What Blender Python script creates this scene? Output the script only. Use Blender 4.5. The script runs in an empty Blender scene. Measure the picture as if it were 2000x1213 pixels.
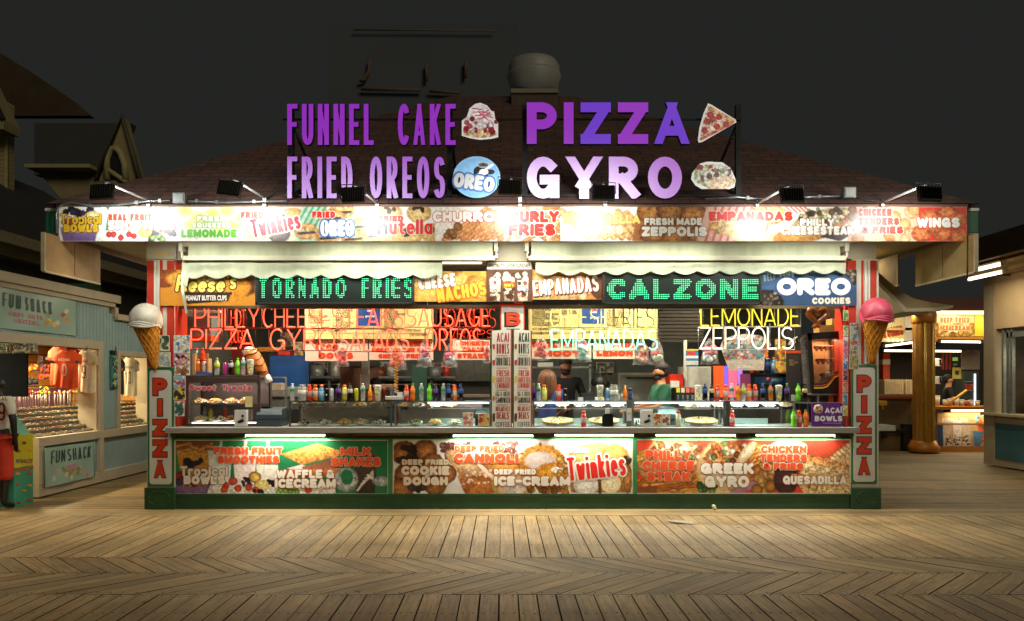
import bpy, math, random
import numpy as np
from mathutils import Vector, Matrix
R = math.radians
rnd = random.Random(7)
sc = bpy.context.scene
C = sc.collection

# ------------------------------------------------------------------ camera, world, light, exposure
F, D0, CZ, HZ = 1500.0, 9.86, 1.65, 743.0
cd = bpy.data.cameras.new('camera'); cam = bpy.data.objects.new('camera', cd); C.objects.link(cam)
cam.location = (0, -D0, CZ); cam.rotation_euler = (R(90), 0, 0)
cd.sensor_width = 36; cd.lens = 36 * F / 2000; cd.shift_y = (HZ - 606.5) / 2000; cd.clip_end = 500
sc.camera = cam
w = bpy.data.worlds.new('World'); sc.world = w; w.use_nodes = True
nt = w.node_tree; bg = nt.nodes['Background']
bg.inputs[0].default_value = (0.0168, 0.0180, 0.0166, 1); bg.inputs[1].default_value = 1.0   # flat night sky
sd = bpy.data.lights.new('front_fill', 'SUN'); sun = bpy.data.objects.new('front_fill', sd); C.objects.link(sun)  # added warm fill from the front, standing in for unseen boardwalk lamps
sd.energy = 0.68; sd.angle = R(25); sd.color = (1.0, 0.86, 0.64); sun.rotation_euler = (R(62), 0, R(30))
sc.view_settings.view_transform = 'Standard'; sc.view_settings.look = 'None'
sc.view_settings.exposure = 0.0; sc.view_settings.gamma = 1.0
sc.cycles.use_denoising = True
sc.cycles.max_bounces = 6; sc.cycles.diffuse_bounces = 3; sc.cycles.glossy_bounces = 3; sc.cycles.transparent_max_bounces = 24
sc.cycles.transmission_bounces = 4; sc.cycles.caustics_reflective = False; sc.cycles.caustics_refractive = False
sc.cycles.sample_clamp_indirect = 4.0

# ------------------------------------------------------------------ helpers
def W(px, py, y):            # a photo pixel on the upright plane at depth y behind the stand front
    k = (D0 + y) / F
    return Vector(((px - 1000) * k, y, CZ + (HZ - py) * k))
def WX(px, py, X):           # a photo pixel on the side plane at that X
    d = X * F / (px - 1000)
    return Vector((X, d - D0, CZ + (HZ - py) * d / F))
def front(y): return lambda px, py, o=0.0: W(px, py, y) + Vector((0, -o, 0))
def side(X): return lambda px, py, o=0.0: WX(px, py, X) + Vector((-math.copysign(o, X), 0, 0))

def lin(c):
    if isinstance(c, str):
        c = c.lstrip('#'); c = [int(c[i:i + 2], 16) / 255 for i in (0, 2, 4)]
    return tuple(x / 12.92 if x <= .04045 else ((x + .055) / 1.055) ** 2.4 for x in c)

MATS = {}
def mat(col, rough=.55, metal=0., noise=.18, scale=14., emit=0., ecol=None, coat=0., bump=0., alpha=1., trans=0., stretch=None, spec=.5):
    key = (col, rough, metal, noise, scale, emit, ecol, coat, bump, alpha, trans, stretch, spec)
    if key in MATS: return MATS[key]
    m = bpy.data.materials.new('surface'); m.use_nodes = True; MATS[key] = m
    n = m.node_tree; b = n.nodes['Principled BSDF']
    c = lin(col)
    b.inputs['Roughness'].default_value = rough; b.inputs['Metallic'].default_value = metal
    b.inputs['Specular IOR Level'].default_value = spec
    if coat: b.inputs['Coat Weight'].default_value = coat; b.inputs['Coat Roughness'].default_value = .08
    if trans: b.inputs['Transmission Weight'].default_value = trans
    if alpha < 1: b.inputs['Alpha'].default_value = alpha
    if emit:
        b.inputs['Emission Color'].default_value = (*lin(ecol or col), 1); b.inputs['Emission Strength'].default_value = emit
    if noise:
        tc = n.nodes.new('ShaderNodeTexCoord'); mp = n.nodes.new('ShaderNodeMapping'); nz = n.nodes.new('ShaderNodeTexNoise')
        nz.inputs['Scale'].default_value = scale; nz.inputs['Detail'].default_value = 5; nz.inputs['Roughness'].default_value = .62
        if stretch: mp.inputs['Scale'].default_value = stretch
        rp = n.nodes.new('ShaderNodeValToRGB')
        rp.color_ramp.elements[0].position = .3; rp.color_ramp.elements[1].position = .72
        rp.color_ramp.elements[0].color = (*[x * (1 - noise) for x in c], 1)
        rp.color_ramp.elements[1].color = (*[min(1, x * (1 + noise * .7)) for x in c], 1)
        n.links.new(tc.outputs['Object'], mp.inputs[0]); n.links.new(mp.outputs[0], nz.inputs['Vector'])
        n.links.new(nz.outputs['Fac'], rp.inputs[0]); n.links.new(rp.outputs[0], b.inputs['Base Color'])
        if bump:
            bp = n.nodes.new('ShaderNodeBump'); bp.inputs['Strength'].default_value = bump; bp.inputs['Distance'].default_value = .01
            n.links.new(nz.outputs['Fac'], bp.inputs['Height']); n.links.new(bp.outputs[0], b.inputs['Normal'])
    else:
        b.inputs['Base Color'].default_value = (*c, 1)
    return m
def lamp_mat(col, s):        # the glowing face of a lamp, tube, letter or screen
    return mat(col, .4, noise=0, emit=s)
def attr_mat(rough=.4, noise=0., scale=30., stretch=None, coat=0., bump=0., emit=0.):
    key = ('attr', rough, noise, scale, stretch, coat, bump, emit)
    if key in MATS: return MATS[key]
    m = bpy.data.materials.new('print'); m.use_nodes = True; MATS[key] = m
    n = m.node_tree; b = n.nodes['Principled BSDF']; b.inputs['Roughness'].default_value = rough
    if coat: b.inputs['Coat Weight'].default_value = coat
    a = n.nodes.new('ShaderNodeAttribute'); a.attribute_name = 'Col'
    if emit: n.links.new(a.outputs['Color'], b.inputs['Emission Color']); b.inputs['Emission Strength'].default_value = emit
    if noise:
        a2 = n.nodes.new('ShaderNodeAttribute'); a2.attribute_name = 'Grain'
        mp = n.nodes.new('ShaderNodeMapping'); nz = n.nodes.new('ShaderNodeTexNoise')
        if stretch: mp.inputs['Scale'].default_value = stretch
        nz.inputs['Scale'].default_value = scale; nz.inputs['Detail'].default_value = 6; nz.inputs['Roughness'].default_value = .65
        if 'Distortion' in nz.inputs: nz.inputs['Distortion'].default_value = .6
        mr = n.nodes.new('ShaderNodeMapRange'); mr.inputs[1].default_value = .28; mr.inputs[2].default_value = .74
        mr.inputs[3].default_value = 1 - noise; mr.inputs[4].default_value = 1 + noise * .6
        mx = n.nodes.new('ShaderNodeMix'); mx.data_type = 'RGBA'; mx.blend_type = 'MULTIPLY'; mx.inputs[0].default_value = 1
        n.links.new(a2.outputs['Vector'], mp.inputs[0]); n.links.new(mp.outputs[0], nz.inputs['Vector'])
        n.links.new(nz.outputs['Fac'], mr.inputs[0]); n.links.new(a.outputs['Color'], mx.inputs[6]); n.links.new(mr.outputs[0], mx.inputs[7])
        tc = n.nodes.new('ShaderNodeTexCoord'); n2 = n.nodes.new('ShaderNodeTexNoise'); n2.inputs['Scale'].default_value = 1.1; n2.inputs['Detail'].default_value = 7; n2.inputs['Roughness'].default_value = .7
        m2 = n.nodes.new('ShaderNodeMapRange'); m2.inputs[1].default_value = .32; m2.inputs[2].default_value = .62; m2.inputs[3].default_value = .66; m2.inputs[4].default_value = 1.06
        vo = n.nodes.new('ShaderNodeTexVoronoi'); vo.inputs['Scale'].default_value = 1.7; m3 = n.nodes.new('ShaderNodeMapRange'); m3.inputs[1].default_value = .035; m3.inputs[2].default_value = .06; m3.inputs[3].default_value = .45; m3.inputs[4].default_value = 1
        mu = n.nodes.new('ShaderNodeMath'); mu.operation = 'MULTIPLY'; x2 = n.nodes.new('ShaderNodeMix'); x2.data_type = 'RGBA'; x2.blend_type = 'MULTIPLY'; x2.inputs[0].default_value = 1
        n.links.new(tc.outputs['Object'], n2.inputs['Vector']); n.links.new(tc.outputs['Object'], vo.inputs['Vector']); n.links.new(n2.outputs['Fac'], m2.inputs[0]); n.links.new(vo.outputs['Distance'], m3.inputs[0])
        n.links.new(m2.outputs[0], mu.inputs[0]); n.links.new(m3.outputs[0], mu.inputs[1]); n.links.new(mx.outputs[2], x2.inputs[6]); n.links.new(mu.outputs[0], x2.inputs[7]); n.links.new(x2.outputs[2], b.inputs['Base Color'])
        if bump:
            bp = n.nodes.new('ShaderNodeBump'); bp.inputs['Strength'].default_value = bump; bp.inputs['Distance'].default_value = .006
            n.links.new(nz.outputs['Fac'], bp.inputs['Height']); n.links.new(bp.outputs[0], b.inputs['Normal'])
    else:
        n.links.new(a.outputs['Color'], b.inputs['Base Color'])
    return m
def glass_mat(tint='ffffff', refl=.10, rough=.02):    # thin pane: mostly clear, a little mirror
    key = ('glass', tint, refl, rough)
    if key in MATS: return MATS[key]
    m = bpy.data.materials.new('glass'); m.use_nodes = True; MATS[key] = m
    n = m.node_tree; n.nodes.remove(n.nodes['Principled BSDF']); out = n.nodes['Material Output']
    t = n.nodes.new('ShaderNodeBsdfTransparent'); t.inputs[0].default_value = (*lin(tint), 1)
    g = n.nodes.new('ShaderNodeBsdfGlossy'); g.inputs['Roughness'].default_value = rough
    fr = n.nodes.new('ShaderNodeLayerWeight'); fr.inputs[0].default_value = .3
    ad = n.nodes.new('ShaderNodeMath'); ad.operation = 'MULTIPLY_ADD'; ad.inputs[1].default_value = .5; ad.inputs[2].default_value = refl; ad.use_clamp = True
    mx = n.nodes.new('ShaderNodeMixShader')
    n.links.new(fr.outputs['Facing'], ad.inputs[0]); n.links.new(ad.outputs[0], mx.inputs[0])
    n.links.new(t.outputs[0], mx.inputs[1]); n.links.new(g.outputs[0], mx.inputs[2]); n.links.new(mx.outputs[0], out.inputs[0])
    return m
def film_mat(col, opac=.45, rough=.25):               # crinkly see-through plastic
    key = ('film', col, opac, rough)
    if key in MATS: return MATS[key]
    m = bpy.data.materials.new('film'); m.use_nodes = True; MATS[key] = m
    n = m.node_tree; b = n.nodes['Principled BSDF']; b.inputs['Base Color'].default_value = (*lin(col), 1)
    b.inputs['Roughness'].default_value = rough; b.inputs['Coat Weight'].default_value = .35
    tc = n.nodes.new('ShaderNodeTexCoord'); nz = n.nodes.new('ShaderNodeTexNoise'); nz.inputs['Scale'].default_value = 16; nz.inputs['Detail'].default_value = 4
    mr = n.nodes.new('ShaderNodeMapRange'); mr.inputs[1].default_value = .35; mr.inputs[2].default_value = .65
    mr.inputs[3].default_value = max(0, opac - .12); mr.inputs[4].default_value = min(1, opac + .14)
    n.links.new(tc.outputs['Object'], nz.inputs['Vector']); n.links.new(nz.outputs['Fac'], mr.inputs[0]); n.links.new(mr.outputs[0], b.inputs['Alpha'])
    return m

class MB:
    def __init__(s): s.v = []; s.f = []; s.m = []; s.s = []
    def add(s, vs, fs, mi=0, sm=False):
        o = len(s.v); s.v += [tuple(v) for v in vs]
        for f in fs: s.f.append([i + o for i in f]); s.m.append(mi); s.s.append(sm)
        return s
    def box(s, x0, x1, y0, y1, z0, z1, mi=0, M=None):
        vs = [Vector((x, y, z)) for z in (z0, z1) for y in (y0, y1) for x in (x0, x1)]
        if M: vs = [M @ v for v in vs]
        return s.add(vs, [(0, 2, 3, 1), (4, 5, 7, 6), (0, 1, 5, 4), (1, 3, 7, 5), (3, 2, 6, 7), (2, 0, 4, 6)], mi)
    def pbox(s, px0, py0, px1, py1, y, d, mi=0):       # photo-measured front face at depth y, d thick
        a = W(px0, py1, y); b = W(px1, py0, y); return s.box(a.x, b.x, y, y + d, a.z, b.z, mi)
    def tube(s, pts, r, n=8, mi=0, caps=True):
        pts = [Vector(p) for p in pts]; rs = r if isinstance(r, (list, tuple)) else [r] * len(pts)
        vs = []; fs = []; up = None
        for i, p in enumerate(pts):
            d = (pts[min(i + 1, len(pts) - 1)] - pts[max(i - 1, 0)]).normalized()
            if up is None: up = d.orthogonal().normalized()
            up = (up - d * up.dot(d)); up = up.normalized() if up.length > 1e-6 else d.orthogonal().normalized()
            sd_ = d.cross(up)
            for k in range(n):
                a = 2 * math.pi * k / n; vs.append(p + (up * math.cos(a) + sd_ * math.sin(a)) * rs[i])
        for i in range(len(pts) - 1):
            for k in range(n):
                a, b = i * n + k, i * n + (k + 1) % n; fs.append((a, b, b + n, a + n))
        if caps: fs.append(tuple(range(n))[::-1]); fs.append(tuple(range((len(pts) - 1) * n, len(pts) * n)))
        return s.add(vs, fs, mi, True)
    def lathe(s, prof, c=(0, 0, 0), n=16, mi=0, sx=1, sy=1, M=None):
        vs = []; fs = []; c = Vector(c)
        for r, z in prof:
            for k in range(n):
                a = 2 * math.pi * k / n; v = Vector((r * math.cos(a) * sx, r * math.sin(a) * sy, z))
                vs.append((M @ v if M else v) + c)
        for i in range(len(prof) - 1):
            for k in range(n):
                a, b = i * n + k, i * n + (k + 1) % n; fs.append((a, b, b + n, a + n))
        fs.append(tuple(range(n))[::-1]); fs.append(tuple(range((len(prof) - 1) * n, len(prof) * n)))
        return s.add(vs, fs, mi, True)
    def ball(s, c, r, n=12, mi=0, jit=0., M=None, rg=None):
        rx, ry, rz = (r, r, r) if not isinstance(r, (tuple, list)) else r
        m = max(5, n // 2 + 1); vs = []; fs = []; c = Vector(c)
        for i in range(m):
            t = math.pi * (i + .001) / (m - 1 + .002)
            for k in range(n):
                a = 2 * math.pi * k / n; j = 1 + (rg or rnd).uniform(-jit, jit) if jit else 1
                v = Vector((rx * math.sin(t) * math.cos(a) * j, ry * math.sin(t) * math.sin(a) * j, rz * math.cos(t) * j))
                vs.append((M @ v if M else v) + c)
        for i in range(m - 1):
            for k in range(n):
                a, b = i * n + k, i * n + (k + 1) % n; fs.append((a, a + n, b + n, b))
        return s.add(vs, fs, mi, True)
    def prism(s, poly, fn, d, mi=0, mi_side=None):     # polygon in photo pixels on map fn, thickness d away from the viewer
        n = len(poly); a = [fn(x, y) for x, y in poly]; b = [fn(x, y, -d) for x, y in poly]
        s.add(a, [tuple(range(n))], mi); s.add(b, [tuple(range(n))[::-1]], mi if mi_side is None else mi_side)
        return s.add(a + b, [(i, i + n, (i + 1) % n + n, (i + 1) % n) for i in range(n)], mi if mi_side is None else mi_side)
    def build(s, name, mats, parent=None, bevel=0., origin=None, sub=0):
        o0 = Vector(parent_world(parent)) if parent else Vector(origin or (0, 0, 0))
        me = bpy.data.meshes.new(name); me.from_pydata([tuple(Vector(v) - o0) for v in s.v], [], s.f)
        mats = mats if isinstance(mats, (list, tuple)) else [mats]
        for m in mats: me.materials.append(m)
        me.polygons.foreach_set('material_index', s.m); me.polygons.foreach_set('use_smooth', s.s); me.update()
        o = bpy.data.objects.new(name, me); C.objects.link(o)
        if parent: o.parent = parent
        else: o.location = o0
        if bevel:
            b = o.modifiers.new('bevel', 'BEVEL'); b.width = bevel; b.segments = 2; b.limit_method = 'ANGLE'
        if sub: o.modifiers.new('sub', 'SUBSURF').levels = sub; o.modifiers['sub'].render_levels = sub
        return o
def parent_world(o):
    p = Vector((0, 0, 0))
    while o is not None: p = p + o.location; o = o.parent
    return p
def tag(o, label=None, cat=None, group=None, kind=None):
    if label: o['label'] = label
    if cat: o['category'] = cat
    if group: o['group'] = group
    if kind: o['kind'] = kind
    return o
def thing(name, label, cat, loc=(0, 0, 0), group=None):
    o = bpy.data.objects.new(name, None); C.objects.link(o); o.location = loc; o.empty_display_size = .1
    return tag(o, label, cat, group)
def dup(root, loc, label=None):
    r = root.copy(); C.objects.link(r); r.location = loc
    if label: r['label'] = label
    for ch in list(root.children):
        c = ch.copy(); C.objects.link(c); c.parent = r
        for g in list(ch.children):
            d = g.copy(); C.objects.link(d); d.parent = c
    return r
def area(name, loc, size, power, col, aim, parent=None, spread=180):
    l = bpy.data.lights.new(name, 'AREA'); l.shape = 'RECTANGLE'; l.size, l.size_y = size; l.energy = power; l.color = col; l.spread = R(spread)
    o = bpy.data.objects.new(name, l); C.objects.link(o)
    o.rotation_euler = Vector(aim).to_track_quat('-Z', 'Y').to_euler(); o.location = Vector(loc) - (parent_world(parent) if parent else Vector())
    if parent: o.parent = parent
    return o

# ------------------------------------------------------------------ lettering: a stroke alphabet
def A(cx, cy, rx, ry, a0, a1, n=12):
    return [(cx + rx * math.cos(R(a0 + (a1 - a0) * i / n)), cy + ry * math.sin(R(a0 + (a1 - a0) * i / n))) for i in range(n + 1)]
GL = {
 'A': [[(0, 0), (.3, 1)], [(.3, 1), (.6, 0)], [(.1, .26), (.5, .26)]],
 'B': [[(0, 0), (0, 1)], [(0, 1), (.22, 1)] + A(.25, .765, .25, .235, 88, -88) + [(0, .53)], [(0, .53), (.25, .53)] + A(.26, .265, .27, .265, 88, -88) + [(0, 0)]],
 'C': [A(.3, .5, .3, .5, 48, 312, 20)],
 'D': [[(0, 0), (0, 1)], [(0, 1), (.15, 1)] + A(.17, .5, .38, .5, 88, -88, 16) + [(0, 0)]],
 'E': [[(.45, 1), (0, 1), (0, 0), (.45, 0)], [(0, .5), (.38, .5)]],
 'F': [[(.45, 1), (0, 1), (0, 0)], [(0, .5), (.38, .5)]],
 'G': [A(.3, .5, .3, .5, 48, 345, 20), [(.34, .44), (.6, .44), (.6, .02)]],
 'H': [[(0, 0), (0, 1)], [(.52, 0), (.52, 1)], [(0, .5), (.52, .5)]],
 'I': [[(0, 0), (0, 1)]],
 'J': [[(.4, 1), (.4, .25)] + A(.2, .22, .2, .22, 0, -170)],
 'K': [[(0, 0), (0, 1)], [(.5, 1), (.02, .42)], [(.18, .6), (.52, 0)]],
 'L': [[(0, 1), (0, 0), (.42, 0)]],
 'M': [[(0, 0), (0, 1)], [(0, 1), (.35, .15)], [(.35, .15), (.7, 1)], [(.7, 1), (.7, 0)]],
 'N': [[(0, 0), (0, 1)], [(0, 1), (.52, 0)], [(.52, 0), (.52, 1)]],
 'O': [A(.32, .5, .32, .5, 90, 450, 24)],
 'P': [[(0, 0), (0, 1)], [(0, 1), (.22, 1)] + A(.25, .73, .26, .27, 88, -88) + [(0, .46)]],
 'Q': [A(.32, .5, .32, .5, 90, 450, 24), [(.38, .28), (.64, -.02)]],
 'R': [[(0, 0), (0, 1)], [(0, 1), (.22, 1)] + A(.25, .74, .26, .26, 88, -88) + [(0, .48)], [(.22, .46), (.54, 0)]],
 'S': [A(.27, .75, .25, .25, 35, 268, 14) + A(.27, .25, .27, .25, 88, -145, 14)],
 'T': [[(0, 1), (.54, 1)], [(.27, 1), (.27, 0)]],
 'U': [[(0, 1), (0, .28)] + A(.27, .28, .27, .28, 182, 358, 14) + [(.54, 1)]],
 'V': [[(0, 1), (.3, 0)], [(.3, 0), (.6, 1)]],
 'W': [[(0, 1), (.22, 0)], [(.22, 0), (.42, .85)], [(.42, .85), (.62, 0)], [(.62, 0), (.84, 1)]],
 'X': [[(0, 0), (.54, 1)], [(0, 1), (.54, 0)]],
 'Y': [[(0, 1), (.29, .45)], [(.58, 1), (.29, .45)], [(.29, .5), (.29, 0)]],
 'Z': [[(0, 1), (.52, 1)], [(.52, 1), (0, 0)], [(0, 0), (.52, 0)]],
 '&': [[(.6, 0), (.14, .66)] + A(.27, .8, .17, .2, 215, -40, 10) + [(.12, .46)] + A(.24, .24, .24, .24, 120, 300, 10) + [(.6, .45)]],
 '-': [[(0, .5), (.28, .5)]], "'": [[(0, 1), (0, .78)]], '.': [[(0, 0), (0, .02)]],
 '1': [[(0, .8), (.16, 1), (.16, 0)]],
 '3': [A(.22, .75, .22, .25, 150, -90) + A(.22, .26, .26, .26, 88, -150)],
 '9': [A(.26, .7, .26, .3, -10, 350, 18), [(.52, .68), (.5, .35)] + A(.24, .28, .26, .28, 10, -140)],
 '0': [A(.26, .5, .26, .5, 90, 450, 22)], '4': [[(.36, 0), (.36, 1), (0, .3), (.5, .3)]],
 '5': [[(.45, 1), (.05, 1), (.02, .55)] + A(.22, .3, .25, .3, 110, -140)], '7': [[(0, 1), (.48, 1), (.15, 0)]],
 'a': [A(.22, .33, .22, .33, 0, 360, 18), [(.45, .66), (.45, 0)]],
 'b': [[(0, 0), (0, 1)], A(.23, .33, .23, .33, 178, -178, 18)],
 'c': [A(.24, .33, .24, .33, 45, 315, 14)],
 'e': [[(.03, .36), (.45, .36)] + A(.24, .33, .22, .33, 5, 310, 16)],
 'i': [[(0, 0), (0, .66)], [(0, .93), (0, .96)]], 'k': [[(0, 0), (0, 1)], [(.36, .66), (.04, .3)], [(.14, .4), (.4, 0)]],
 'l': [[(0, 0), (0, 1)]], 'n': [[(0, 0), (0, .66)], [(0, .42)] + A(.2, .42, .2, .24, 170, 0) + [(.4, 0)]],
 'o': [A(.24, .33, .24, .33, 90, 450, 18)], 'p': [[(0, -.3), (0, .66)], A(.23, .33, .23, .33, 178, -178, 18)],
 'r': [[(0, 0), (0, .66)], [(0, .4)] + A(.2, .42, .2, .24, 165, 60, 6)],
 's': [A(.19, .5, .17, .16, 40, 265, 8) + A(.19, .17, .19, .17, 85, -140, 8)],
 't': [[(.14, .95), (.14, .15)] + A(.28, .14, .14, .14, 190, 290, 5), [(0, .66), (.32, .66)]],
 'u': [[(0, .66), (0, .22)] + A(.2, .22, .2, .22, 185, 355, 8) + [(.4, .66)], [(.4, .3), (.4, 0)]],
 'w': [[(0, .66), (.16, 0)], [(.16, 0), (.31, .56)], [(.31, .56), (.46, 0)], [(.46, 0), (.62, .66)]],
}
GL['Ç'] = GL['C'] + [[(.3, -.05), (.24, -.22)]]; GL['Í'] = GL['I'] + [[(0, 1.18), (.1, 1.32)]]
def strokes(text, box, t, gap=.09, sp=.35, rot=0., slant=0.):
    """centre lines of a word laid out inside box (x0,y0,x1,y1, photo pixels, y down), t = stroke width; gives (polyline, outer box of glyph)"""
    x0, y0, x1, y1 = box; H = y1 - y0; g = gap * H; n = sum(c != ' ' for c in text); ns = text.count(' ')
    wid = lambda ch: max(p[0] for s_ in GL[ch] for p in s_)
    tot = sum(wid(c) for c in text if c != ' ')
    S = (x1 - x0 - n * t - (len(text) - 1) * g - ns * sp * H) / max(tot, .01)
    if S < 0: t = t * .6; S = (x1 - x0 - n * t - (len(text) - 1) * g * .5 - ns * sp * H * .5) / max(tot, .01); g *= .5; sp *= .5
    out = []; x = x0; cx, cy = (x0 + x1) / 2, (y0 + y1) / 2; ca, sa = math.cos(R(rot)), math.sin(R(rot))
    for c in text:
        if c == ' ': x += sp * H + g; continue
        for s_ in GL[c]:
            pl = []
            for (u, v) in s_:
                px = x + t / 2 + u * S; py = y1 - t / 2 - v * (H - t); px += slant * (y1 - py)
                dx, dy = px - cx, py - cy; pl.append((cx + dx * ca + dy * sa, cy - dx * sa + dy * ca))
            out.append((pl, (x, y0, x + wid(c) * S + t, y1), c))
        x += wid(c) * S + t + g
    return out, t
def runs(pl):
    if len(pl) < 3: return [pl]
    out = [[pl[0]]]
    for i in range(1, len(pl)):
        out[-1].append(pl[i])
        if i < len(pl) - 1:
            a = Vector(pl[i]) - Vector(pl[i - 1]); b = Vector(pl[i + 1]) - Vector(pl[i])
            if a.length > 1e-6 and b.length > 1e-6 and a.angle(b) > R(48): out.append([pl[i]])
    return out
def clip(poly, box):
    for ax, val, sg in ((0, box[0], 1), (0, box[2], -1), (1, box[1], 1), (1, box[3], -1)):
        o = []
        for i in range(len(poly)):
            p, q = poly[i], poly[(i + 1) % len(poly)]; dp, dq = (p[ax] - val) * sg, (q[ax] - val) * sg
            if dp >= 0: o.append(p)
            if (dp >= 0) != (dq >= 0): k = dp / (dp - dq); o.append((p[0] + (q[0] - p[0]) * k, p[1] + (q[1] - p[1]) * k))
        poly = o
        if not poly: return []
    return poly
def letters(mb, text, box, t, fn, off=.002, block=False, grow=0., mi=0, depth=0., **k):
    st, t = strokes(text, box, t, **k); j = 0; hw = t / 2 + grow
    for pl, gb, ch in st:
        for rn in runs(pl):
            P = [Vector(p) for p in rn]
            P = [p for i, p in enumerate(P) if i == 0 or (p - P[i - 1]).length > 1e-4]
            if len(P) < 2: continue
            o = off + (j % 9) * .00025; j += 1
            d0 = (P[0] - P[1]).normalized(); d1 = (P[-1] - P[-2]).normalized()
            closed = (P[0] - P[-1]).length < .05 * t
            if block and not closed:
                dia = len(P) == 2 and abs(d0.x) > .05 and abs(d0.y) > .05; e = hw * (2.2 if dia and ch not in 'KR' else 0 if ch == 'A' else 1)
                P[0] = P[0] + d0 * e; P[-1] = P[-1] + d1 * e
            elif block: P[0] = P[0] + d0 * .1; P[-1] = P[-1] + d1 * .1
            L = []; Rr = []
            if block and len(P) == 2 and abs(d0.x) > .05 and abs(d0.y) > .05: hw_ = hw * {'N': .62, 'A': .82, 'M': .7, 'K': .86, 'Y': .86}.get(ch, 1)
            else: hw_ = hw
            for i, p in enumerate(P):
                a = (P[i] - P[i - 1]).normalized() if i else None; b = (P[i + 1] - P[i]).normalized() if i < len(P) - 1 else None
                if closed and i in (0, len(P) - 1): a = (P[-1] - P[-2]).normalized(); b = (P[1] - P[0]).normalized()
                d = ((a or b) + (b or a)).normalized(); nn = Vector((-d.y, d.x)); L.append(p + nn * hw_); Rr.append(p - nn * hw_)
            polys = [[L[i], L[i + 1], Rr[i + 1], Rr[i]] for i in range(len(P) - 1)]
            polys = [[(v.x, v.y) for v in q] for q in polys]
            if block:
                g = grow; bx = (gb[0] - g, gb[1] - g, gb[2] + g, gb[3] + g) if ch in 'ZNDEFHBPLTIMUOCGS' else (gb[0] - 99, gb[1] - g, gb[2] + 99, gb[3] + g)
                if not k.get('rot'): polys = [c for c in (clip(q, bx) for q in polys) if len(c) > 2]
            elif not closed:
                for c, d in ((P[0], d0), (P[-1], d1)):
                    a0 = math.atan2(d.y, d.x) - math.pi / 2
                    polys.append([(c.x + hw * math.cos(a0 + math.pi * q / 8), c.y + hw * math.sin(a0 + math.pi * q / 8)) for q in range(9)])
            for q in polys:
                n = len(q)
                if depth:
                    a = [fn(x, y, o) for x, y in q]; b = [fn(x, y, o - depth) for x, y in q]
                    mb.add(a + b, [tuple(range(n)), tuple(range(n, 2 * n))[::-1]] + [(i, i + n, (i + 1) % n + n, (i + 1) % n) for i in range(n)], mi)
                else: mb.add([fn(x, y, o) for x, y in q], [tuple(range(n))], mi)
    return mb
def words(parent, lines, fn, name='lettering', off=.004):
    """lines: (text, box, t, colour, outline colour or None, outline px[, opts])"""
    for ln in lines:
        text, box, t, col, oc, op = ln[:6]; k = dict(ln[6]) if len(ln) > 6 else {}
        mb = MB(); mats = []
        if oc:
            letters(mb, text, box, t, fn, off, grow=op, mi=0, **k); mats.append(mat(oc, .4, noise=.04))
        letters(mb, text, box, t, fn, off + (.003 if oc else 0), mi=len(mats), **k); mats.append(mat(col, .4, noise=.06))
        o = mb.build(name, mats, parent)
def neon_tubes(text, box, y, r, m, parent, name='neon_tube', gap=.12, sp=.35, wob=.012):
    st, _ = strokes(text, box, .5, gap=gap, sp=sp); mb = MB()
    for pl, gb, ch in st:
        for rn in runs(pl):
            P = [W(a, b, y + rnd.uniform(-.004, .004)) for a, b in rn]
            if len(P) > 1: mb.tube(P, r, 8)
    return mb.build(name, m, parent)
def smalltext(parent, text, box, fn, col, name='lettering', off=.004, fat=.012):
    """thin type from the built-in font, fitted to a photo box"""
    cu = bpy.data.curves.new('t', 'FONT'); cu.body = text; cu.offset = fat; cu.space_line = .82
    ob = bpy.data.objects.new('t', cu); C.objects.link(ob); dg = bpy.context.evaluated_depsgraph_get()
    me = bpy.data.meshes.new_from_object(ob.evaluated_get(dg)); bpy.data.objects.remove(ob); bpy.data.curves.remove(cu)
    n = len(me.vertices)
    if not n: return
    co = np.empty(n * 3); me.vertices.foreach_get('co', co); co = co.reshape(-1, 3)
    mn = co.min(0); mx = co.max(0); x0, y0, x1, y1 = box
    P = parent_world(parent)
    out = [fn(x0 + (c[0] - mn[0]) / (mx[0] - mn[0] + 1e-9) * (x1 - x0), y1 - (c[1] - mn[1]) / (mx[1] - mn[1] + 1e-9) * (y1 - y0), off) - P for c in co]
    me.vertices.foreach_set('co', np.array(out).ravel()); me.materials.clear(); me.materials.append(mat(col, .5, noise=.05)); me.update()
    o = bpy.data.objects.new(name, me); C.objects.link(o); o.parent = parent
    return o

# ------------------------------------------------------------------ printed pictures: colours laid on a fine mesh of the sign face
def vnoise(h, w, cell, rg, oct=3):
    out = np.zeros((h, w)); amp = 1; tot = 0
    for _ in range(oct):
        gh, gw = int(h / cell) + 3, int(w / cell) + 3; g = rg.random((gh, gw))
        y = np.arange(h) / cell; x = np.arange(w) / cell; yi = y.astype(int); xi = x.astype(int); fy = (y - yi)[:, None]; fx = (x - xi)[None]
        fy = fy * fy * (3 - 2 * fy); fx = fx * fx * (3 - 2 * fx)
        out += amp * ((g[yi][:, xi] * (1 - fx) + g[yi][:, xi + 1] * fx) * (1 - fy) + (g[yi + 1][:, xi] * (1 - fx) + g[yi + 1][:, xi + 1] * fx) * fy)
        tot += amp; amp *= .55; cell = max(1, cell / 2)
    return out / tot
def rgb(c):
    c = c.lstrip('#'); return np.array([int(c[i:i + 2], 16) / 255 for i in (0, 2, 4)])
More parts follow.
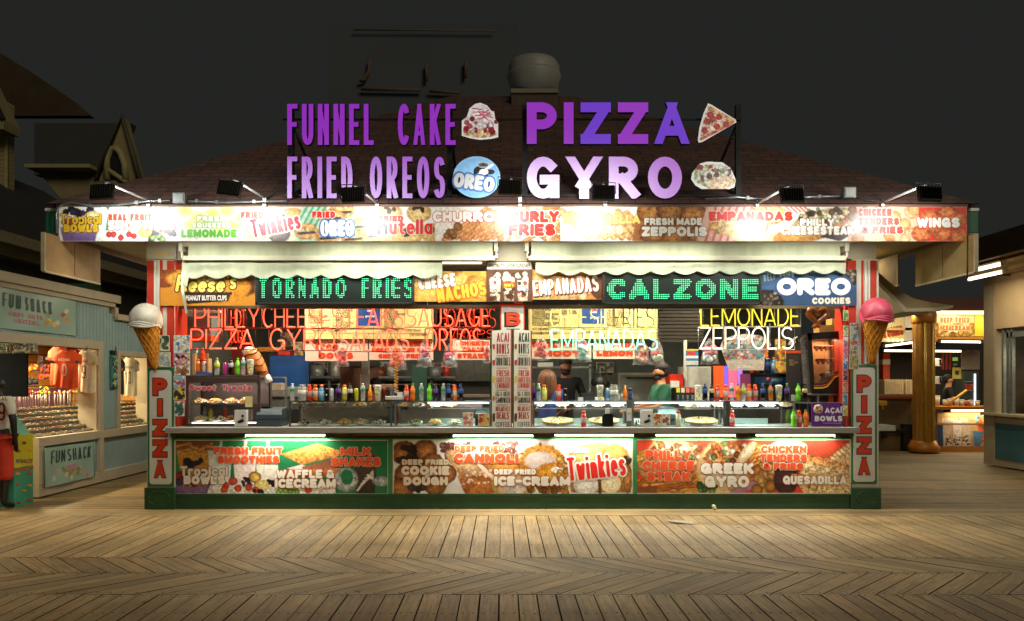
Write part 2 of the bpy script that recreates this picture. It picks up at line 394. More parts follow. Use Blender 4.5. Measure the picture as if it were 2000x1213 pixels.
class Print:
    def __init__(s, box, res, base, seed=1, grain=.06):
        s.box = box; s.res = res; s.w = max(2, int((box[2] - box[0]) * res)); s.h = max(2, int((box[3] - box[1]) * res)); s.rg = np.random.default_rng(seed)
        s.X, s.Y = np.meshgrid(np.linspace(box[0], box[2], s.w), np.linspace(box[1], box[3], s.h))
        s.a = np.ones((s.h, s.w, 3)) * rgb(base); s.a *= (1 + grain * (vnoise(s.h, s.w, 14 * res, s.rg) - .5) * 2)[..., None]
        s.n1 = vnoise(s.h, s.w, max(2, 5 * res), s.rg) - .5; s.n2 = vnoise(s.h, s.w, max(1.5, 2.2 * res), s.rg, 2) - .5
    def blend(s, m, c): s.a = s.a * (1 - m[..., None]) + c * m[..., None]
    def ell(s, cx, cy, rx, ry, c1, c2=None, rot=0, n=.25, edge=.12, wob=.12):
        ca, sa = math.cos(R(rot)), math.sin(R(rot)); dx, dy = s.X - cx, s.Y - cy
        u = (dx * ca + dy * sa) / rx; v = (-dx * sa + dy * ca) / ry; d = np.sqrt(u * u + v * v) + s.n1 * wob
        m = np.clip((1 - d) / edge + .5, 0, 1); k = np.clip(d, 0, 1)[..., None] ** 2
        col = rgb(c1) * (1 - k) + rgb(c2 or c1) * k; col = col * (1 + n * 2 * (s.n2 * .7 + s.n1))[..., None]
        s.blend(m, np.clip(col, 0, 1)); return s
    def poly(s, pts, c, c2=None, n=.12, soft=.8):
        m = np.ones_like(s.X); ar = sum(pts[i][0] * pts[(i + 1) % len(pts)][1] - pts[(i + 1) % len(pts)][0] * pts[i][1] for i in range(len(pts)))
        for i in range(len(pts)):
            (x0, y0), (x1, y1) = pts[i], pts[(i + 1) % len(pts)]; L = math.hypot(x1 - x0, y1 - y0) + 1e-9
            d = ((x1 - x0) * (s.Y - y0) - (y1 - y0) * (s.X - x0)) / L * (1 if ar > 0 else -1); m = np.minimum(m, np.clip(d / soft + .5, 0, 1))
        ys = [p[1] for p in pts]; k = np.clip((s.Y - min(ys)) / (max(ys) - min(ys) + 1e-9), 0, 1)[..., None]
        s.blend(m, np.clip((rgb(c) * (1 - k) + rgb(c2 or c) * k) * (1 + n * 2 * (s.n2 + s.n1))[..., None], 0, 1)); return s
    def line(s, x0, y0, x1, y1, wd, c, c2=None, n=.2):
        L2 = (x1 - x0) ** 2 + (y1 - y0) ** 2; t = np.clip(((s.X - x0) * (x1 - x0) + (s.Y - y0) * (y1 - y0)) / L2, 0, 1)
        d = np.hypot(s.X - x0 - t * (x1 - x0), s.Y - y0 - t * (y1 - y0)) / (wd / 2)
        k = np.clip(d, 0, 1)[..., None] ** 2; m = np.clip((1 - d) * wd * s.res * .5 + .5, 0, 1)
        s.blend(m, np.clip((rgb(c) * (1 - k) + rgb(c2 or c) * k) * (1 + n * 2 * (s.n2 + s.n1))[..., None], 0, 1)); return s
    def scatter(s, n, box, r, cols, sq=1., dark=.45):
        for _ in range(n):
            c = cols[s.rg.integers(len(cols))]; rr = s.rg.uniform(*r); d = '%02x%02x%02x' % tuple(int(v * 255 * dark) for v in rgb(c))
            s.ell(s.rg.uniform(box[0], box[2]), s.rg.uniform(box[1], box[3]), rr, rr * sq, c, d, rot=s.rg.uniform(0, 180)); 
        return s
    def sticks(s, n, box, ln, wd, ang, cols):
        for _ in range(n):
            x, y = s.rg.uniform(box[0], box[2]), s.rg.uniform(box[1], box[3]); a = R(s.rg.uniform(*ang)); l = s.rg.uniform(*ln)
            c = cols[s.rg.integers(len(cols))]; d = '%02x%02x%02x' % tuple(int(v * 255 * .55) for v in rgb(c))
            s.line(x, y, x + l * math.cos(a), y - l * math.sin(a), s.rg.uniform(*wd), c, d)
        return s
    def build(s, name, fn, parent, off=.002, mask=None, rough=.32, emit=0.):
        h, w_ = s.h, s.w; P = parent_world(parent)
        px = np.linspace(s.box[0], s.box[2], w_); py = np.linspace(s.box[1], s.box[3], h)
        vs = [tuple(fn(x, y, off) - P) for y in py for x in px]
        ii = np.arange(h * w_).reshape(h, w_); q = np.stack([ii[:-1, :-1], ii[1:, :-1], ii[1:, 1:], ii[:-1, 1:]], -1).reshape(-1, 4)
        if mask is not None:
            ok = np.array([inside((px[i] + px[i + 1]) / 2, (py[j] + py[j + 1]) / 2, mask) for j in range(h - 1) for i in range(w_ - 1)]); q = q[ok]
        me = bpy.data.meshes.new(name); me.from_pydata(vs, [], q.tolist())
        a = np.clip(s.a, 0, 1); a = a * .84 + a.mean(-1, keepdims=True) * .12 + .035; a = np.where(a <= .04045, a / 12.92, ((a + .055) / 1.055) ** 2.4)
        at = me.color_attributes.new('Col', 'FLOAT_COLOR', 'POINT')
        at.data.foreach_set('color', np.concatenate([a.reshape(-1, 3), np.ones((h * w_, 1))], 1).astype(np.float32).ravel())
        me.materials.append(attr_mat(rough, emit=emit)); me.update()
        o = bpy.data.objects.new(name, me); C.objects.link(o); o.parent = parent
        return o
def inside(x, y, poly):
    c = False; j = len(poly) - 1
    for i in range(len(poly)):
        if (poly[i][1] > y) != (poly[j][1] > y) and x < (poly[j][0] - poly[i][0]) * (y - poly[i][1]) / (poly[j][1] - poly[i][1]) + poly[i][0]: c = not c
        j = i
    return c

WHITE = ('cfcdc2', .5); CREAM = mat('b3b09f', .55, noise=.1, scale=3, bump=.05)
GREEN = mat('1f4a2c', .45, noise=.25, scale=5, bump=.08); REDP = mat('b5301a', .5, noise=.2, scale=6)
STEEL = mat('9a9c98', .35, .85, noise=.2, scale=8); DARK = mat('191a19', .6, noise=.3); BLACK = mat('0c0c0c', .5, noise=.2)
GLASS = glass_mat(); WOODG = mat('96938a', .75, noise=.3, scale=10, stretch=(.6, 8, 8), bump=.2)
WHITEP = mat('d2d0c6', .5, noise=.08, scale=4); GALV = mat('8f9492', .4, .7, noise=.25, scale=20)
# ------------------------------------------------------------------ the ground: plank boardwalk laid in bands
tag(MB().box(-200, 200, -60, 300, -.3, -.07).build('ground', mat('15140f', .9, noise=.3, scale=.5)), kind='structure')
def boardwalk():
    v = []; f = []; mi = []; col = []; gr = []; rg = random.Random(3); TH = R(90.7)
    def plank(poly, ax, tint, z):
        # poly in ground coords, ax plank axis direction
        o = len(v); r0 = rg.uniform(0, 90); n = len(poly)
        for x, y in poly:
            v.append((x, y, z)); col.append((*tint, 1)); u = x * ax[0] + y * ax[1]; w_ = -x * ax[1] + y * ax[0]; gr.append((u + r0, w_ + r0 * .37, r0))
        f.append(list(range(o, o + n))); mi.append(0)
    def nail(x, y, z):
        o = len(v)
        for k in range(6):
            v.append((x + .009 * math.cos(k * math.pi / 3), y + .011 * math.sin(k * math.pi / 3), z + .0015)); col.append((.012, .011, .01, 1)); gr.append((0, 0, 0))
        f.append(list(range(o, o + 6))); mi.append(0)
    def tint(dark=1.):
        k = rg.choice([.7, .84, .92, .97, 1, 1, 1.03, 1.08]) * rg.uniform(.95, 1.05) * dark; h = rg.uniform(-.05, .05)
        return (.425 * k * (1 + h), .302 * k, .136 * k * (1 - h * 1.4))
    def band(y0, y1, th, w_, x0, x1, gap, dark=1., rows=(), cut=0):
        d = Vector((math.cos(th), math.sin(th))); nn = Vector((-d.y, d.x)); L = 40
        lo = min(Vector(c) @ nn for c in ((x0, y0), (x1, y0), (x0, y1), (x1, y1))); hi = max(Vector(c) @ nn for c in ((x0, y0), (x1, y0), (x0, y1), (x1, y1)))
        k = math.floor(lo / w_)
        while k * w_ < hi:
            a, b = k * w_ + gap * rg.uniform(.3, .8), (k + 1) * w_ - gap * rg.uniform(.1, .5); k += 1
            segs = [(-L, L)]
            if cut:
                p = -L + rg.uniform(0, cut); segs = []
                while p < L: segs.append((p, p + cut - .004)); p += cut
            for s0, s1 in segs:
                q = [d * s0 + nn * a, d * s1 + nn * a, d * s1 + nn * b, d * s0 + nn * b]
                q = clip([(p.x, p.y) for p in q], (x0, y0 + .004, x1, y1 - .004))
                if len(q) > 2:
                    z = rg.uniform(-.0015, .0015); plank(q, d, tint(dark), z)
                    for ry in rows:
                        for g in (a + .028, b - .028):
                            t = (ry - nn.y * g) / d.y if abs(d.y) > .2 else None
                            if t is not None:
                                x = d.x * t + nn.x * g
                                if x0 < x < x1: nail(x + rg.uniform(-.006, .006), ry + rg.uniform(-.012, .012), z)
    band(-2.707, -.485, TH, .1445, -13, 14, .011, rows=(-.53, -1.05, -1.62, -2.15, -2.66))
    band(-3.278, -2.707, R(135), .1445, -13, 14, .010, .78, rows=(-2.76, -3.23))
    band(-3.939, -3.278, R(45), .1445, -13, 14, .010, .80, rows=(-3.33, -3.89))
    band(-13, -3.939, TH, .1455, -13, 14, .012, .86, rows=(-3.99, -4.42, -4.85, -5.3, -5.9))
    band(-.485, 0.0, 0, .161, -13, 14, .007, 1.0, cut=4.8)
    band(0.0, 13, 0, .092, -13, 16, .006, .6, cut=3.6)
    me = bpy.data.meshes.new('boardwalk'); me.from_pydata(v, [], f)
    me.color_attributes.new('Col', 'FLOAT_COLOR', 'POINT').data.foreach_set('color', np.array(col, np.float32).ravel())
    me.attributes.new('Grain', 'FLOAT_VECTOR', 'POINT').data.foreach_set('vector', np.array(gr, np.float32).ravel())
    me.materials.append(attr_mat(.62, noise=.42, scale=3.2, stretch=(.7, 11, 1), bump=.25)); me.update()
    o = bpy.data.objects.new('boardwalk', me); C.objects.link(o); tag(o, kind='structure')
boardwalk()

# ------------------------------------------------------------------ the food stand itself
S = thing('food_stand', 'wide corner food stand with green base, hip roof and open serving counter', 'food stand', (0, 0, 0))
XL, XR = W(285, 0, 0).x, W(1718, 0, 0).x
def pz(py, y=0.): return W(0, py, y).z
def pxx(px, y=0.): return W(px, 0, y).x
MB().box(pxx(340), pxx(1664), .0, .12, 0, pz(967)).box(pxx(340), pxx(1664), -.012, 0, pz(969), pz(964)).build('kick_board', GREEN, S, .004)
wl = MB()
wl.box(pxx(341), pxx(1662), .03, .1, pz(966), pz(846)); wl.build('counter_front', GREEN, S)
fr = MB()
for a in (758, 1236): fr.box(pxx(a), pxx(a + 8), -.012, .03, pz(966), pz(856))
fr.box(pxx(341), pxx(1662), -.008, .03, pz(859), pz(855)); fr.build('green_frame', mat('2f7a48', .4, noise=.15), S, .003)
ct = MB().box(pxx(336), pxx(1666), -.2, .75, .985, 1.055); ct.build('counter_top', WOODG, S, .006)
MB().box(pxx(336), pxx(1664), -.055, .03, .93, .984).build('counter_apron', mat('4d4232', .7, noise=.3, stretch=(1, 6, 6)), S)
for a, b, t0, ln in ((287, 341, 718, -1), (1664, 1716, 713, 1)):
    p = MB().box(pxx(a), pxx(b), .0, .36, 0, pz(506)).build('post', mat('c9c5b4', .5, noise=.15, scale=3), S)
    q = MB().box(pxx(a - 3), pxx(b + 3), -.035, .39, 0, pz(952)); q.build('post_base', GREEN, p, .008)
    q = MB(); c0, c1, zz0, zz1 = pxx(a + 7), pxx(b - 7), pz(985), pz(960); e = .05
    for m0, m1 in (((c0 + e, zz0), (c1 - e, zz0)), ((c1 - e, zz0), (c1, zz0 + e)), ((c1, zz0 + e), (c1, zz1 - e)), ((c1, zz1 - e), (c1 - e, zz1)), ((c1 - e, zz1), (c0 + e, zz1)), ((c0 + e, zz1), (c0, zz1 - e)), ((c0, zz1 - e), (c0, zz0 + e)), ((c0, zz0 + e), (c0 + e, zz0))):
        q.tube([(m0[0], -.036, m0[1]), (m1[0], -.036, m1[1])], .007, 6)
    q.build('octagon_moulding', GREEN, p)
    rs = ((288, 302), (313, 318), (327, 341)) if ln < 0 else ((1656, 1671), (1682, 1686), (1700, 1711))
    q = MB()
    for r0, r1 in rs: q.box(pxx(r0), pxx(r1), -.012, 0, pz(716 if ln < 0 else 711), pz(509))
    q.build('red_stripe', REDP, p)
    q = MB()
    for r0, r1 in (((302, 304), (309, 313)) if ln < 0 else ((1688, 1692), (1695, 1698))): q.box(pxx(r0), pxx(r1), -.02, 0, pz(716 if ln < 0 else 711), pz(509))
    q.build('white_rail', WHITEP, p)
MB().box(pxx(322), pxx(344), .02, .34, 1.055, pz(509)).build('red_jamb', REDP, S)
MB().box(pxx(1652), pxx(1664), .02, .34, 1.055, pz(509)).build('red_jamb', REDP, S)
MB().box(pxx(286), pxx(1711), .04, .2, pz(507), 3.46).box(pxx(286), pxx(344), .0, .04, pz(508), 3.44).box(pxx(1655), pxx(1711), .0, .04, pz(506), 3.44).box(pxx(968), pxx(1030), .0, .04, pz(540), 3.44).build('header', CREAM, S, .003)
MB().box(pxx(344), pxx(1655), .1, .18, pz(601), pz(594)).build('sign_rail', mat('7d7468', .5, .3, noise=.2), S)
MB().box(pxx(1005), pxx(1021), .12, .3, 1.055, 3.3).build('centre_post', mat('a89a80', .5), S)
# soffit of painted boards, fascia, roof
EX = 5.47; EYF, EYB = -.58, 8.2; EZ = 3.44
so = MB()
k = 0; y = EYF
while y < EYB: so.box(-EX, EX, y, min(y + .086, EYB), EZ, EZ + .02); y += .09
so.box(-EX, EX, EYF, EYB, EZ + .008, EZ + .03)
so.build('soffit', mat('b9b08c', .55, noise=.15, scale=3), S)
MB().box(-EX - .03, EX + .03, EYF - .02, EYF, 3.37, 3.775).box(-EX - .03, -EX, EYF, EYB, 3.37, 3.79).box(EX, EX + .03, EYF, EYB, 3.37, 3.79).build('fascia', mat('7a5a48', .6, noise=.2), S)
for a, b, t in ((89, 110, 407), (1890, 1911, 407)):
    cb = MB(); cb.pbox(a, t + 5, b, 455, -.55, .3, 0); cb.pbox(a - (0 if a > 500 else 2), t - 1, b + 2, t + 5, -.56, .32, 1)
    cb.build('corner_box', [mat('1e5a40', .4), WHITEP], S, .006)
def roof():
    ex, y0, y1, z0, p = EX + .12, EYF - .1, EYB + .1, 3.765, .655; h = (y1 - y0) / 2; zt = z0 + h * p
    a = [(-ex, y0, z0), (ex, y0, z0), (ex, y1, z0), (-ex, y1, z0), (-ex + h, y0 + h, zt), (ex - h, y0 + h, zt)]
    L = math.hypot(h, h * p); vs = []; fs = []; g = []
    for q, uv in (((0, 1, 5, 4), ((-ex, 0), (ex, 0), (ex - h, L), (-ex + h, L))), ((1, 2, 5), ((y0, 0), (y1, 0), (y0 + h, L))), ((2, 3, 4, 5), ((ex, 0), (-ex, 0), (-ex + h, L), (ex - h, L))), ((3, 0, 4), ((y1, 0), (y0, 0), (y0 + h, L)))):
        o = len(vs); vs += [a[i] for i in q]; g += [(u, w_, 0) for u, w_ in uv]; fs.append(list(range(o, o + len(q))))
    me = bpy.data.meshes.new('roof'); me.from_pydata(vs, [], fs); me.attributes.new('Grain', 'FLOAT_VECTOR', 'POINT').data.foreach_set('vector', np.array(g, np.float32).ravel())
    m = bpy.data.materials.new('shingles'); m.use_nodes = True; n = m.node_tree; b = n.nodes['Principled BSDF']; b.inputs['Roughness'].default_value = .85
    at = n.nodes.new('ShaderNodeAttribute'); at.attribute_name = 'Grain'; br = n.nodes.new('ShaderNodeTexBrick')
    br.inputs['Scale'].default_value = 1; br.inputs['Brick Width'].default_value = .33; br.inputs['Row Height'].default_value = .14; br.inputs['Mortar Size'].default_value = .007
    br.inputs['Color1'].default_value = (.125, .060, .045, 1); br.inputs['Color2'].default_value = (.078, .042, .034, 1); br.inputs['Mortar'].default_value = (.025, .016, .013, 1)
    nz = n.nodes.new('ShaderNodeTexNoise'); nz.inputs['Scale'].default_value = 9; nz.inputs['Detail'].default_value = 6
    mx = n.nodes.new('ShaderNodeMix'); mx.data_type = 'RGBA'; mx.blend_type = 'OVERLAY'; mx.inputs[0].default_value = .55
    bp = n.nodes.new('ShaderNodeBump'); bp.inputs['Strength'].default_value = .6; bp.inputs['Distance'].default_value = .02
    n.links.new(at.outputs['Vector'], br.inputs['Vector']); n.links.new(at.outputs['Vector'], nz.inputs['Vector'])
    n.links.new(br.outputs['Color'], mx.inputs[6]); n.links.new(nz.outputs['Fac'], mx.inputs[7]); n.links.new(mx.outputs[2], b.inputs['Base Color'])
    n.links.new(br.outputs['Fac'], bp.inputs['Height']); bp.invert = True; n.links.new(bp.outputs[0], b.inputs['Normal'])
    me.materials.append(m); me.update(); o = bpy.data.objects.new('roof', me); C.objects.link(o); o.parent = S
roof()
# inside: floor, walls, ceiling
for sw in (MB().box(XL + .05, XL + .12, .36, 7.5, 0, 3.43), MB().box(XR - .12, XR - .05, 2.6, 7.5, 0, 3.43).box(XR - .12, XR - .05, .36, 2.6, 0, 1.0)): sw.build('side_wall', mat('6d6a60', .6, noise=.2), S)
MB().box(XL + .12, XR - .12, 4.6, 4.7, 0, 3.43).build('back_wall', mat('5f655e', .7, noise=.3, scale=2), S)
MB().box(XL + .12, XR - .12, .2, 4.6, .0, .03).build('inside_floor', mat('3a3632', .5, noise=.3), S)
cl = MB().box(XL + .12, XR - .12, .21, 4.6, 3.33, 3.4); cl.build('ceiling', mat('8d8c7e', .6, noise=.15, scale=2), S)

# house number
hn = thing('house_number', 'pale gold digits 3504 on the cream header above the left post', 'house number', W(316, 497, -.0))
smalltext(hn, '3504', (302, 491, 329, 501), front(-.0), 'd9b25a', 'digits', .004, .012)

# ------------------------------------------------------------------ awnings
def awning(x0, x1, v0, v1, sag, lab, seed):
    y = -.02; t = thing('awning', lab, 'awning', W((x0 + x1) / 2, 505, y), 'pale green rolled awnings')
    cm = mat('bcbdb0', .4, noise=.08, scale=2)
    MB().box(pxx(x0 + 4, y), pxx(x1 - 4, y), -.11, .035, pz(484, y), pz(473, y)).build('cassette', CREAM, t, .015)
    # fabric running from the roll to the front bar
    fm = mat('a8b09c', .75, noise=.24, scale=3.5, bump=.2, stretch=(1.6, 1, .35))
    vs = []; fs = []; n = 60; rg = random.Random(seed); zf = pz(500, -.13); zb = pz(477, -.115)
    for i in range(n + 1):
        for j in range(5):
            k = j / 4; x = pxx(x0 + 6, -.2) + (pxx(x1 - 6, -.2) - pxx(x0 + 6, -.2)) * i / n
            vs.append((x, -.115 - .02 * k, zb + (zf - zb) * k - .012 * math.sin(math.pi * k) * (1 + .6 * math.sin(i * .5 + seed))))
    for i in range(n):
        for j in range(4): a = i * 5 + j; fs.append((a, a + 5, a + 6, a + 1))
    MB().add(vs, fs, 0, True).build('canopy_cloth', fm, t)
    b = MB().box(pxx(x0, -.14), pxx(x1, -.14), -.16, -.112, pz(509, -.14), pz(500, -.14)); b.build('front_bar', cm, t, .006)
    # scalloped valance
    vs = []; fs = []; n = 150; m = 8
    a0, a1 = pxx(v0, -.115), pxx(v1, -.115); zt = pz(509, -.115)
    for i in range(n + 1):
        x = a0 + (a1 - a0) * i / n; u = i / n; sc_ = abs(math.sin((x - a0) / .293 * math.pi))
        dr = (pz(509, -.115) - pz(sag(u), -.115)) + .05 * sc_ - .03
        for j in range(m + 1):
            k = j / m; fold = .006 * k * math.sin(x * 9 + seed) + .005 * k * math.sin(x * 23 + 2 * seed) + .003 * math.sin(k * 9 + x * 5)
            vs.append((x, -.115 - fold - .008 * math.sin(math.pi * min(1, k * 1.8)), zt - dr * k))
    for i in range(n):
        for j in range(m): a = i * (m + 1) + j; fs.append((a, a + m + 1, a + m + 2, a + 1))
    MB().add(vs, fs, 0, True).build('valance', fm, t)
    for xx in (x0 - 2, x1 + 2):
        br = MB().box(pxx(xx - 5, -.1), pxx(xx + 3, -.1), -.13, .03, pz(492, -.1), pz(474, -.1)).tube([(pxx(xx, -.1), -.1, pz(489, -.1)), (pxx(xx, -.14), -.14, pz(505, -.14))], .018, 8)
        br.build('bracket', cm, t, .006)
    return t
awning(357, 968, 356, 864, lambda u: 541 if u > .02 else 560, 'pale awning on the left half, its scalloped valance stopping short', 1)
aw = awning(1032, 1652, 1046, 1652, lambda u: 535 - 3 * u, 'pale awning on the right half with a full width scalloped valance', 4)
# torn strip of cloth hanging at the left end
tc_ = MB(); vs = []
for j in range(13):
    k = j / 12; cx = 358 - 3 * math.sin(k * 4) + 4 * k; wd = 5.5 - 1.5 * k
    for s_ in (-1, 1): vs.append(W(cx + s_ * wd * .6, 530 + 82 * k, -.13 + .02 * s_ * math.sin(k * 6)))
tc_.add(vs, [(2 * j, 2 * j + 1, 2 * j + 3, 2 * j + 2) for j in range(12)], 0, True)
o = tc_.build('loose_strip', mat('cdd2c0', .7, noise=.12, scale=6), aw.parent, origin=W(349, 570, -.16)); tag(o, 'loose pale strip of awning cloth hanging past the orange peanut butter sign', 'cloth strip')

# ------------------------------------------------------------------ lamps the place has
TUBE = (1, .96, .82)
def tube_light(a, b, r, power, lab, cat='tube light', group=None, hous=True, lit=True, aim=(0, 0, -1), col=TUBE, s=5., body='39332a'):
    a, b = Vector(a), Vector(b); t = thing('tube_light', lab, cat, (a + b) / 2, group)
    MB().tube([a, b], r, 10).build('tube', lamp_mat('fff4d6' if col == TUBE else '%02x%02x%02x' % tuple(int(255 * c ** .45) for c in col), s) if lit else mat('6b563f', .5), t)
    d = (b - a).normalized(); up = Vector((0, 0, 1))
    if hous:
        q = MB(); n = d.cross(up).normalized(); m = Matrix((d, n, up)).transposed()
        L = (b - a).length; c = (a + b) / 2 + up * (r + .018)
        vs = [c + d * (sx * (L / 2 + .06)) + n * (sy * .045) + up * (sz * .014) for sz in (-1, 1) for sy in (-1, 1) for sx in (-1, 1)]
        q.add(vs, [(0, 2, 3, 1), (4, 5, 7, 6), (0, 1, 5, 4), (1, 3, 7, 5), (3, 2, 6, 7), (2, 0, 4, 6)])
        for e in (-1, 1):
            c2 = (a + b) / 2 + d * e * (L / 2 + .03)
            vs = [c2 + d * (sx * .03) + n * (sy * .03) + up * (sz * .03) for sz in (-1, 1) for sy in (-1, 1) for sx in (-1, 1)]
            q.add(vs, [(0, 2, 3, 1), (4, 5, 7, 6), (0, 1, 5, 4), (1, 3, 7, 5), (3, 2, 6, 7), (2, 0, 4, 6)])
        q.build('housing', mat(body, .5), t)
    if lit and power:
        c = (a + b) / 2; L = (b - a).length
        l = area('tube_glow', c - Vector(aim) * -(r + .004), (L, r * 1.6), power, col, aim, t)
        x = d; z = -Vector(aim).normalized(); y = z.cross(x).normalized(); x = y.cross(z).normalized()
        l.rotation_euler = Matrix((x, y, z)).transposed().to_euler()
    return t
for pw, (px0, px1, py, lab) in zip((16, 15, 11.5, 9, 9.5), ((480, 636, 850, 'lit tube under the counter above the green smoothie sign'), (885, 1041, 851, 'lit tube under the counter above the deep fried cannoli lettering'), (1083, 1237, 850, 'lit tube under the counter above the whipped snack cake lettering'), (1280, 1436, 850, 'lit tube under the counter above the philly cheese steak lettering'), (1475, 1630, 850, 'lit tube under the counter above the quesadilla lettering'))):
    tube_light(W(px0, py, -.105), W(px1, py, -.105), .011, pw, lab, group='tubes under the counter', aim=(0, .0, -1))
tube_light(W(686, 848, -.105), W(841, 848, -.105), .011, 0, 'unlit brown tube under the counter above the milk shakes lettering', lit=False)
for i, (a, b) in enumerate(((-4.4, -3.0), (-2.5, -1.1), (-.7, .7), (1.1, 2.5), (3.0, 4.4))):
    tube_light((a, -.5, 3.425), (b, -.5, 3.425), .012, (17, 26, 29, 26, 17)[i], ('leftmost soffit tube behind the food banner', 'second soffit tube from the left behind the food banner', 'middle soffit tube behind the food banner', 'second soffit tube from the right behind the food banner', 'rightmost soffit tube behind the food banner')[i], group='soffit tubes behind the banner', col=(1, .95, .76), hous=False)
tag_lamps = []
for i, (x, y, p) in enumerate(((-2.9, .42, 72), (-.72, .75, 60), (1.6, .42, 72), (3.4, .45, 60))):
    t = thing('ceiling_light', ('white ceiling light over the sweet treats case', 'white ceiling light showing above the cheese nachos sign', 'white ceiling light over the pizza cases', 'white ceiling light over the pretzel warmer')[i], 'ceiling light', (x, y, 3.3), 'ceiling lights in the stand')
    MB().box(x - .34, x + .34, y - .12, y + .12, 3.29, 3.33).build('frame', WHITEP, t, .01)
    MB().box(x - .3, x + .3, y - .095, y + .095, 3.272, 3.289).build('diffuser', lamp_mat('fff3d2', 4), t)
    area('panel_glow', (x, y, 3.265), (.6, .19), p, (1, .9, .68), (0, 0, -1), t)

# floodlights on arms in front of the banner
fl_lab = ('above the tropical bowls corner', 'above the fresh squeezed lemonade words', 'in front of the D of FRIED', 'between the round blue cookie sign and the letter G', 'in front of the Y and R of GYRO', 'above the word EMPANADAS on the banner', 'above the WINGS end of the banner')
for i, (px, py, tl) in enumerate(((202, 377, -3), (450, 371, 6), (691, 383, -2), (996, 369, 2), (1178, 379, 2), (1545, 384, 0), (1813, 381, 2))):
    y = -1.42; c = W(px, py, y); t = thing('floodlight', 'black floodlight on a metal arm ' + fl_lab[i], 'floodlight', c, 'floodlights along the banner')
    M = Matrix.Translation(c) @ Matrix.Rotation(R(tl), 4, 'Y') @ Matrix.Rotation(R(-14), 4, 'X')
    h = MB().box(-.125, .125, -.05, .0, -.085, .085, M=M)
    for k in range(9): h.box(-.11 + k * .0265, -.103 + k * .0265, -.075, -.05, -.075, .075, M=M)
    h.build('housing', mat('100f0e', .45, .2, noise=.2), t, .008)
    MB().box(-.108, .108, .0015, .005, -.07, .07, M=M).build('lens', lamp_mat('f4f7ff', 5), t)
    yk = MB(); pts = [M @ Vector(q) for q in ((-.135, -.02, 0), (-.135, -.02, .13), (.135, -.02, .13), (.135, -.02, 0))]
    yk.tube(pts, .006, 6); yk.build('yoke', GALV, t)
    am = MB(); e = Vector((c.x + (.12 if i < 5 else -.12), -.62, 3.80)); tp = M @ Vector((0, -.02, .13))
    am.tube([tp, Vector((e.x, -.64, c.z + .1)), e + Vector((.1 if i < 5 else -.2, .55, .32))], .014, 6)
    am.tube([e + Vector((0, -.0, .02)), Vector((e.x, -.64, c.z + .1))], .012, 4); am.box(e.x - .02, e.x + .02, -.64, -.6, 3.74, c.z + .1)
    am.build('arm', mat('b9bcb8', .4, .5, noise=.1), t)
    l = area('flood_glow', M @ Vector((0, .02, 0)), (.2, .13), 9.2, (.98, 1, .97), (0, 1, -.2), t, 132)

def cpath(pts): return [W(x, y_, -.66) for x, y_ in pts]
for pts, cl, l in (([(111, 455), (110, 420), (113, 406), (122, 399), (140, 396), (160, 399), (180, 402), (215, 402), (250, 398), (290, 393), (333, 392)], ((177, 402), (268, 396), (313, 392.5)), 'curving down the banner left corner'), ([(366, 393), (440, 396), (500, 394), (560, 393)], ((385, 393), (424, 395), (497, 394)), 'from left junction box to narrow letters'), ([(1378, 389), (1440, 385), (1460, 387), (1500, 390)], ((1460, 387),), 'short piece right of the gyro picture'), ([(1565, 385), (1646, 383)], ((1600, 384),), 'short straight piece ending at the right junction box')):
    q = MB(); q.tube(cpath(pts), .014, 8)
    for x, y_ in cl: p_ = W(x, y_, -.66); q.box(p_.x - .018, p_.x + .018, p_.y - .02, p_.y + .02, p_.z - .02, p_.z + .02)
    o = q.build('conduit', GALV, origin=cpath(pts)[0]); tag(o, 'grey electrical conduit on the roof edge, ' + l, 'conduit', 'conduits on the roof edge')
for px, py, l in ((352, 388, 'left'), (1657, 377, 'right')):
    c = W(px, py, -.66); t = thing('junction_box', 'grey metal junction box on the roof edge, at the %s end of the conduit' % l, 'junction box', c, 'junction boxes on the roof')
    MB().box(c.x - .075, c.x + .075, c.y - .05, c.y + .03, c.z - .065, c.z + .065).build('body', GALV, t, .008); MB().box(c.x - .06, c.x + .06, c.y - .058, c.y - .05, c.z - .05, c.z + .05).build('cover', mat('a8adaa', .35, .6), t, .004)
q = MB(); q.tube([W(a_, b_, -.68) for a_, b_ in ((1668, 384), (1690, 392), (1712, 394), (1745, 391), (1765, 384))], .005, 5); o = q.build('loose_cable', BLACK, origin=W(1700, 390, -.68)); tag(o, 'thin black cable sagging on the roof edge beside the right junction box', 'cable')

for x, y0, y1, p, l in ((-5.0, 1.0, 2.4, 26, 'warm tube under the left eave, nearer the front'), (-5.0, 3.0, 4.4, 26, 'warm tube under the left eave, further back'), (5.0, 1.0, 2.4, 12, 'warm tube under the right eave')):
    tube_light((x, y0, 3.41), (x, y1, 3.41), .014, p, l, group='tubes under the side eaves', col=(1, .84, .58), hous=False, s=4)
# ------------------------------------------------------------------ signs
def sign(name, lab, box, y, d=.02, base='d8d4c8', pr=None, group=None, edge='c9c4b4', rough=.32):
    t = thing(name, lab, 'sign', W((box[0] + box[2]) / 2, box[3], y), group)
    MB().pbox(box[0], box[1], box[2], box[3], y, d).build('board', mat(edge, .5, noise=.06), t)
    if pr: pr.build('printed_face', front(y), t, .002, rough=rough)
    return t
OR, RD, CR = 'e2532c', 'd9301c', 'e6dccb'
FRY = ['d98a35', 'e7a04a', 'c9742a', 'eab566']; BRN = ['8a4a1f', '6d3515', 'a55c28', '4a2310']
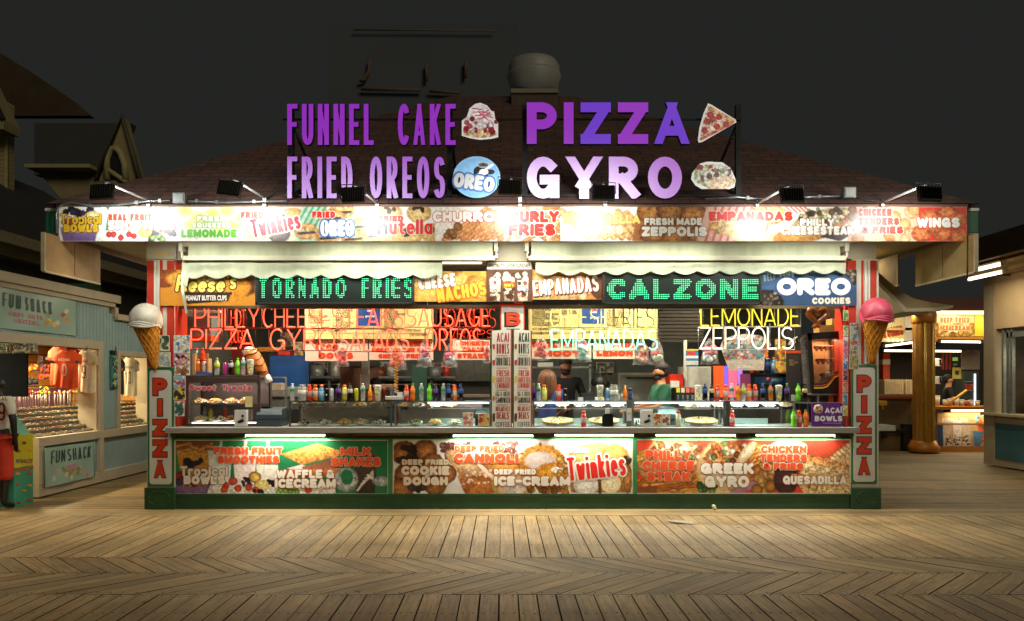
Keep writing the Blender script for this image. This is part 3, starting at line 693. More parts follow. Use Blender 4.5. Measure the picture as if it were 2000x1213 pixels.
# --- the long food banner under the roof edge
bx = (115, 404, 1888, 471); p = Print(bx, .72, 'e9e4da', 11)
p.poly([(115, 404), (205, 404), (205, 471), (115, 471)], 'e6ded4'); p.poly([(200, 404), (385, 404), (385, 450), (200, 450)], '2f8f5c', n=.05)
for x in (190, 232, 272, 312, 352, 388): p.poly([(x - 17, 404), (x + 17, 404), (x + 21, 412), (x + 14, 471), (x - 14, 471), (x - 21, 412)], 'f3f1ea', 'e4e8dc')
p.poly([(118, 446), (192, 446), (186, 471), (124, 471)], '8a6aa0', '6a4c86'); p.ell(156, 446, 37, 9, 'd8c3a0', 'b99a72', n=.5); p.scatter(16, (124, 428, 190, 446), (4, 7), ['d02a2a', 'c03040', 'e25a4a', 'a31d2c'])
p.scatter(14, (128, 407, 180, 419), (5, 8), ['231d2c', '2f2a44', '1b1a24'], dark=.9); p.ell(183, 422, 17, 10, 'f0e2a4', 'd9bd62')
for x, c in ((213, 'd8342c'), (236, 'cc2f30'), (252, 'd63a34'), (262, 'c42a2a'), (222, 'e04a3a')): p.ell(x, 458 + (x % 3) * 3, 6, 6, c, '8e1a1c')
p.scatter(16, (286, 450, 322, 468), (4, 7), ['8fbf4a', '79ad3c', 'a6cc62', '2c3a24']); p.scatter(12, (300, 446, 345, 458), (3, 5), ['20202a', '2c2e46']); p.ell(283, 452, 14, 12, 'ecd26a', 'd9b445')
for i in range(9): p.ell(360 + 14 * i, 412 + 7 * (i % 3) + 20 * (i % 2), 17, 13, 'f2dd66', 'e6e0b0', n=.1)
p.poly([(470, 404), (590, 404), (590, 471), (470, 471)], 'e2cfae'); p.ell(545, 455, 22, 20, '6b5a4c', '3c332c'); p.ell(507, 452, 28, 16, 'eadcc2', 'c9a97a'); p.ell(572, 418, 22, 12, 'd9a24d', 'b97d33')
p.poly([(590, 404), (640, 404), (625, 471), (575, 471)], 'a9d2b0')
for i in range(4): p.line(600 + 12 * i, 404, 580 + 12 * i, 440, 4, '4f9a68')
for x, y in ((598, 452), (640, 462), (668, 412), (705, 440), (735, 458), (648, 424), (690, 464)): p.ell(x, y, 25, 16, 'd9ab6c', 'b9803f', n=.4); p.line(x - 14, y + 4, x + 16, y + 2, 5, '3a3634', n=.5)
for x, y in ((762, 418), (818, 416), (760, 456), (800, 462), (845, 455)): p.ell(x, y, 24, 19, 'e0bc76', 'c08b3e', n=.3); p.scatter(6, (x - 10, y - 14, x + 8, y - 2), (3, 5), ['3a231a', '4b2d20'])
p.poly([(850, 404), (990, 404), (990, 471), (850, 471)], 'e5d9c8'); 
for i in range(12): p.line(868 + 12 * i, 468 - 2 * (i % 3), 950 + 8 * i, 408 + 3 * i, 10, 'd98a4a', 'a8602a', n=.3)
p.scatter(7, (860, 440, 895, 462), (6, 9), ['c87a3c', 'b06a30'])
p.poly([(985, 404), (1110, 404), (1110, 471), (985, 471)], 'eadfd0'); p.sticks(70, (985, 400, 1110, 476), (12, 34), (5, 8), (-40, 80), FRY)
p.poly([(1095, 404), (1260, 404), (1240, 471), (1095, 471)], 'e9e2d8')
for i in range(8): p.line(1098 + 18 * i, 414 + 4 * (i % 3), 1150 + 16 * i, 462, 15, 'dba463', 'b87636', n=.35)
p.poly([(1245, 404), (1385, 404), (1385, 471), (1235, 471)], 'a8622c'); 
for x, y, r in ((1270, 415, 26), (1310, 412, 28), (1355, 420, 27), (1275, 455, 27), (1320, 458, 30), (1368, 460, 25)): p.ell(x, y, r, r * .8, 'c98238', '6f3414', n=.45)
p.poly([(1380, 404), (1475, 404), (1475, 471), (1360, 471)], 'd9a58e')
for i in range(9): p.line(1378 + 14 * i, 471, 1398 + 14 * i, 404, 5, 'c95a48')
p.ell(1430, 440, 46, 20, 'd8b06a', 'b27c38', n=.5); p.ell(1470, 462, 45, 13, 'ecd9ac', 'cda964'); p.ell(1500, 420, 40, 20, 'dcb67a', 'b8823e', n=.5)
for i in range(5): p.line(1535 + 9 * i, 404, 1548 + 9 * i, 416, 4, 'd06a58')
p.ell(1580, 452, 75, 20, 'd99a45', 'a86622', rot=-14, n=.3); p.ell(1605, 428, 62, 18, 'd9cf9c', '9a7a48', rot=-14, n=.6); p.scatter(34, (1560, 408, 1660, 436), (3, 7), ['5a3524', '3c241a', '7aa04a', 'e8dcb6', 'c43420', '6b4230', 'd9c48a']); p.poly([(1600, 462), (1672, 434), (1676, 452), (1640, 471)], '3a231a')
p.poly([(1665, 404), (1795, 404), (1795, 471), (1655, 471)], 'dda77c'); p.scatter(26, (1665, 408, 1790, 470), (8, 15), ['d99a58', 'e2b27c', 'c97c3c'], dark=.7); p.scatter(8, (1660, 404, 1700, 471), (6, 11), ['8a4a22', 'a85a26'])
p.poly([(1795, 404), (1888, 404), (1888, 471), (1790, 471)], 'd42a1c'); 
for x, y in ((1815, 425), (1850, 418), (1840, 455), (1870, 430), (1800, 456), (1874, 462), (1825, 440)): p.ell(x, y, 20, 16, 'e27a3a', 'a83a18', n=.45)
T = sign('food_banner', 'long printed food banner across the whole roof edge', bx, -.64, .04, pr=p, edge='dcd8cc')
BG = dict(gap=.05)
words(T, [('Tropical', (118, 418, 198, 438), 3.4, 'e8bd2c', '6a4a2a', 1.2, BG), ('BOWLS', (125, 438, 193, 454), 4.8, 'e8bd2c', '6a4a2a', 1., BG),
 ('REAL FRUIT', (212, 418, 297, 431), 4.2, 'd8503a', 'f0e6dc', 1.2), ('SMOOTHIES', (211, 431, 343, 450), 5.6, 'eee9e0', 'd24a3a', 1.2, BG),
 ('FRESH', (385, 422, 441, 433), 3.6, 'e8ecd8', '6fae4e', 1.), ('SQUEEZED', (375, 435, 452, 445), 3.4, 'e8ecd8', '6fae4e', 1.), ('LEMONADE', (354, 448, 463, 464), 5, '63b33a', 'e6edd2', 1.3, BG),
 ('FRIED', (471, 414, 515, 427), 3.8, 'd84a3a', 'f0e2d6', 1.2), ('Twinkies', (490, 420, 586, 456), 5.5, 'd42a3c', 'f2e8e2', 3, dict(rot=11, gap=.05)),
 ('FRIED', (610, 413, 655, 426), 4.4, 'd92a1c', 'f0e2d6', 1.), ('OREO', (626, 430, 692, 462), 9, 'eef0f2', '3d6fb8', 3, dict(gap=.02)),
 ('FRIED', (738, 421, 788, 433), 4.4, 'dc3a2c', 'f0e2d6', 1.), ('n', (738, 428, 757, 458), 5.5, '262a30', 'ded6c8', 1.), ('utella', (760, 428, 845, 458), 5.5, 'd4201a', 'ded6c8', 1., dict(gap=.09)),
 ('CHURRO', (845, 413, 966, 434), 6.5, 'efe6da', 'c43a26', 1.2, BG), ('CURLY', (995, 412, 1092, 435), 7.5, 'd92a1c', 'f2e4d6', 1.6, BG), ('FRIES', (993, 437, 1085, 461), 7.5, 'd92a1c', 'f2e4d6', 1.6, BG),
 ('MOZZARELLA', (1101, 420, 1250, 437), 4.6, 'e8d070', 'b58a3a', .9, BG), ('STICKS', (1134, 441, 1217, 457), 4.6, 'ecdcae', 'c49a5a', .9, BG),
 ('FRESH MADE', (1258, 426, 1371, 440), 4.2, 'e4e0d2', '7a4a20', .9, BG), ('ZEPPOLIS', (1253, 443, 1381, 462), 6, 'e4e0d2', '7a4a20', 1.1, BG),
 ('EMPANADAS', (1384, 413, 1548, 432), 6.2, 'cf2f1e', 'ecd6c4', 1.2, BG), ('PHILLY', (1562, 427, 1629, 442), 4.8, 'eae6da', '5a4030', .9, BG), ('CHEESESTEAK', (1525, 442, 1667, 459), 5.2, 'eae6da', '8a6a50', .9, BG),
 ('CHICKEN', (1676, 407, 1741, 423), 5, 'd83a2c', 'f0dccb', 1.1, BG), ('TENDERS', (1676, 425, 1756, 440), 5, 'd83a2c', 'f0dccb', 1.1, BG), ('& FRIES', (1682, 442, 1764, 457), 5, 'd83a2c', 'f0dccb', 1.1, BG),
 ('WINGS', (1790, 425, 1874, 445), 6.2, 'eeece2', 'b8381e', 1.2, BG)], front(-.64))

# --- three printed panels on the counter front
def frame_lines(T, b, y):
    q = MB(); c = 2.2
    q.pbox(b[0] - c, b[1] - c, b[2] + c, b[1], y - .006, .02); q.pbox(b[0] - c, b[3], b[2] + c, b[3] + c, y - .006, .02); q.pbox(b[0] - c, b[1], b[0], b[3], y - .006, .02); q.pbox(b[2], b[1], b[2] + c, b[3], y - .006, .02)
    q.build('frame', mat('c8bfa4', .45, noise=.1), T)
b = (343, 861, 757, 964); p = Print(b, .95, '14703c', 21)
p.poly([(343, 861), (418, 861), (412, 905), (348, 905)], '6d3a1c', 'b9781f'); p.poly([(345, 880), (420, 880), (412, 925), (352, 925)], 'c98a28', 'a2641a', n=.2)
for i in range(5): p.line(344 + i * 15, 872 + (i % 2) * 8, 372 + i * 14, 866 + 8 * (i % 3), 8, 'c8843a', '5b2f14')
for x in (430, 478, 522): p.poly([(x - 24, 880), (x + 24, 880), (x + 17, 962), (x - 17, 962)], ['b9bdb8', 'e4c3bc', 'e6dcc0'][(x - 430) // 45 % 3], 'efe6da'); p.line(x + 2, 863, x, 882, 6, ['8fb0b8', 'e2a0a0', 'e8d6d0'][(x - 430) // 45 % 3])
p.poly([(548, 887), (620, 866), (664, 880), (662, 890), (590, 908)], 'e89a3c', 'c7702a', n=.4); p.poly([(548, 890), (590, 907), (660, 889), (660, 905), (590, 922), (550, 912)], 'eee0d6', 'e0c4c0'); p.poly([(590, 912), (662, 893), (662, 922), (596, 928)], '7a3a22', 'b06a48'); p.poly([(555, 918), (665, 914), (660, 930), (560, 932)], 'cf6a2e', 'a8501f', n=.4)
p.poly([(690, 885), (737, 885), (732, 964), (696, 964)], '5a4434', '241a14', n=.3)
for i in range(6): p.line(698 + i * 4, 958 - i * 6, 728, 915 + i * 3 + 6, 4, 'cfc4b4', n=.2)
p.ell(676, 937, 24, 24, 'b4b6ae', '7c857c', n=.5); p.ell(678, 932, 12, 15, '187040'); p.ell(745, 940, 18, 10, 'aab0a8', '6c776e', n=.5)
p.ell(378, 950, 40, 22, '7d5a86', '5a3f66'); p.ell(378, 935, 38, 16, 'c9a06a', '96602f', n=.5); p.scatter(22, (346, 926, 412, 944), (5, 9), ['c22a2a', 'a81f26', '2a3050', '3a4470', 'd9b36a']); p.scatter(8, (364, 899, 392, 912), (5, 8), ['15131a', '1f1c28'], dark=.8)
p.poly([(410, 948), (655, 946), (655, 964), (405, 964)], 'd9d4ca', 'cfcac2', n=.3)
p.scatter(22, (470, 932, 492, 948), (2, 3.5), ['17151c', '23202a']); p.scatter(16, (524, 938, 540, 950), (2, 3.5), ['17151c']); p.ell(498, 932, 12, 11, 'd9a030', '6a2a30'); p.ell(498, 932, 9, 8, 'e9c04a', 'cf9a2a'); p.ell(512, 948, 14, 11, 'e6d488', 'c9a83e'); p.ell(455, 940, 9, 8, 'cf4630', '9a2a1e')
for x, y in ((465, 954), (486, 952), (499, 957), (441, 948), (602, 957), (438, 956)): p.ell(x, y, 7, 7, 'd83a1a', '8e1d10')
p.scatter(14, (536, 950, 580, 962), (5, 8), ['8cb83e', 'a4c85e', '74a032']); p.scatter(8, (480, 958, 515, 963), (3, 5), ['1b1a20', '2a2a33'])
T = sign('smoothie_sign', 'green printed panel with smoothies and waffles, left under the counter', b, -.004, .03, pr=p); frame_lines(T, b, -.004)
words(T, [('FRESH FRUIT', (418, 873, 553, 888), 5.2, OR, 'e9cdb4', .9, BG), ('SMOOTHIES', (425, 890, 546, 905), 5.2, OR, 'e9cdb4', .9, BG), ('Tropical', (352, 910, 446, 930), 5, 'd8cbb4', '6a4630', 1.0, BG), ('BOWLS', (359, 929, 440, 946), 6, CR, '6a4630', 1., BG),
 ('WAFFLE &', (540, 917, 653, 934), 5.2, 'ece4d6', 'b0502a', 1., BG), ('ICECREAM', (537, 935, 656, 953), 5.6, 'ece4d6', 'b0502a', 1., BG), ('MILK', (665, 873, 725, 890), 5.6, OR, 'd9c0a4', .9, BG), ('SHAKES', (647, 893, 744, 911), 5.6, OR, 'd9c0a4', .9, BG)], front(-.004))
b = (769, 860, 1234, 965); p = Print(b, .95, 'dcd9d2', 22)
for x, y, r in ((790, 885, 26), (830, 880, 24), (800, 930, 30), (850, 948, 22), (785, 955, 24), (872, 925, 20), (845, 905, 22)): p.ell(x, y, r, r * .92, 'b8702c', '54270f', n=.4)
p.scatter(18, (776, 870, 812, 900), (4, 8), ['2a150c', '3a1f12', '1f100a']); p.scatter(8, (800, 948, 830, 960), (4, 7), ['2a1c24', '46303c'])
p.scatter(60, (862, 866, 915, 898), (3, 5.5), ['7a4032', '9a5a48', '5b2c22']); p.scatter(50, (965, 864, 1012, 900), (3, 5.5), ['7a4032', '9a5a48', '5b2c22'])
p.ell(932, 935, 34, 44, 'cd8a4a', 'a05a26', rot=-32, n=.4, wob=.2); p.ell(905, 905, 40, 16, 'd9a870', 'b07a44', rot=34, n=.3); p.ell(980, 905, 45, 22, 'd88a30', 'a85e1e', rot=15, n=.4); p.ell(935, 950, 32, 22, 'bf6a22', '8a4416', n=.4); p.scatter(26, (905, 915, 960, 950), (1.5, 3), ['e8d4c4', 'e4c4b4'], dark=.9); p.line(935, 906, 965, 935, 7, 'e0c6b4', n=.1)
p.ell(1058, 905, 46, 38, 'd89a3c', 'a8621c', n=.6, wob=.25); p.ell(1055, 900, 30, 18, 'd9c6c0', 'c4aaa4', n=.12); p.ell(1080, 925, 36, 22, 'dd941f', 'a8621a', n=.6, wob=.25); p.ell(1000, 945, 40, 30, 'cfa878', 'b0803e', n=.25); p.ell(1005, 950, 26, 16, 'd9c8c0', 'bba59c'); p.scatter(34, (1030, 940, 1105, 963), (4, 8), ['c9781f', 'a85a18', 'd8922e', '7a3c12']); p.ell(1088, 918, 12, 6, 'ece4da'); p.scatter(18, (1088, 885, 1110, 950), (4, 8), ['c9781f', 'b3661a', 'dfa040'])
p.ell(1155, 890, 48, 24, 'e6bd6c', 'c38a3c', rot=-10, n=.25); p.ell(1200, 905, 32, 38, 'e0ae5c', 'b47a2e', n=.25); p.poly([(1112, 920), (1232, 915), (1232, 962), (1115, 962)], 'c68a3e', '8e5a24', n=.35); p.ell(1145, 948, 25, 18, 'eae4da', 'c9c2b8', n=.2); p.ell(1193, 945, 20, 19, 'ece0bc', 'd9bd84', n=.2); p.line(1170, 922, 1172, 962, 6, '4c2c18', n=.5); p.ell(1226, 935, 9, 28, 'b87a30', '6a3a14', n=.4); p.scatter(6, (1218, 892, 1232, 905), (3, 6), ['3a2416'])
T = sign('dessert_sign', 'pale printed panel of deep fried desserts in the middle under the counter', b, -.004, .03, pr=p); frame_lines(T, b, -.004)
words(T, [('DEEP FRIED', (785, 897, 877, 908), 3.8, 'd9c8ae', '6a3a1c', .9, BG), ('COOKIE', (784, 910, 878, 928), 6.2, 'e0d2bc', '8a4a26', 1., BG), ('DOUGH', (788, 931, 875, 948), 6.2, 'e4d8c4', '8a4a26', 1., BG),
 ('DEEP FRIED', (888, 870, 985, 882), 4.2, 'e8562e', 'efdccc', .9, BG), ('CANNOLI', (887, 885, 1013, 905), 7, OR, 'efdccc', 1.1, BG), ('DEEP FRIED', (965, 916, 1047, 927), 3.8, 'ece4d8', 'a8552a', .8, BG), ('ICE-CREAM', (965, 930, 1114, 949), 6.6, 'ece4d8', 'a8552a', 1., BG),
 ('FRIED', (1103, 874, 1150, 885), 3.6, 'f0e8dc', 'd86a4a', .8, BG), ('Twinkies', (1108, 888, 1221, 934), 6.4, 'd8281c', 'f0e8e0', 3.4, dict(rot=6, gap=.05))], front(-.004))
b = (1244, 860, 1660, 963); p = Print(b, .95, 'd2331c', 23)
p.sticks(90, (1244, 925, 1420, 963), (25, 60), (6, 9), (-15, 40), ['e08a2a', 'd0741c', 'eba244', 'b85c14']); p.sticks(40, (1400, 890, 1500, 963), (25, 55), (5, 8), (20, 70), ['e08a2a', 'c8681a', 'eba244']); p.sticks(14, (1240, 885, 1262, 915), (12, 30), (7, 10), (10, 60), ['e08a2a', 'eba244'])
p.ell(1315, 880, 50, 20, 'e4cf96', 'b88a4a', n=.6, wob=.2); p.scatter(70, (1275, 866, 1370, 905), (3, 7), ['e8dcae', 'd9c27e', '7a9a46', 'b06a34', 'ecd9b0', '8a4a2a', 'c8432a']); p.ell(1270, 915, 26, 20, 'c98a4a', '9a5420', n=.4); p.poly([(1244, 952), (1285, 948), (1282, 963), (1244, 963)], '7a3a1a')
p.ell(1412, 915, 52, 56, 'e8cfa4', 'c79a5c', rot=25, n=.2); p.ell(1418, 893, 44, 30, 'd8803a', '8a3f1c', rot=-20, n=.6, wob=.25); p.scatter(50, (1385, 866, 1460, 905), (3, 7), ['7a3a1c', 'a8582c', 'e8dcc4', '5f8a3a', 'c04a24', 'ded0b0', 'e08a3a']); p.ell(1458, 885, 10, 28, 'e8d9b8', 'c4a06a', rot=38); p.scatter(14, (1365, 945, 1400, 960), (4, 7), ['2f5a2a', '44702f', '6f8f3e']); p.poly([(1425, 958), (1475, 938), (1480, 950), (1450, 963), (1425, 963)], 'a06a86')
p.scatter(46, (1478, 905, 1535, 960), (7, 13), ['d88a34', 'c2701f', 'e2a04c']); p.sticks(16, (1478, 870, 1500, 885), (14, 30), (5, 7), (-40, 10), ['e8a24c']); p.ell(1540, 873, 36, 14, 'ece2cc', 'c9b48c', n=.4); p.ell(1535, 935, 24, 32, '4a1f22', '2a1014', n=.4)
p.poly([(1578, 885), (1655, 866), (1660, 862), (1660, 905), (1600, 900)], 'eacb9a', 'd0a064', n=.35); p.poly([(1578, 888), (1660, 905), (1660, 925), (1572, 912)], 'c9743a', 'e0ac66', n=.55); p.poly([(1570, 905), (1660, 920), (1660, 945), (1560, 925)], 'e6c490', 'c08a4a', n=.5); p.poly([(1545, 925), (1660, 940), (1660, 963), (1570, 963)], 'c07a3a', 'e2b878', n=.6)
for i in range(9): p.line(1582 + i * 10, 884 - i * 2, 1602 + i * 10, 898 - i, 2, '8a5224')
T = sign('sandwich_sign', 'red printed panel of sandwiches and fries, right under the counter', b, -.004, .03, pr=p); frame_lines(T, b, -.004)
words(T, [('PHILLY', (1260, 879, 1350, 898), 6.4, OR, 'f0d2b4', .9, BG), ('CHEESE', (1255, 900, 1356, 919), 6.4, OR, 'f0d2b4', .9, BG), ('STEAK', (1263, 921, 1348, 940), 6.4, OR, 'f0d2b4', .9, BG), ('GREEK', (1368, 904, 1472, 926), 7.4, 'ece6da', '8e4420', 1., BG), ('GYRO', (1376, 929, 1463, 952), 7.4, 'ece6da', '8e4420', 1., BG),
 ('CHICKEN', (1486, 870, 1575, 885), 4.8, OR, 'f3ddc6', 1.2, BG), ('TENDERS', (1484, 887, 1576, 902), 4.8, OR, 'f3ddc6', 1.2, BG), ('& FRIES', (1490, 904, 1569, 918), 4.8, OR, 'f3ddc6', 1.2, BG), ('QUESADILLA', (1529, 929, 1653, 946), 5, 'ece4d6', '9a4a22', .9, BG)], front(-.004))

# --- the row of signs under the awnings
YS = -.04
b = (313, 527, 498, 597); p = Print(b, .9, 'd98a1f', 31); p.ell(455, 550, 55, 28, '5a2f18', '3f1f10', rot=8); p.ell(420, 562, 70, 32, 'd9881c', 'cf7c16'); p.ell(322, 540, 26, 22, '9a4a16', '6a2f10', n=.4); p.ell(385, 545, 60, 20, 'eec04a', 'd98a1f'); p.poly([(358, 573), (452, 571), (446, 588), (366, 594)], '37241a', '2a1a12')
for i in range(12): p.ell(362 + i * 8, 573, 4, 3, '37241a')
T = sign('peanut_butter_cup_sign', 'orange and brown peanut butter cup sign at the left end', b, YS, .015, pr=p)
words(T, [('R', (342, 536, 366, 570), 6.5, 'f0dc6a', '4a260f', 2.2, dict(slant=.18)), ('eese', (366, 541, 438, 571), 6.2, 'f0dc6a', '4a260f', 2.2, dict(gap=.03, slant=.18)), ("'s", (440, 533, 461, 565), 5.8, 'f0dc6a', '4a260f', 2.2, dict(gap=.06, slant=.1))], front(YS))
smalltext(T, 'PEANUT BUTTER CUPS', (363, 577, 443, 587), front(YS), 'e8e4dc', fat=.03)
def led(text, box, lab, th, pitch, rows, lo, tbox):
    t = thing('led_sign', lab, 'sign', W((box[0] + box[2]) / 2, box[3], YS - .03), 'green dot matrix signs')
    MB().pbox(*box, YS - .03, .1).build('housing', mat('17201d', .35, noise=.3, scale=30), t, .006)
    q = MB(); q.pbox(box[0], box[1], box[2], box[1] + 3, YS - .036, .02); q.pbox(box[0], box[3] - 3, box[2], box[3], YS - .036, .02); q.pbox(box[0], box[1], box[0] + 3, box[3], YS - .036, .02); q.pbox(box[2] - 3, box[1], box[2], box[3], YS - .036, .02)
    q.build('rim', mat('2a2f2c', .4), t)
    m = MB(); o = MB(); segs = [] ; fn = front(YS - .03)
    st, _ = strokes(text, tbox, th, gap=.16, sp=.42)
    for pl, gb, ch in st: segs += [(pl[i], pl[i + 1]) for i in range(len(pl) - 1)]
    sg = np.array([[*a, *b_] for a, b_ in segs])
    for j in range(rows):
        y = lo + j * pitch; x = box[0] + 5
        while x < box[2] - 5:
            dx, dy = sg[:, 2] - sg[:, 0], sg[:, 3] - sg[:, 1]; k = np.clip(((x - sg[:, 0]) * dx + (y - sg[:, 1]) * dy) / (dx * dx + dy * dy + 1e-9), 0, 1)
            d = np.hypot(x - sg[:, 0] - k * dx, y - sg[:, 1] - k * dy).min(); on = d < th / 2
            r = .31 * pitch; (m if on else o).add([fn(x + r * math.cos(a * math.pi / 3), y + r * math.sin(a * math.pi / 3), .003) for a in range(6)], [tuple(range(6))])
            x += pitch
    m.build('lit_dots', lamp_mat('4cf0a4', 1.25), t); o.build('unlit_dots', mat('24302c', .3), t)
led('TORNADO FRIES', (500, 534, 808, 593), 'green dot matrix sign spelling TORNADO FRIES', 6.6, 3.62, 11, 544.5, (506, 542.5, 806, 583))
led('CALZONE', (1178, 530, 1488, 593), 'green dot matrix sign spelling CALZONE', 12.5, 3.62, 11, 546.5, (1186, 544, 1482, 585))
b = (809, 530, 953, 589); p = Print(b, .9, 'd9922e', 33); p.scatter(40, (809, 530, 953, 589), (9, 20), ['e2a63c', 'cf7f1f', 'e9b85a', 'c2701c'], dark=.75); p.ell(835, 575, 30, 22, 'e8b04a', 'd0862a'); 
T = sign('nacho_sign', 'orange cheese nachos sign beside the first dot matrix sign', b, YS, .015, pr=p)
words(T, [('CHEESE', (817, 537, 890, 563), 6.6, 'efe6d8', '8a4a1e', 1.3, dict(rot=7, gap=.05)), ('NACHOS', (853, 556, 950, 584), 6.2, 'f0b43c', 'd9552a', 1.4, dict(rot=9, gap=.05))], front(YS))
b = (950, 510, 1040, 589); p = Print(b, 1., '5a3826', 34); p.poly([(952, 512), (1038, 512), (1038, 526), (952, 526)], 'dcdad2', n=.03)
for x in (967, 994, 1021):
    p.poly([(x - 11, 548), (x + 11, 548), (x + 9, 588), (x - 9, 588)], 'd9ccb8', 'b8a48c', n=.5); p.scatter(10, (x - 10, 534, x + 10, 548), (4, 6), ['ece6da', 'e2d8c6', '4a3020'], dark=.8); p.scatter(8, (x - 9, 552, x + 9, 586), (3, 5), ['4a2a1a', 'b5401f', '6a3a22'])
p.ell(994, 556, 13, 7, 'd84a16', 'c03a10')
T = sign('sundae_sign', 'small layer sundae poster with red edge above the centre post', b, YS - .02, .015, pr=p, edge='c2331e'); smalltext(T, 'SPECIALTY LAYER SUNDAES', (954, 515, 1036, 523), front(YS - .02), '3a3a38', fat=.02)
words(T, [("eese's", (985, 552, 1003, 560), 1.2, 'f0d84a', None, 0, dict(gap=.04))], front(YS - .02)); smalltext(T, 'HEATH', (957, 566, 977, 571), front(YS - .02), 'e4dccb'); smalltext(T, 'OREO', (1012, 562, 1032, 568), front(YS - .02), 'b9d0e8', fat=.03)
b = (1036, 526, 1177, 585); p = Print(b, .9, 'e09a3e', 35); p.ell(1060, 545, 40, 26, 'e6b86a', 'd08a34'); p.ell(1150, 570, 40, 22, 'd9803a', 'a8501f', n=.4); p.scatter(16, (1060, 568, 1170, 585), (7, 12), ['e2a66a', 'd8803a', 'ecc08a'], dark=.7); p.ell(1170, 555, 18, 30, '6a3a20', '4a2414')
T = sign('empanada_sign', 'orange sign with white slab lettering EMPANADAS', b, YS, .015, pr=p); words(T, [('EMPANADAS', (1041, 545, 1171, 577), 5.4, '5a3a1e', None, 0, dict(rot=4.5, gap=.05)), ('EMPANADAS', (1040, 542, 1169, 574), 5., 'f0e4d8', 'b53a22', 1.1, dict(rot=4.5, gap=.05))], front(YS))
b = (1488, 527, 1673, 597); p = Print(b, .9, '2b4a74', 36); p.poly([(1488, 560), (1672, 520), (1672, 560), (1488, 590)], '37608f', '2f5282', n=.05); p.ell(1500, 592, 30, 26, '2a221e', '1a1512', n=.6); p.scatter(26, (1490, 572, 1522, 596), (2, 4), ['7a6a58', '4a3c32', '9a8a74']); p.ell(1660, 540, 22, 18, '2a221e', '1c1713', n=.6); p.scatter(26, (1645, 528, 1672, 554), (2, 4), ['8a7a64', '4a3c32', 'a09078'])
T = sign('cookie_sign', 'dark blue deep fried cookie sign at the right end', b, YS, .015, pr=p); words(T, [('OREO', (1517, 543, 1661, 577), 11, 'ecebe4', '2c4f80', 4.2, dict(gap=.02))], front(YS), off=.006)
words(T, [('COOKIES', (1586, 581, 1661, 594), 4, 'e6ddcc', None, 0, dict(gap=.08))], front(YS)); words(T, [('DEEP FRIED', (1491, 532, 1551, 546), 2.6, '7f98a4', None, 0, dict(rot=8, gap=.12))], front(YS))

# --- PIZZA boards on the two posts, with ice cream cones above
for x0, x1, y0, y1, tx, side_w in ((288, 339, 718, 950, 298, 'left'), (1663, 1713, 713, 945, 1673, 'right')):
    T = thing('pizza_sign', 'white upright PIZZA board with green edge on the %s post' % side_w, 'sign', W((x0 + x1) / 2, y1, -.02), 'upright boards on the posts')
    MB().pbox(x0, y0, x1, y1, -.022, .02).build('board', mat('2c6b3c', .4, noise=.12), T, .004)
    q = MB(); r = 6; pts = []
    for cx, cy, a0 in ((x0 + 4 + r, y0 + 5 + r, 180), (x1 - 4 - r, y0 + 5 + r, 270), (x1 - 4 - r, y1 - 4 - r, 0), (x0 + 4 + r, y1 - 4 - r, 90)): pts += [(cx + r * math.cos(R(a0 + k * 22.5)), cy + r * math.sin(R(a0 + k * 22.5))) for k in range(5)]
    q.prism(pts[::-1], front(-.027), .005); q.build('white_face', mat('c9c8bf', .35, noise=.07, scale=6), T)
    for i, ch in enumerate('PIZZA'):
        yy = y0 + (21 if side_w == 'left' else 20) + i * 40.2; bxs = (tx + 1, yy, tx + 28, yy + 33) if ch != 'I' else (tx + 10, yy, tx + 20, yy + 33)
        if ch == 'A': bxs = (tx + 4, yy, tx + 25, yy + 33)
        q = MB(); tw = 7.6 if ch == 'A' else 9.5; letters(q, ch, bxs, tw, front(-.027), .002, True, 1.6, 0); letters(q, ch, bxs, tw, front(-.027), .005, True, 0, 1)
        q.build('letter', [mat('3a1c18', .5), mat('c33a1c', .4, noise=.1)], T)
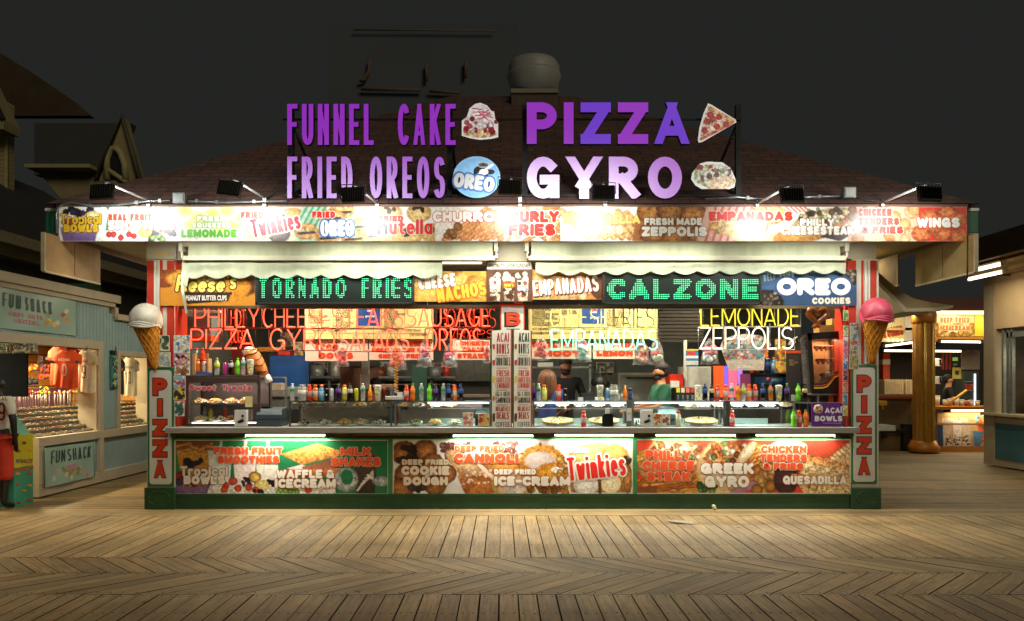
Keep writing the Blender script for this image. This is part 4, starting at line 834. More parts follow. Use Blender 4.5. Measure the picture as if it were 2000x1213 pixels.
def cone(px, py, tip, colr, lab, rot):
    y = -.10; c = W(px, py, y); t = thing('ice_cream_cone', lab, 'cone figure', c, 'giant ice cream cones on the posts')
    e = W(*tip, y + .06); r = 27 * (D0 + y) / F; ax = (Vector((0, 0, 1)))
    # cone body, a waffle of ridges
    q = MB(); top = c + Vector((0, 0, -.06)); n = 28; vs = []; fs = []; H = 16; rg = random.Random(5)
    for i in range(H + 1):
        k = i / H; p0 = top.lerp(e, k); rr = r * (1 - k) * .93 + .012 * k
        for j in range(n): a = 2 * math.pi * j / n; vs.append(p0 + Vector((rr * math.cos(a), rr * math.sin(a), 0)))
    for i in range(H):
        for j in range(n): a, b_ = i * n + j, i * n + (j + 1) % n; fs.append((a, b_, b_ + n, a + n))
    q.add(vs, fs, 0, True); q.build('cone', mat('b8761c', .5, noise=.2, scale=25), t)
    q = MB()
    for sgn in (1, -1):
        for s0 in range(11):
            pts = []
            for i in range(14):
                k = i / 13 * .96; a = 2 * math.pi * s0 / 11 + sgn * k * 2.6; rr = (r * (1 - k) * .93 + .012 * k) + .004; p0 = top.lerp(e, k); pts.append(p0 + Vector((rr * math.cos(a), rr * math.sin(a), 0)))
            q.tube(pts, .0065, 5)
    q.build('waffle_ridges', mat('d0902a', .45, noise=.15), t)
    # scoop with a ruffled skirt
    q = MB(); vs = []; fs = []; n = 40; m = 20; R0 = 29.5 * (D0 + y) / F
    for i in range(m + 1):
        th = math.pi * .70 * i / m
        for j in range(n):
            a = 2 * math.pi * j / n; k = max(0, (i - 11) / (m - 11)); ruf = 1 + k * (.10 + .05 * math.sin(a * 5 + rot) + .03 * math.sin(a * 11)) + .012 * math.sin(a * 3 + th * 7 + rot)
            dz = -k * .02 * math.sin(a * 4 + rot) - .012 * k * math.sin(a * 9); vs.append(c + Vector((R0 * math.sin(th) * math.cos(a) * ruf, R0 * math.sin(th) * math.sin(a) * ruf, R0 * math.cos(th) * .98 + dz + .005)))
    for i in range(m):
        for j in range(n): a, b_ = i * n + j, i * n + (j + 1) % n; fs.append((a, a + n, b_ + n, b_))
    fs.append(tuple(range(m * n, m * n + n))); q.add(vs, fs, 0, True); q.build('scoop', mat(colr, .4, noise=.2, scale=7, bump=.4), t)
    q = MB()
    for j in range(3):
        pts = [c + Vector((R0 * (1.05 + .02 * j) * math.cos(R(a)), R0 * (1.05 + .02 * j) * math.sin(R(a)), -.075 - .018 * j + .012 * math.sin(R(a * 3 + 60 * j)))) for a in range(190 + 12 * j, 360 - 14 * j, 10)]
        q.tube(pts, [.004 + .012 * math.sin(math.pi * i / (len(pts) - 1)) for i in range(len(pts))], 8)
    q.build('drip_fold', mat(colr, .35, noise=.08, scale=9), t)
    MB().tube([top + Vector((0, .0, -.2)), top + Vector((0, .2, -.2))], .02, 8).build('mount', GALV, t)
cone(285, 622, (304, 724), 'bdb9aa', 'giant waffle cone with a vanilla white scoop on the left post', 0)
cone(1711, 611, (1701, 712), 'd2506a', 'giant waffle cone with a strawberry pink scoop on the right post', 2)

# --- big channel letters above the roof edge
YL = -.62
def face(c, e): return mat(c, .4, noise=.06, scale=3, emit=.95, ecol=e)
RET = mat('141414', .5)
def channel(text, box, t, lab, gap, sp):
    T = thing('letter_sign', lab, 'sign', W((box[0] + box[2]) / 2, box[3], YL), 'glowing purple words on the roof')
    n = sum(c != ' ' for c in text); wid = lambda ch: max(q[0] for s_ in GL[ch] for q in s_)
    H = box[3] - box[1]; S = ((box[2] - box[0]) - n * t - (len(text) - 1) * gap * H - text.count(' ') * sp * H) / sum(wid(c) for c in text if c != ' '); x = box[0]
    for i, c in enumerate(text):
        if c == ' ': x += sp * H + gap * H; continue
        w_ = wid(c) * S + t; q = MB(); letters(q, c, (x, box[1], x + w_, box[3]), t, front(YL), 0, True, 0, 0); letters(q, c, (x, box[1], x + w_, box[3]), t, front(YL), -.004, True, .25, 1, .06)
        q.build('letter', [face({'FUNNEL CAKE': '5f5868', 'PIZZA': '5f5868', 'GYRO': 'd8d4da', 'FRIED OREOS': '9c94a4'}[text], '6226c0' if text == 'PIZZA' and i in (2, 4) else '8a1cb4'), RET], T); x += w_ + gap * H  # lower words get paler faces: floodlit white put into their colour
    return T
channel('FUNNEL CAKE', (561, 203, 890, 283), 9, 'glowing purple words FUNNEL CAKE in narrow letters', .11, .37)
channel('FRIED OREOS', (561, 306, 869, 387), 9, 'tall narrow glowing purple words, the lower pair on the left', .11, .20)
channel('PIZZA', (1029, 200, 1345, 281), 19, 'glowing purple word PIZZA in broad letters', .17, .3)
channel('GYRO', (1029, 306, 1332, 388), 19, 'broad glowing word GYRO, its floodlit white put into pale faces', .21, .3)
def cutout(name, lab, poly, p, res):
    T = thing(name, lab, 'sign', W(sum(q[0] for q in poly) / len(poly), max(q[1] for q in poly), YL - .02))
    MB().prism(poly, front(YL - .02), .05, 0, 1).build('board', [mat('e2e2de', .4, noise=.03, emit=.5), mat('55565a', .5)], T)
    p.build('printed_face', front(YL - .02), T, .002, mask=poly, emit=.55); return T
pl = [(902, 236), (912, 228), (917, 212), (928, 203), (938, 201), (951, 206), (960, 217), (965, 218), (967, 232), (973, 240), (973, 268), (960, 271), (938, 273), (918, 270), (902, 265)]
p = Print((902, 201, 973, 273), 1.3, 'e4e2de', 41); p.ell(938, 260, 33, 9, 'd9b98a', 'c9a06a', n=.5); p.ell(938, 225, 19, 20, 'e8e2e2', 'dccfd0'); p.scatter(30, (908, 232, 970, 258), (3, 6), ['c01f30', 'a8182a', 'e2d4d4', 'b84a54', 'ded2d2'], dark=.7)
for i in range(9): p.line(922 + i * 3, 212 + (i * 7) % 22, 942 + i * 2.5, 214 + (i * 5) % 24, 2, 'c03a54', n=.1)
cutout('funnel_cake_cutout', 'cut out picture of a berry topped funnel cake', pl, p, 1)
pl = [(1383, 202), (1390, 205), (1437, 234), (1438, 239), (1372, 277), (1365, 279), (1363, 274), (1366, 250), (1374, 222)]
p = Print((1363, 202, 1438, 280), 1.3, 'e4e2de', 42); p.poly([(1385, 208), (1432, 237), (1369, 273), (1368, 262), (1376, 225)], 'd9b9a4', 'd6a890', n=.5); p.line(1385, 210, 1431, 236, 7, 'c9905a', n=.5); p.line(1369, 272, 1430, 240, 6, 'c46a4a', n=.5)
for x, y in ((1387, 224), (1404, 229), (1381, 238), (1400, 247), (1418, 243), (1376, 255), (1392, 232)): p.ell(x, y, 6.5, 6, 'b83a34', '8a2422', n=.3)
cutout('pizza_slice_cutout', 'cut out picture of a pizza slice', pl, p, 1)
pl = [(1350, 350), (1352, 338), (1366, 320), (1380, 316), (1410, 317), (1427, 328), (1437, 352), (1434, 366), (1425, 369), (1370, 369), (1358, 362)]
p = Print((1349, 316, 1438, 370), 1.3, 'e4e2de', 43); p.ell(1390, 343, 36, 22, 'c9c2ac', '93a06c', n=.5); p.scatter(40, (1358, 324, 1428, 358), (3, 6), ['7a5a50', '93705c', 'c0303a', '7f9a58', 'ddd4c8', 'd9d0d0', '5a4038'], dark=.75); p.ell(1408, 358, 28, 13, 'd9c3a4', 'c9aa84', rot=-12, n=.3)
cutout('gyro_cutout', 'cut out picture of a filled gyro wrap', pl, p, 1)
pl = [(931 + 46 * math.cos(R(a)), 346 + 40.5 * math.sin(R(a))) for a in range(0, 360, 8)]
p = Print((885, 305, 978, 388), 1.3, '7db4e0', 44); p.ell(931, 346, 42, 37, '86bbe6', '6aa6d8', n=.06); p.ell(940, 336, 15, 13, '2a2e34', '16181c'); p.ell(944, 322, 12, 6, '23262c', 'c9ccd2'); p.ell(958, 336, 8, 5, '2a2e36'); p.ell(945, 336, 9, 6, 'ecf0f4'); p.line(935, 340, 962, 322, 4, 'eef2f6')
T = cutout('cookie_cutout', 'round pale blue cut out with a splashing cookie', pl, p, 1); T['category'] = 'sign'
words(T, [('OREO', (886, 342, 966, 371), 8, 'eef0f4', '5a86c8', 3.2, dict(rot=-8, gap=.02))], front(YL - .02), off=.012)
# steel posts carrying the letters
q = MB()
for px in (574, 880, 1025, 1436): q.box(pxx(px - 5, -.36), pxx(px + 5, -.36), -.50, -.44, pz(404, -.36), pz(212, -.36))
for py in (240, 386): q.box(pxx(560, -.36), pxx(1440, -.36), -.52, -.50, pz(py + 3, -.36), pz(py, -.36))
for px in (574, 880, 1025, 1436): q.tube([(pxx(px, -.3), -.33, pz(250, -.3)), (pxx(px, -.3), .5, 4.5)], .02, 6)
o = q.build('sign_support', mat('1d1e1e', .6, .3), origin=(0, -.36, 3.9)); tag(o, 'dark steel frame holding the glowing words above the roof edge', 'sign frame')

# --- centre post: B board and two narrow menu boards
T = sign('letter_board', 'white board with a big red letter B behind the two menu boards', (977, 594, 1025, 660), .03, .02, edge='c2401f')
MB().pbox(979.5, 596.5, 1022.5, 660, .026, .004).build('white_face', mat('d6d3c8', .4, noise=.06), T)
q = MB(); letters(q, 'B', (986, 611, 1014, 638), 6.2, front(.026), .002, True, 1.2, 0); letters(q, 'B', (989, 610, 1017, 636), 6.2, front(.026), .005, True, 0, 1); q.build('letter', [mat('2a2422', .5), mat('d0401c', .4)], T)
q = MB(); letters(q, 'E', (989, 642, 1015, 660), 6, front(.026), .002, True, 0, 0); q.build('letter', mat('2a2422', .5), T)
def menu_board(x0, x1, ys, lab, first, edge):
    ya, yb = ys; fn = lambda px, py, o=0.: W(px, py, ya + (yb - ya) * (px - x0) / (x1 - x0)) + Vector((0, -o, 0))
    T = thing('menu_board', lab, 'menu board', fn((x0 + x1) / 2, 836), 'narrow menu boards on the centre post')
    sl = (646, 643) if x0 < 1000 else (643, 646)
    MB().prism([(x0, sl[0]), (x0, 836), (x1, 836), (x1, sl[1])], fn, .02).build('board', mat('dcd8cb', .35, noise=.05), T)
    MB().prism([(x0, sl[0]), (x0, 836), (x0 + 1.8, 836), (x0 + 1.8, sl[0])], lambda a, b_, o=0: fn(a, b_, o + .002), .002).build('left_edge', mat('2c6b3c' if edge[0] == 'g' else 'c2331e', .4), T)
    MB().prism([(x1 - 2.4, sl[1]), (x1 - 2.4, 836), (x1, 836), (x1, sl[1])], lambda a, b_, o=0: fn(a, b_, o + .002), .002).build('right_edge', mat('2c6b3c' if edge[1] == 'g' else 'c2331e', .4), T)
    a = x0 + 9; e = x1 - 4 
    for s_, y0, y1, t, c in (('ACAI', 650, 668, 1.8, first), ('BOWLS', 671, 691, 1.6, first), ('SMOOTHIES', 698, 714, 1.15, '2a2825'), ('FRESH', 723, 735, 1.4, 'c2281e'), ('SQUEEZED', 737, 747, 1.0, 'c2281e'), ('LEMONADE', 748, 758, 1.0, 'c2281e'), ('EGG & CHEESE', 765, 774, .8, '2a2825'), ('SANDWICH', 776, 787, 1.05, '2a2825'), ('BREAKFAST', 794, 803, .95, 'a8201e'), ('DEALS', 805, 818, 1.6, 'b3221c'), ('COFFEE', 824, 833, 1.0, '2a2825')):
        words(T, [(s_, (a + (2 if len(s_) < 6 else 0), y0, e - (2 if len(s_) < 6 else 0), y1), t, c, None, 0, dict(gap=.06, sp=.25))], fn)
    q = MB()
    for i, (yy, c, h) in enumerate(((677, 0, 9), (708, 1, 9), (741, 2, 12), (778, 3, 8), (815, 4, 14))):
        q.prism([(x0 + 3, yy - h * .5), (x0 + 2.6, yy), (x0 + 3.4, yy + h * .6), (x0 + 7, yy + h * .6), (x0 + 8, yy), (x0 + 7.5, yy - h * .6)], lambda a_, b_, o=0: fn(a_, b_, o + .003), .002, i)
    q.build('food_picture', [mat(c, .5, noise=.4, scale=60) for c in ('b5502e', 'c23a4a', 'd9c254', 'b98a52', '5a3a28')], T)
    q = MB()
    for yy in (694.5, 718.5, 761.5, 790.5): q.prism([(x0 + 10, yy), (x0 + 10, yy + .8), (x1 - 8, yy + .8), (x1 - 8, yy)], lambda a_, b_, o=0: fn(a_, b_, o + .003), .002)
    q.build('rule', mat('8a3a2e', .5), T)
menu_board(959, 1000, (.0, -.09), 'narrow menu board with dark red ACAI BOWLS heading', 'a3202c', 'gr')
menu_board(1002, 1039, (-.09, .0), 'narrow menu board with dark green ACAI BOWLS heading', '2a4036', 'gr')

# --- neon words hung in the window
ORN = lamp_mat('ff563a', 2.3); ORD = lamp_mat('e8401e', .55); YEL = lamp_mat('e6d23a', 1.5); MIN = lamp_mat('94f8d0', 1.7); WHI = lamp_mat('fff0d4', 1.7); PAL = mat('d8cf8a', .3, noise=.05); LEM = lamp_mat('e8e08a', 1.0)
def neon(text, box, m, lab, fr, gap=.12, sp=.35, y=.17):
    t = thing('neon_sign', lab, 'neon sign', W((box[0] + box[2]) / 2, box[3], y), 'neon words in the window')
    neon_tubes(text, box, y, .0096 if m is ORN else .0088, m, t, gap=gap, sp=sp)
    q = MB(); x0, y0, x1, y1 = box
    pts = [W(a, b_, y + .03) for a, b_ in ((x0 - 3, y0 - 1), (x1 + 3, y0 - 1), (x1 + 3, y1 + 2), (x0 - 3, y1 + 2), (x0 - 3, y0 - 1))]
    q.tube(pts, .006, 6)
    for k in range(1, 4): q.tube([W(x0 + (x1 - x0) * k / 4, y0 - 8, y + .035), W(x0 + (x1 - x0) * k / 4, y1 + 2, y + .035)], .0035, 5)
    q.build('hanger_frame', mat(fr, .3, .3, noise=.1), t)
    w_ = MB(); rg = random.Random(text); 
    for k in range(3):
        a = x0 + (x1 - x0) * rg.uniform(0, .8); c = [W(a + (x1 - x0) * .16 * i / 6, (y0 + y1) / 2 + 9 * math.sin(i * 1.3 + k) + rg.uniform(-6, 6), y + .05 + .01 * math.sin(i)) for i in range(7)]; w_.tube(c, .003, 5)
    w_.build('cable', BLACK, t)
neon('PHILLY', (381, 599, 507, 639), ORN, 'orange neon word PHILLY above the sweet treats case', '7a2a1a', .14)
neon('CHEESESTEAKS', (514, 599, 787, 639), ORN, 'long orange neon word CHEESESTEAKS', '7a2a1a', .14)
neon('SAUSAGE', (794, 598, 957, 637), ORN, 'orange neon word SAUSAGE beside the letter B board', '7a2a1a', .14)
neon('PIZZA', (373, 643, 496, 681), ORN, 'orange neon word PIZZA under the word PHILLY', '7a2a1a', .16)
neon('GYRO', (528, 643, 653, 683), ORN, 'orange neon word GYRO in the lower row', '7a2a1a', .16)
neon('SALADS', (661, 644, 798, 685), ORN, 'orange neon word SALADS in the lower row', '7a2a1a', .14)
neon('OREOS', (834, 643, 940, 684), ORN, 'orange neon word at the right end of the lower row', '7a2a1a', .14)
neon('CHEESE', (1075, 601, 1187, 638), LEM, 'pale yellow neon word over the right yellow menu', '8a8676', .16)
neon('FRIES', (1199, 601, 1277, 638), PAL, 'unlit yellow glass tube word FRIES on the yellow menu', '8a8676', .16)
neon('EMPANADAS', (1077, 644, 1284, 683), MIN, 'mint green neon word in the window', '8fa89a', .12)
neon('LEMONADE', (1369, 600, 1561, 636), YEL, 'bright yellow neon word under the cookie sign', 'a8a69c', .14)
neon('ZEPPOLIS', (1367, 640, 1549, 681), WHI, 'warm white neon word at the right of the window', 'a8a69c', .12)
# ------------------------------------------------------------------ bottles, cans, cups
PROF = {
 'sports': ([(.026, 0), (.034, .008), (.034, .055), (.031, .07), (.031, .1), (.034, .115), (.034, .14), (.024, .165), (.02, .172)], [(.0225, .17), (.0225, .2), (.018, .204)], (.0345, .055, .125)),
 'soda': ([(.024, 0), (.032, .01), (.033, .05), (.029, .075), (.031, .1), (.033, .13), (.03, .155), (.016, .19), (.013, .2)], [(.0155, .197), (.0155, .216), (.012, .218)], (.0335, .1, .15)),
 'water': ([(.026, 0), (.031, .008), (.029, .03), (.031, .05), (.028, .07), (.03, .1), (.032, .13), (.032, .17), (.018, .205), (.014, .212)], [(.016, .21), (.016, .228), (.012, .23)], (.0325, .125, .165)),
 'can': ([(.022, 0), (.027, .008), (.027, .14), (.023, .152), (.022, .155)], [(.0215, .152), (.0205, .158)], (.0275, .03, .12)),
 'glass': ([(.027, 0), (.03, .01), (.03, .1), (.022, .13), (.014, .15), (.0125, .19)], [(.0145, .188), (.0145, .2)], (.0305, .04, .08)),
 'cup': ([(.032, 0), (.036, .05), (.042, .13), (.047, .18)], [(.05, .178), (.05, .188), (.034, .2), (.014, .203)], (.0405, .03, .09)),
 'jar': ([(.05, 0), (.055, .01), (.055, .15), (.05, .175), (.04, .185)], [(.044, .182), (.044, .202), (.04, .204)], (.0555, .08, .135)),
}
NB = {}
def bottle(kind, px, y, z, body, cap, lab_c, label, cat='bottle', sc=1., mark=None, clear=False, group='drinks set out on the counter and cases'):
    x = pxx(px, y); t = thing({'can': 'drink_can', 'cup': 'drink_cup', 'jar': 'glass_jar'}.get(kind, 'bottle'), label, cat, (x, y, z), group)
    pr, cp, lb = PROF[kind]; o = Vector((x, y, z)); S_ = lambda p: [(r * sc, h * sc) for r, h in p]
    bm = film_mat(body, .42, .08) if clear else mat(body, .12, noise=.1, scale=30, coat=.6)
    if kind == 'can': bm = mat(body, .22, .35, noise=.06)
    MB().lathe(S_(pr), o, 16).build('body', bm, t)
    MB().lathe(S_(cp), o, 14).build('lid' if kind in ('cup', 'jar', 'can') else 'cap', film_mat(cap, .5) if kind == 'cup' else mat(cap, .3, .6 if kind in ('can', 'jar') else 0, noise=.05), t)
    if lab_c:
        r, a, b = lb
        if kind == 'cup': q = MB(); rg = random.Random(px); [q.ball(o + Vector((rg.uniform(-.015, .015), -.031 - rg.uniform(0, .006), rg.uniform(.03, .12))), (.017, .006, .016), 8) for _ in range(4)]; q.build('lemon_slice', mat(lab_c, .4, noise=.2), t)
        else: MB().lathe(S_([(r - .0008, a - .001), (r, a), (r, b), (r - .0008, b + .001)]), o, 16).build('label_band', mat(lab_c, .35, noise=.22, scale=60), t)
    if mark:
        q = MB(); r = lb[0] * sc + .0012; st, _ = strokes(mark, (-3.2 if len(mark) == 1 else -4.5, -4, 3.2 if len(mark) == 1 else 4.5, 4), 1.8)
        for pl, gb, ch in st:
            for rn in runs(pl):
                P = [o + Vector((r * math.sin(a_ * .1 / 1.1), -r * math.cos(a_ * .1 / 1.1), (lb[1] + lb[2]) / 2 * sc - b_ * .0038)) for a_, b_ in rn]
                if len(P) > 1: q.tube(P, .0022, 5)
        q.build('mark', mat('f0efe8' if lab_c not in ('e8e6de', 'd8d6d0') else 'c03020', .4, noise=0), t)
    return t
SH = {'S': 'sports', 'D': 'soda', 'W': 'water', 'C': 'can', 'G': 'glass', 'U': 'cup', 'J': 'jar'}
# code: (shape, body, cap, label colour, short words, mark, clear)
KD = {'so': ('S', 'e2641a', 'e8641a', 'c8b8a4', 'orange sports drink', 'G', 0), 'sr': ('S', 'd8331a', 'e8581a', 'b89a90', 'red sports drink', 'G', 0), 'sb': ('S', '4a9cc8', 'e8641a', '9ac4d8', 'blue sports drink', 'G', 0), 'sy': ('S', 'd8cc2a', 'e8801a', 'd4cc8a', 'yellow sports drink', 'G', 0), 'sl': ('S', 'd9e0b0', 'e0482a', 'dde2cc', 'pale lemon sports drink', 'G', 0),
 'cb': ('D', '1e0c08', '2a5ab8', '2f5fb0', 'blue label cola', None, 0), 'cs': ('D', '160a08', '1a1a1c', 'b8bcc4', 'silver label cola', None, 0), 'ct': ('D', '1e0e08', '141414', 'd8c48a', 'tan label cola', None, 0), 'pu': ('D', '2a1436', '4aa03a', '6a4a9a', 'purple soda', None, 0), 'or': ('D', 'e8741a', '3f9a3a', 'e88a3a', 'orange soda', None, 0), 'ob': ('D', 'e8801a', '3a6ac0', 'e88a3a', 'pale orange soda', None, 0), 'li': ('D', '6ac828', '3aa028', '8ad048', 'lime soda', None, 0), 'lc': ('D', 'd4dccc', '9acb3a', 'c8d83a', 'clear soda', None, 1), 'te': ('D', 'b8641a', '2a2622', '8a7a5a', 'amber iced tea', None, 0),
 'wa': ('W', 'cfd8d8', 'dcdcdc', '3a8a6a', 'water', None, 1), 'cg': ('C', '141614', 'a8a8a8', None, 'black energy', 'M', 0), 'cw': ('C', 'cfd2d4', 'b0b0b0', None, 'white energy drink', 'M', 0), 'cy': ('C', 'cfd63a', 'c0c0b0', None, 'yellow green drink', None, 0), 'cu': ('C', 'b8c8d8', 'b0b0b0', '4a86b8', 'pale blue', None, 0), 'cr': ('C', '24305c', 'a8a8a8', '2e3f78', 'navy energy', None, 0), 'cp': ('C', 'd84a9a', 'b8b8b8', None, 'pink drink', None, 0),
 'gl': ('G', 'e8861a', 'b9b4a4', 'd8742a', 'orange glass', None, 0), 'le': ('U', 'd8dcc8', 'dfe2dc', 'e0d04a', 'lemonade', None, 1), 'ja': ('J', 'c8ccc8', 'a8aaa8', 'e8e6de', 'tip', None, 1), 'br': ('C', '5a2a18', '8a4a2a', None, 'small brown drink', None, 0)}
NOUN = {'S': 'bottle', 'D': 'bottle', 'W': 'bottle', 'C': 'can', 'G': 'bottle', 'U': 'cup', 'J': 'jar'}
def row(items, y, z, where):
    nm = [KD[k][4] + ' ' + NOUN[KD[k][0]] for _, k in items]
    for i, (px, k) in enumerate(items):
        s, body, cap, lc, w_, mk, clr = KD[k]
        a = KD[items[i - 1][1]][4] if i else None; b = KD[items[i + 1][1]][4] if i < len(items) - 1 else None
        if a and b: l = '%s between %s and %s, %s' % (nm[i], a, b, where)
        elif a: l = '%s at the right end, after the %s, %s' % (nm[i], a, where)
        else: l = '%s at the left end, before the %s, %s' % (nm[i], b, where)
        bottle(SH[s], px, y + rnd.uniform(-.02, .02), z, body, cap, lc, l, NOUN[s], mark=mk, clear=bool(clr), sc=1.02 if s != 'W' else .98)
ZT = 1.386
row([(571, 'wa'), (590, 'ja'), (604, 'sr'), (616, 'so'), (628, 'sb'), (638.5, 'cg'), (648, 'cw'), (661, 'pu'), (673, 'sy'), (684, 'cs'), (696, 'cy'), (709, 'wa'), (723, 'gl'), (738, 'le'), (749, 'br')], .16, ZT, 'left case')
row([(794, 'sr'), (806, 'or'), (823, 'wa'), (839, 'li'), (851, 'pu'), (866, 'wa'), (876.5, 'cb'), (888, 'so'), (900, 'cb')], .16, ZT, 'second case')
row([(1042, 'pu'), (1052, 'wa'), (1063, 'sy'), (1091, 'sr'), (1104, 'cg')], .16, ZT, 'by the B post')
row([(1172, 'le'), (1187, 'cu'), (1199, 'ja'), (1221, 'gl'), (1231, 'cr')], .16, ZT, 'over the pizzas')
row([(1363, 'le'), (1377, 'cb'), (1390, 'ct'), (1401, 'sr'), (1417, 'so'), (1429, 'wa'), (1441, 'ob'), (1452, 'lc'), (1463, 'so'), (1475, 'sr'), (1490, 'cb'), (1505, 'te'), (1521, 'le'), (1537, 'pu'), (1559, 'li'), (1572, 'ct')], .16, ZT, 'right case')
row([(424, 'lc'), (440, 'cp'), (451, 'cs'), (464, 'li'), (475, 'wa'), (489, 'le')], .2, 1.722, 'on sweet treats case')
row([(1550, 'li'), (1561, 'sr'), (1574, 'or')], -.06, 1.057, 'before the purple sign')
bottle('sports', 1140, -.05, 1.057, 'd8331a', 'e8581a', 'b89a90', 'red sports drink standing on the counter between two pizzas', mark='G')
bottle('sports', 1430, -.02, 1.057, 'd8331a', 'e8581a', 'b89a90', 'red sports drink on the counter behind a grey case post', mark='G')
bottle('sports', 1325, -.02, 1.057, 'd9e0b0', 'e0482a', 'dde2cc', 'pale lemon sports drink on the counter beside the menu cards', mark='G')
bottle('water', 400, .3, 1.09, 'cfd8d8', 'dcdcdc', None, 'clear water bottle inside the sweet treats case', clear=True, sc=.9)
bottle('sports', 412, .3, 1.09, 'b8a83a', 'e8801a', None, 'yellow sports drink inside the sweet treats case')
bottle('sports', 440, .3, 1.09, 'd0401c', 'e8641a', None, 'red sports drink inside the sweet treats case')
# the little wooden stand with four drinks at the left end
t = thing('drink_stand', 'small wooden stand of sports drinks at the left end', 'drink stand', W(391, 731, .2))
MB().pbox(376, 690, 381, 731, .18, .12).pbox(404, 700, 407, 731, .18, .12).pbox(376, 690, 407, 731, .31, .01).build('panel', mat('b58a5c', .6), t)
MB().pbox(383, 727, 408, 731, .16, .12).build('base', mat('2f5aa0', .5), t)
for px, pyb, bc, cc, w_ in ((384, 706, '5a8f8a', 'd8502a', 'upper teal sports drink in the wooden stand'), (396, 706, 'd8401c', 'e8501a', 'upper red sports drink in the wooden stand'), (387, 727, 'e2741a', 'd8601a', 'lower orange sports drink in the wooden stand'), (399, 727, 'd8c0b8', 'd8502a', 'lower pale pink sports drink in the wooden stand')):
    bottle('sports', px, .24 if pyb > 720 else .27, W(0, pyb, .24).z, bc, cc, None, w_, sc=.86)

# ------------------------------------------------------------------ plates of food
def plate(px, y, z, kind, label, r=.085, seed=1):
    x = pxx(px, y); z += .02; t = thing('food_plate' if kind != 'boat' else 'paper_tray', label, 'plate' if kind != 'boat' else 'paper tray', (x, y, z), 'plates of sample food in the cases'); o = Vector((x, y, z)); rg = random.Random(px * 7 + seed)
    t.rotation_euler = (R(14), 0, 0); t.location.z += .016
    if kind == 'boat':
        vs = [o + Vector(v) for v in ((-.05, -.04, 0), (.05, -.04, 0), (.05, .04, 0), (-.05, .04, 0), (-.08, -.06, .05), (.08, -.06, .05), (.08, .06, .05), (-.08, .06, .05))]
        MB().add(vs, [(0, 3, 2, 1), (0, 1, 5, 4), (1, 2, 6, 5), (2, 3, 7, 6), (3, 0, 4, 7)]).build('tray', mat('d9d2c4', .6), t)
        q = MB(); [q.ball(o + Vector((rg.uniform(-.05, .05), rg.uniform(-.035, .03), .04 + rg.uniform(0, .02))), rg.uniform(.012, .02), 8, rg.randrange(3), .15, rg=rg) for _ in range(16)]
        q.build('food', [mat(c, .6, noise=.3, scale=60) for c in ('d9c4b4', 'b5583f', 'c9a47a')], t); return t
    MB().lathe([(r * .6, 0), (r * .7, .003), (r, .018), (r * 1.02, .02), (r * .7, .008), (.001, .006)], o, 28).build('plate', mat('dedcd4', .5, noise=.05), t)
    q = MB(); pal = {'funnel': ('d9a052', 'c08434', 'e6b96e'), 'cookie': ('d8b884', '2a2220', 'e4dccb'), 'berry': ('d9a052', 'b5281e', 'e2c08a'), 'dark': ('2a2220', '3a302c', 'c9b48a'), 'cream': ('e0c48e', 'ece6da', 'd0a45c'), 'green': ('d9c07a', '6f8f4a', 'ece2c8'), 'ice': ('e8e2d6', 'd8c8b4', 'b85a4a')}[kind]
    for _ in range(46):
        a = rg.uniform(0, 6.28); d = r * .72 * math.sqrt(rg.random()); h = .012 + (1 - d / r) * .04 * rg.uniform(.4, 1.1)
        if rg.random() < .45 and kind in ('funnel', 'berry', 'cream'):
            pts = [o + Vector((d * math.cos(a) + .03 * math.cos(a + i * .9), d * math.sin(a) + .03 * math.sin(a + i * .9), h + .004 * i % .02)) for i in range(5)]; q.tube(pts, .007, 6, rg.randrange(2) * 2 if rg.random() < .8 else 1)
        else: q.ball(o + Vector((d * math.cos(a), d * math.sin(a), h)), rg.uniform(.008, .016), 7, rg.randrange(3), .2, rg=rg)
    q.build('food', [mat(c, .6, noise=.35, scale=70) for c in pal], t); return t
ZS, ZC = 1.296, 1.068
for px, k, l in ((584, 'boat', 'paper tray at the left end of the upper shelf, left case'), (612, 'boat', 'second paper tray from the left on the upper shelf'), (636, 'boat', 'third paper tray from the left on the upper shelf'), (668, 'boat', 'fourth paper tray, just left of the upper funnel cake plate'), (735, 'boat', 'paper tray just right of the upper funnel cake plate'), (758, 'boat', 'paper tray at the right end of the upper shelf, left case')):
    plate(px, .16, ZS, k, l)
for px, k, l in ((703, 'berry', 'plate of red topped funnel cake alone between paper trays'), (787, 'funnel', 'plate of golden funnel cake at the left of the second case shelf'), (818, 'cookie', 'plate of crumb topped funnel cake in the middle of the second case shelf'), (852, 'cream', 'plate of cream topped cake at the lit end of the second shelf'), (881, 'berry', 'plate of strawberries under the white case light'),
 (1051, 'dark', 'plate of dark cookie cake right beside the menu boards'), (1098, 'funnel', 'plate of plain cake on the shelf over the left pizza'), (1133, 'dark', 'plate of black cookie crumbs over the gap between pizzas'), (1168, 'berry', 'plate of strawberry cake over the right pizza'), (1204, 'ice', 'plate of pale wrapped food at the right of the pizza shelf'),
 (1339, 'funnel', 'plate of golden cake at the left of the third pizza shelf'), (1372, 'ice', 'nearly empty pale plate in the middle of the third pizza shelf'), (1403, 'berry', 'plate of red streaked cake at the right of the third pizza shelf'),
 (1438, 'green', 'plate of green topped cake at the left of the last shelf'), (1468, 'cookie', 'plate of crumbed cake second on the last shelf'), (1501, 'dark', 'plate heaped with black crumbs third on the last shelf'), (1534, 'cream', 'plate of pale cake at the right end of the last shelf')): plate(px, .16, ZS, k, l)
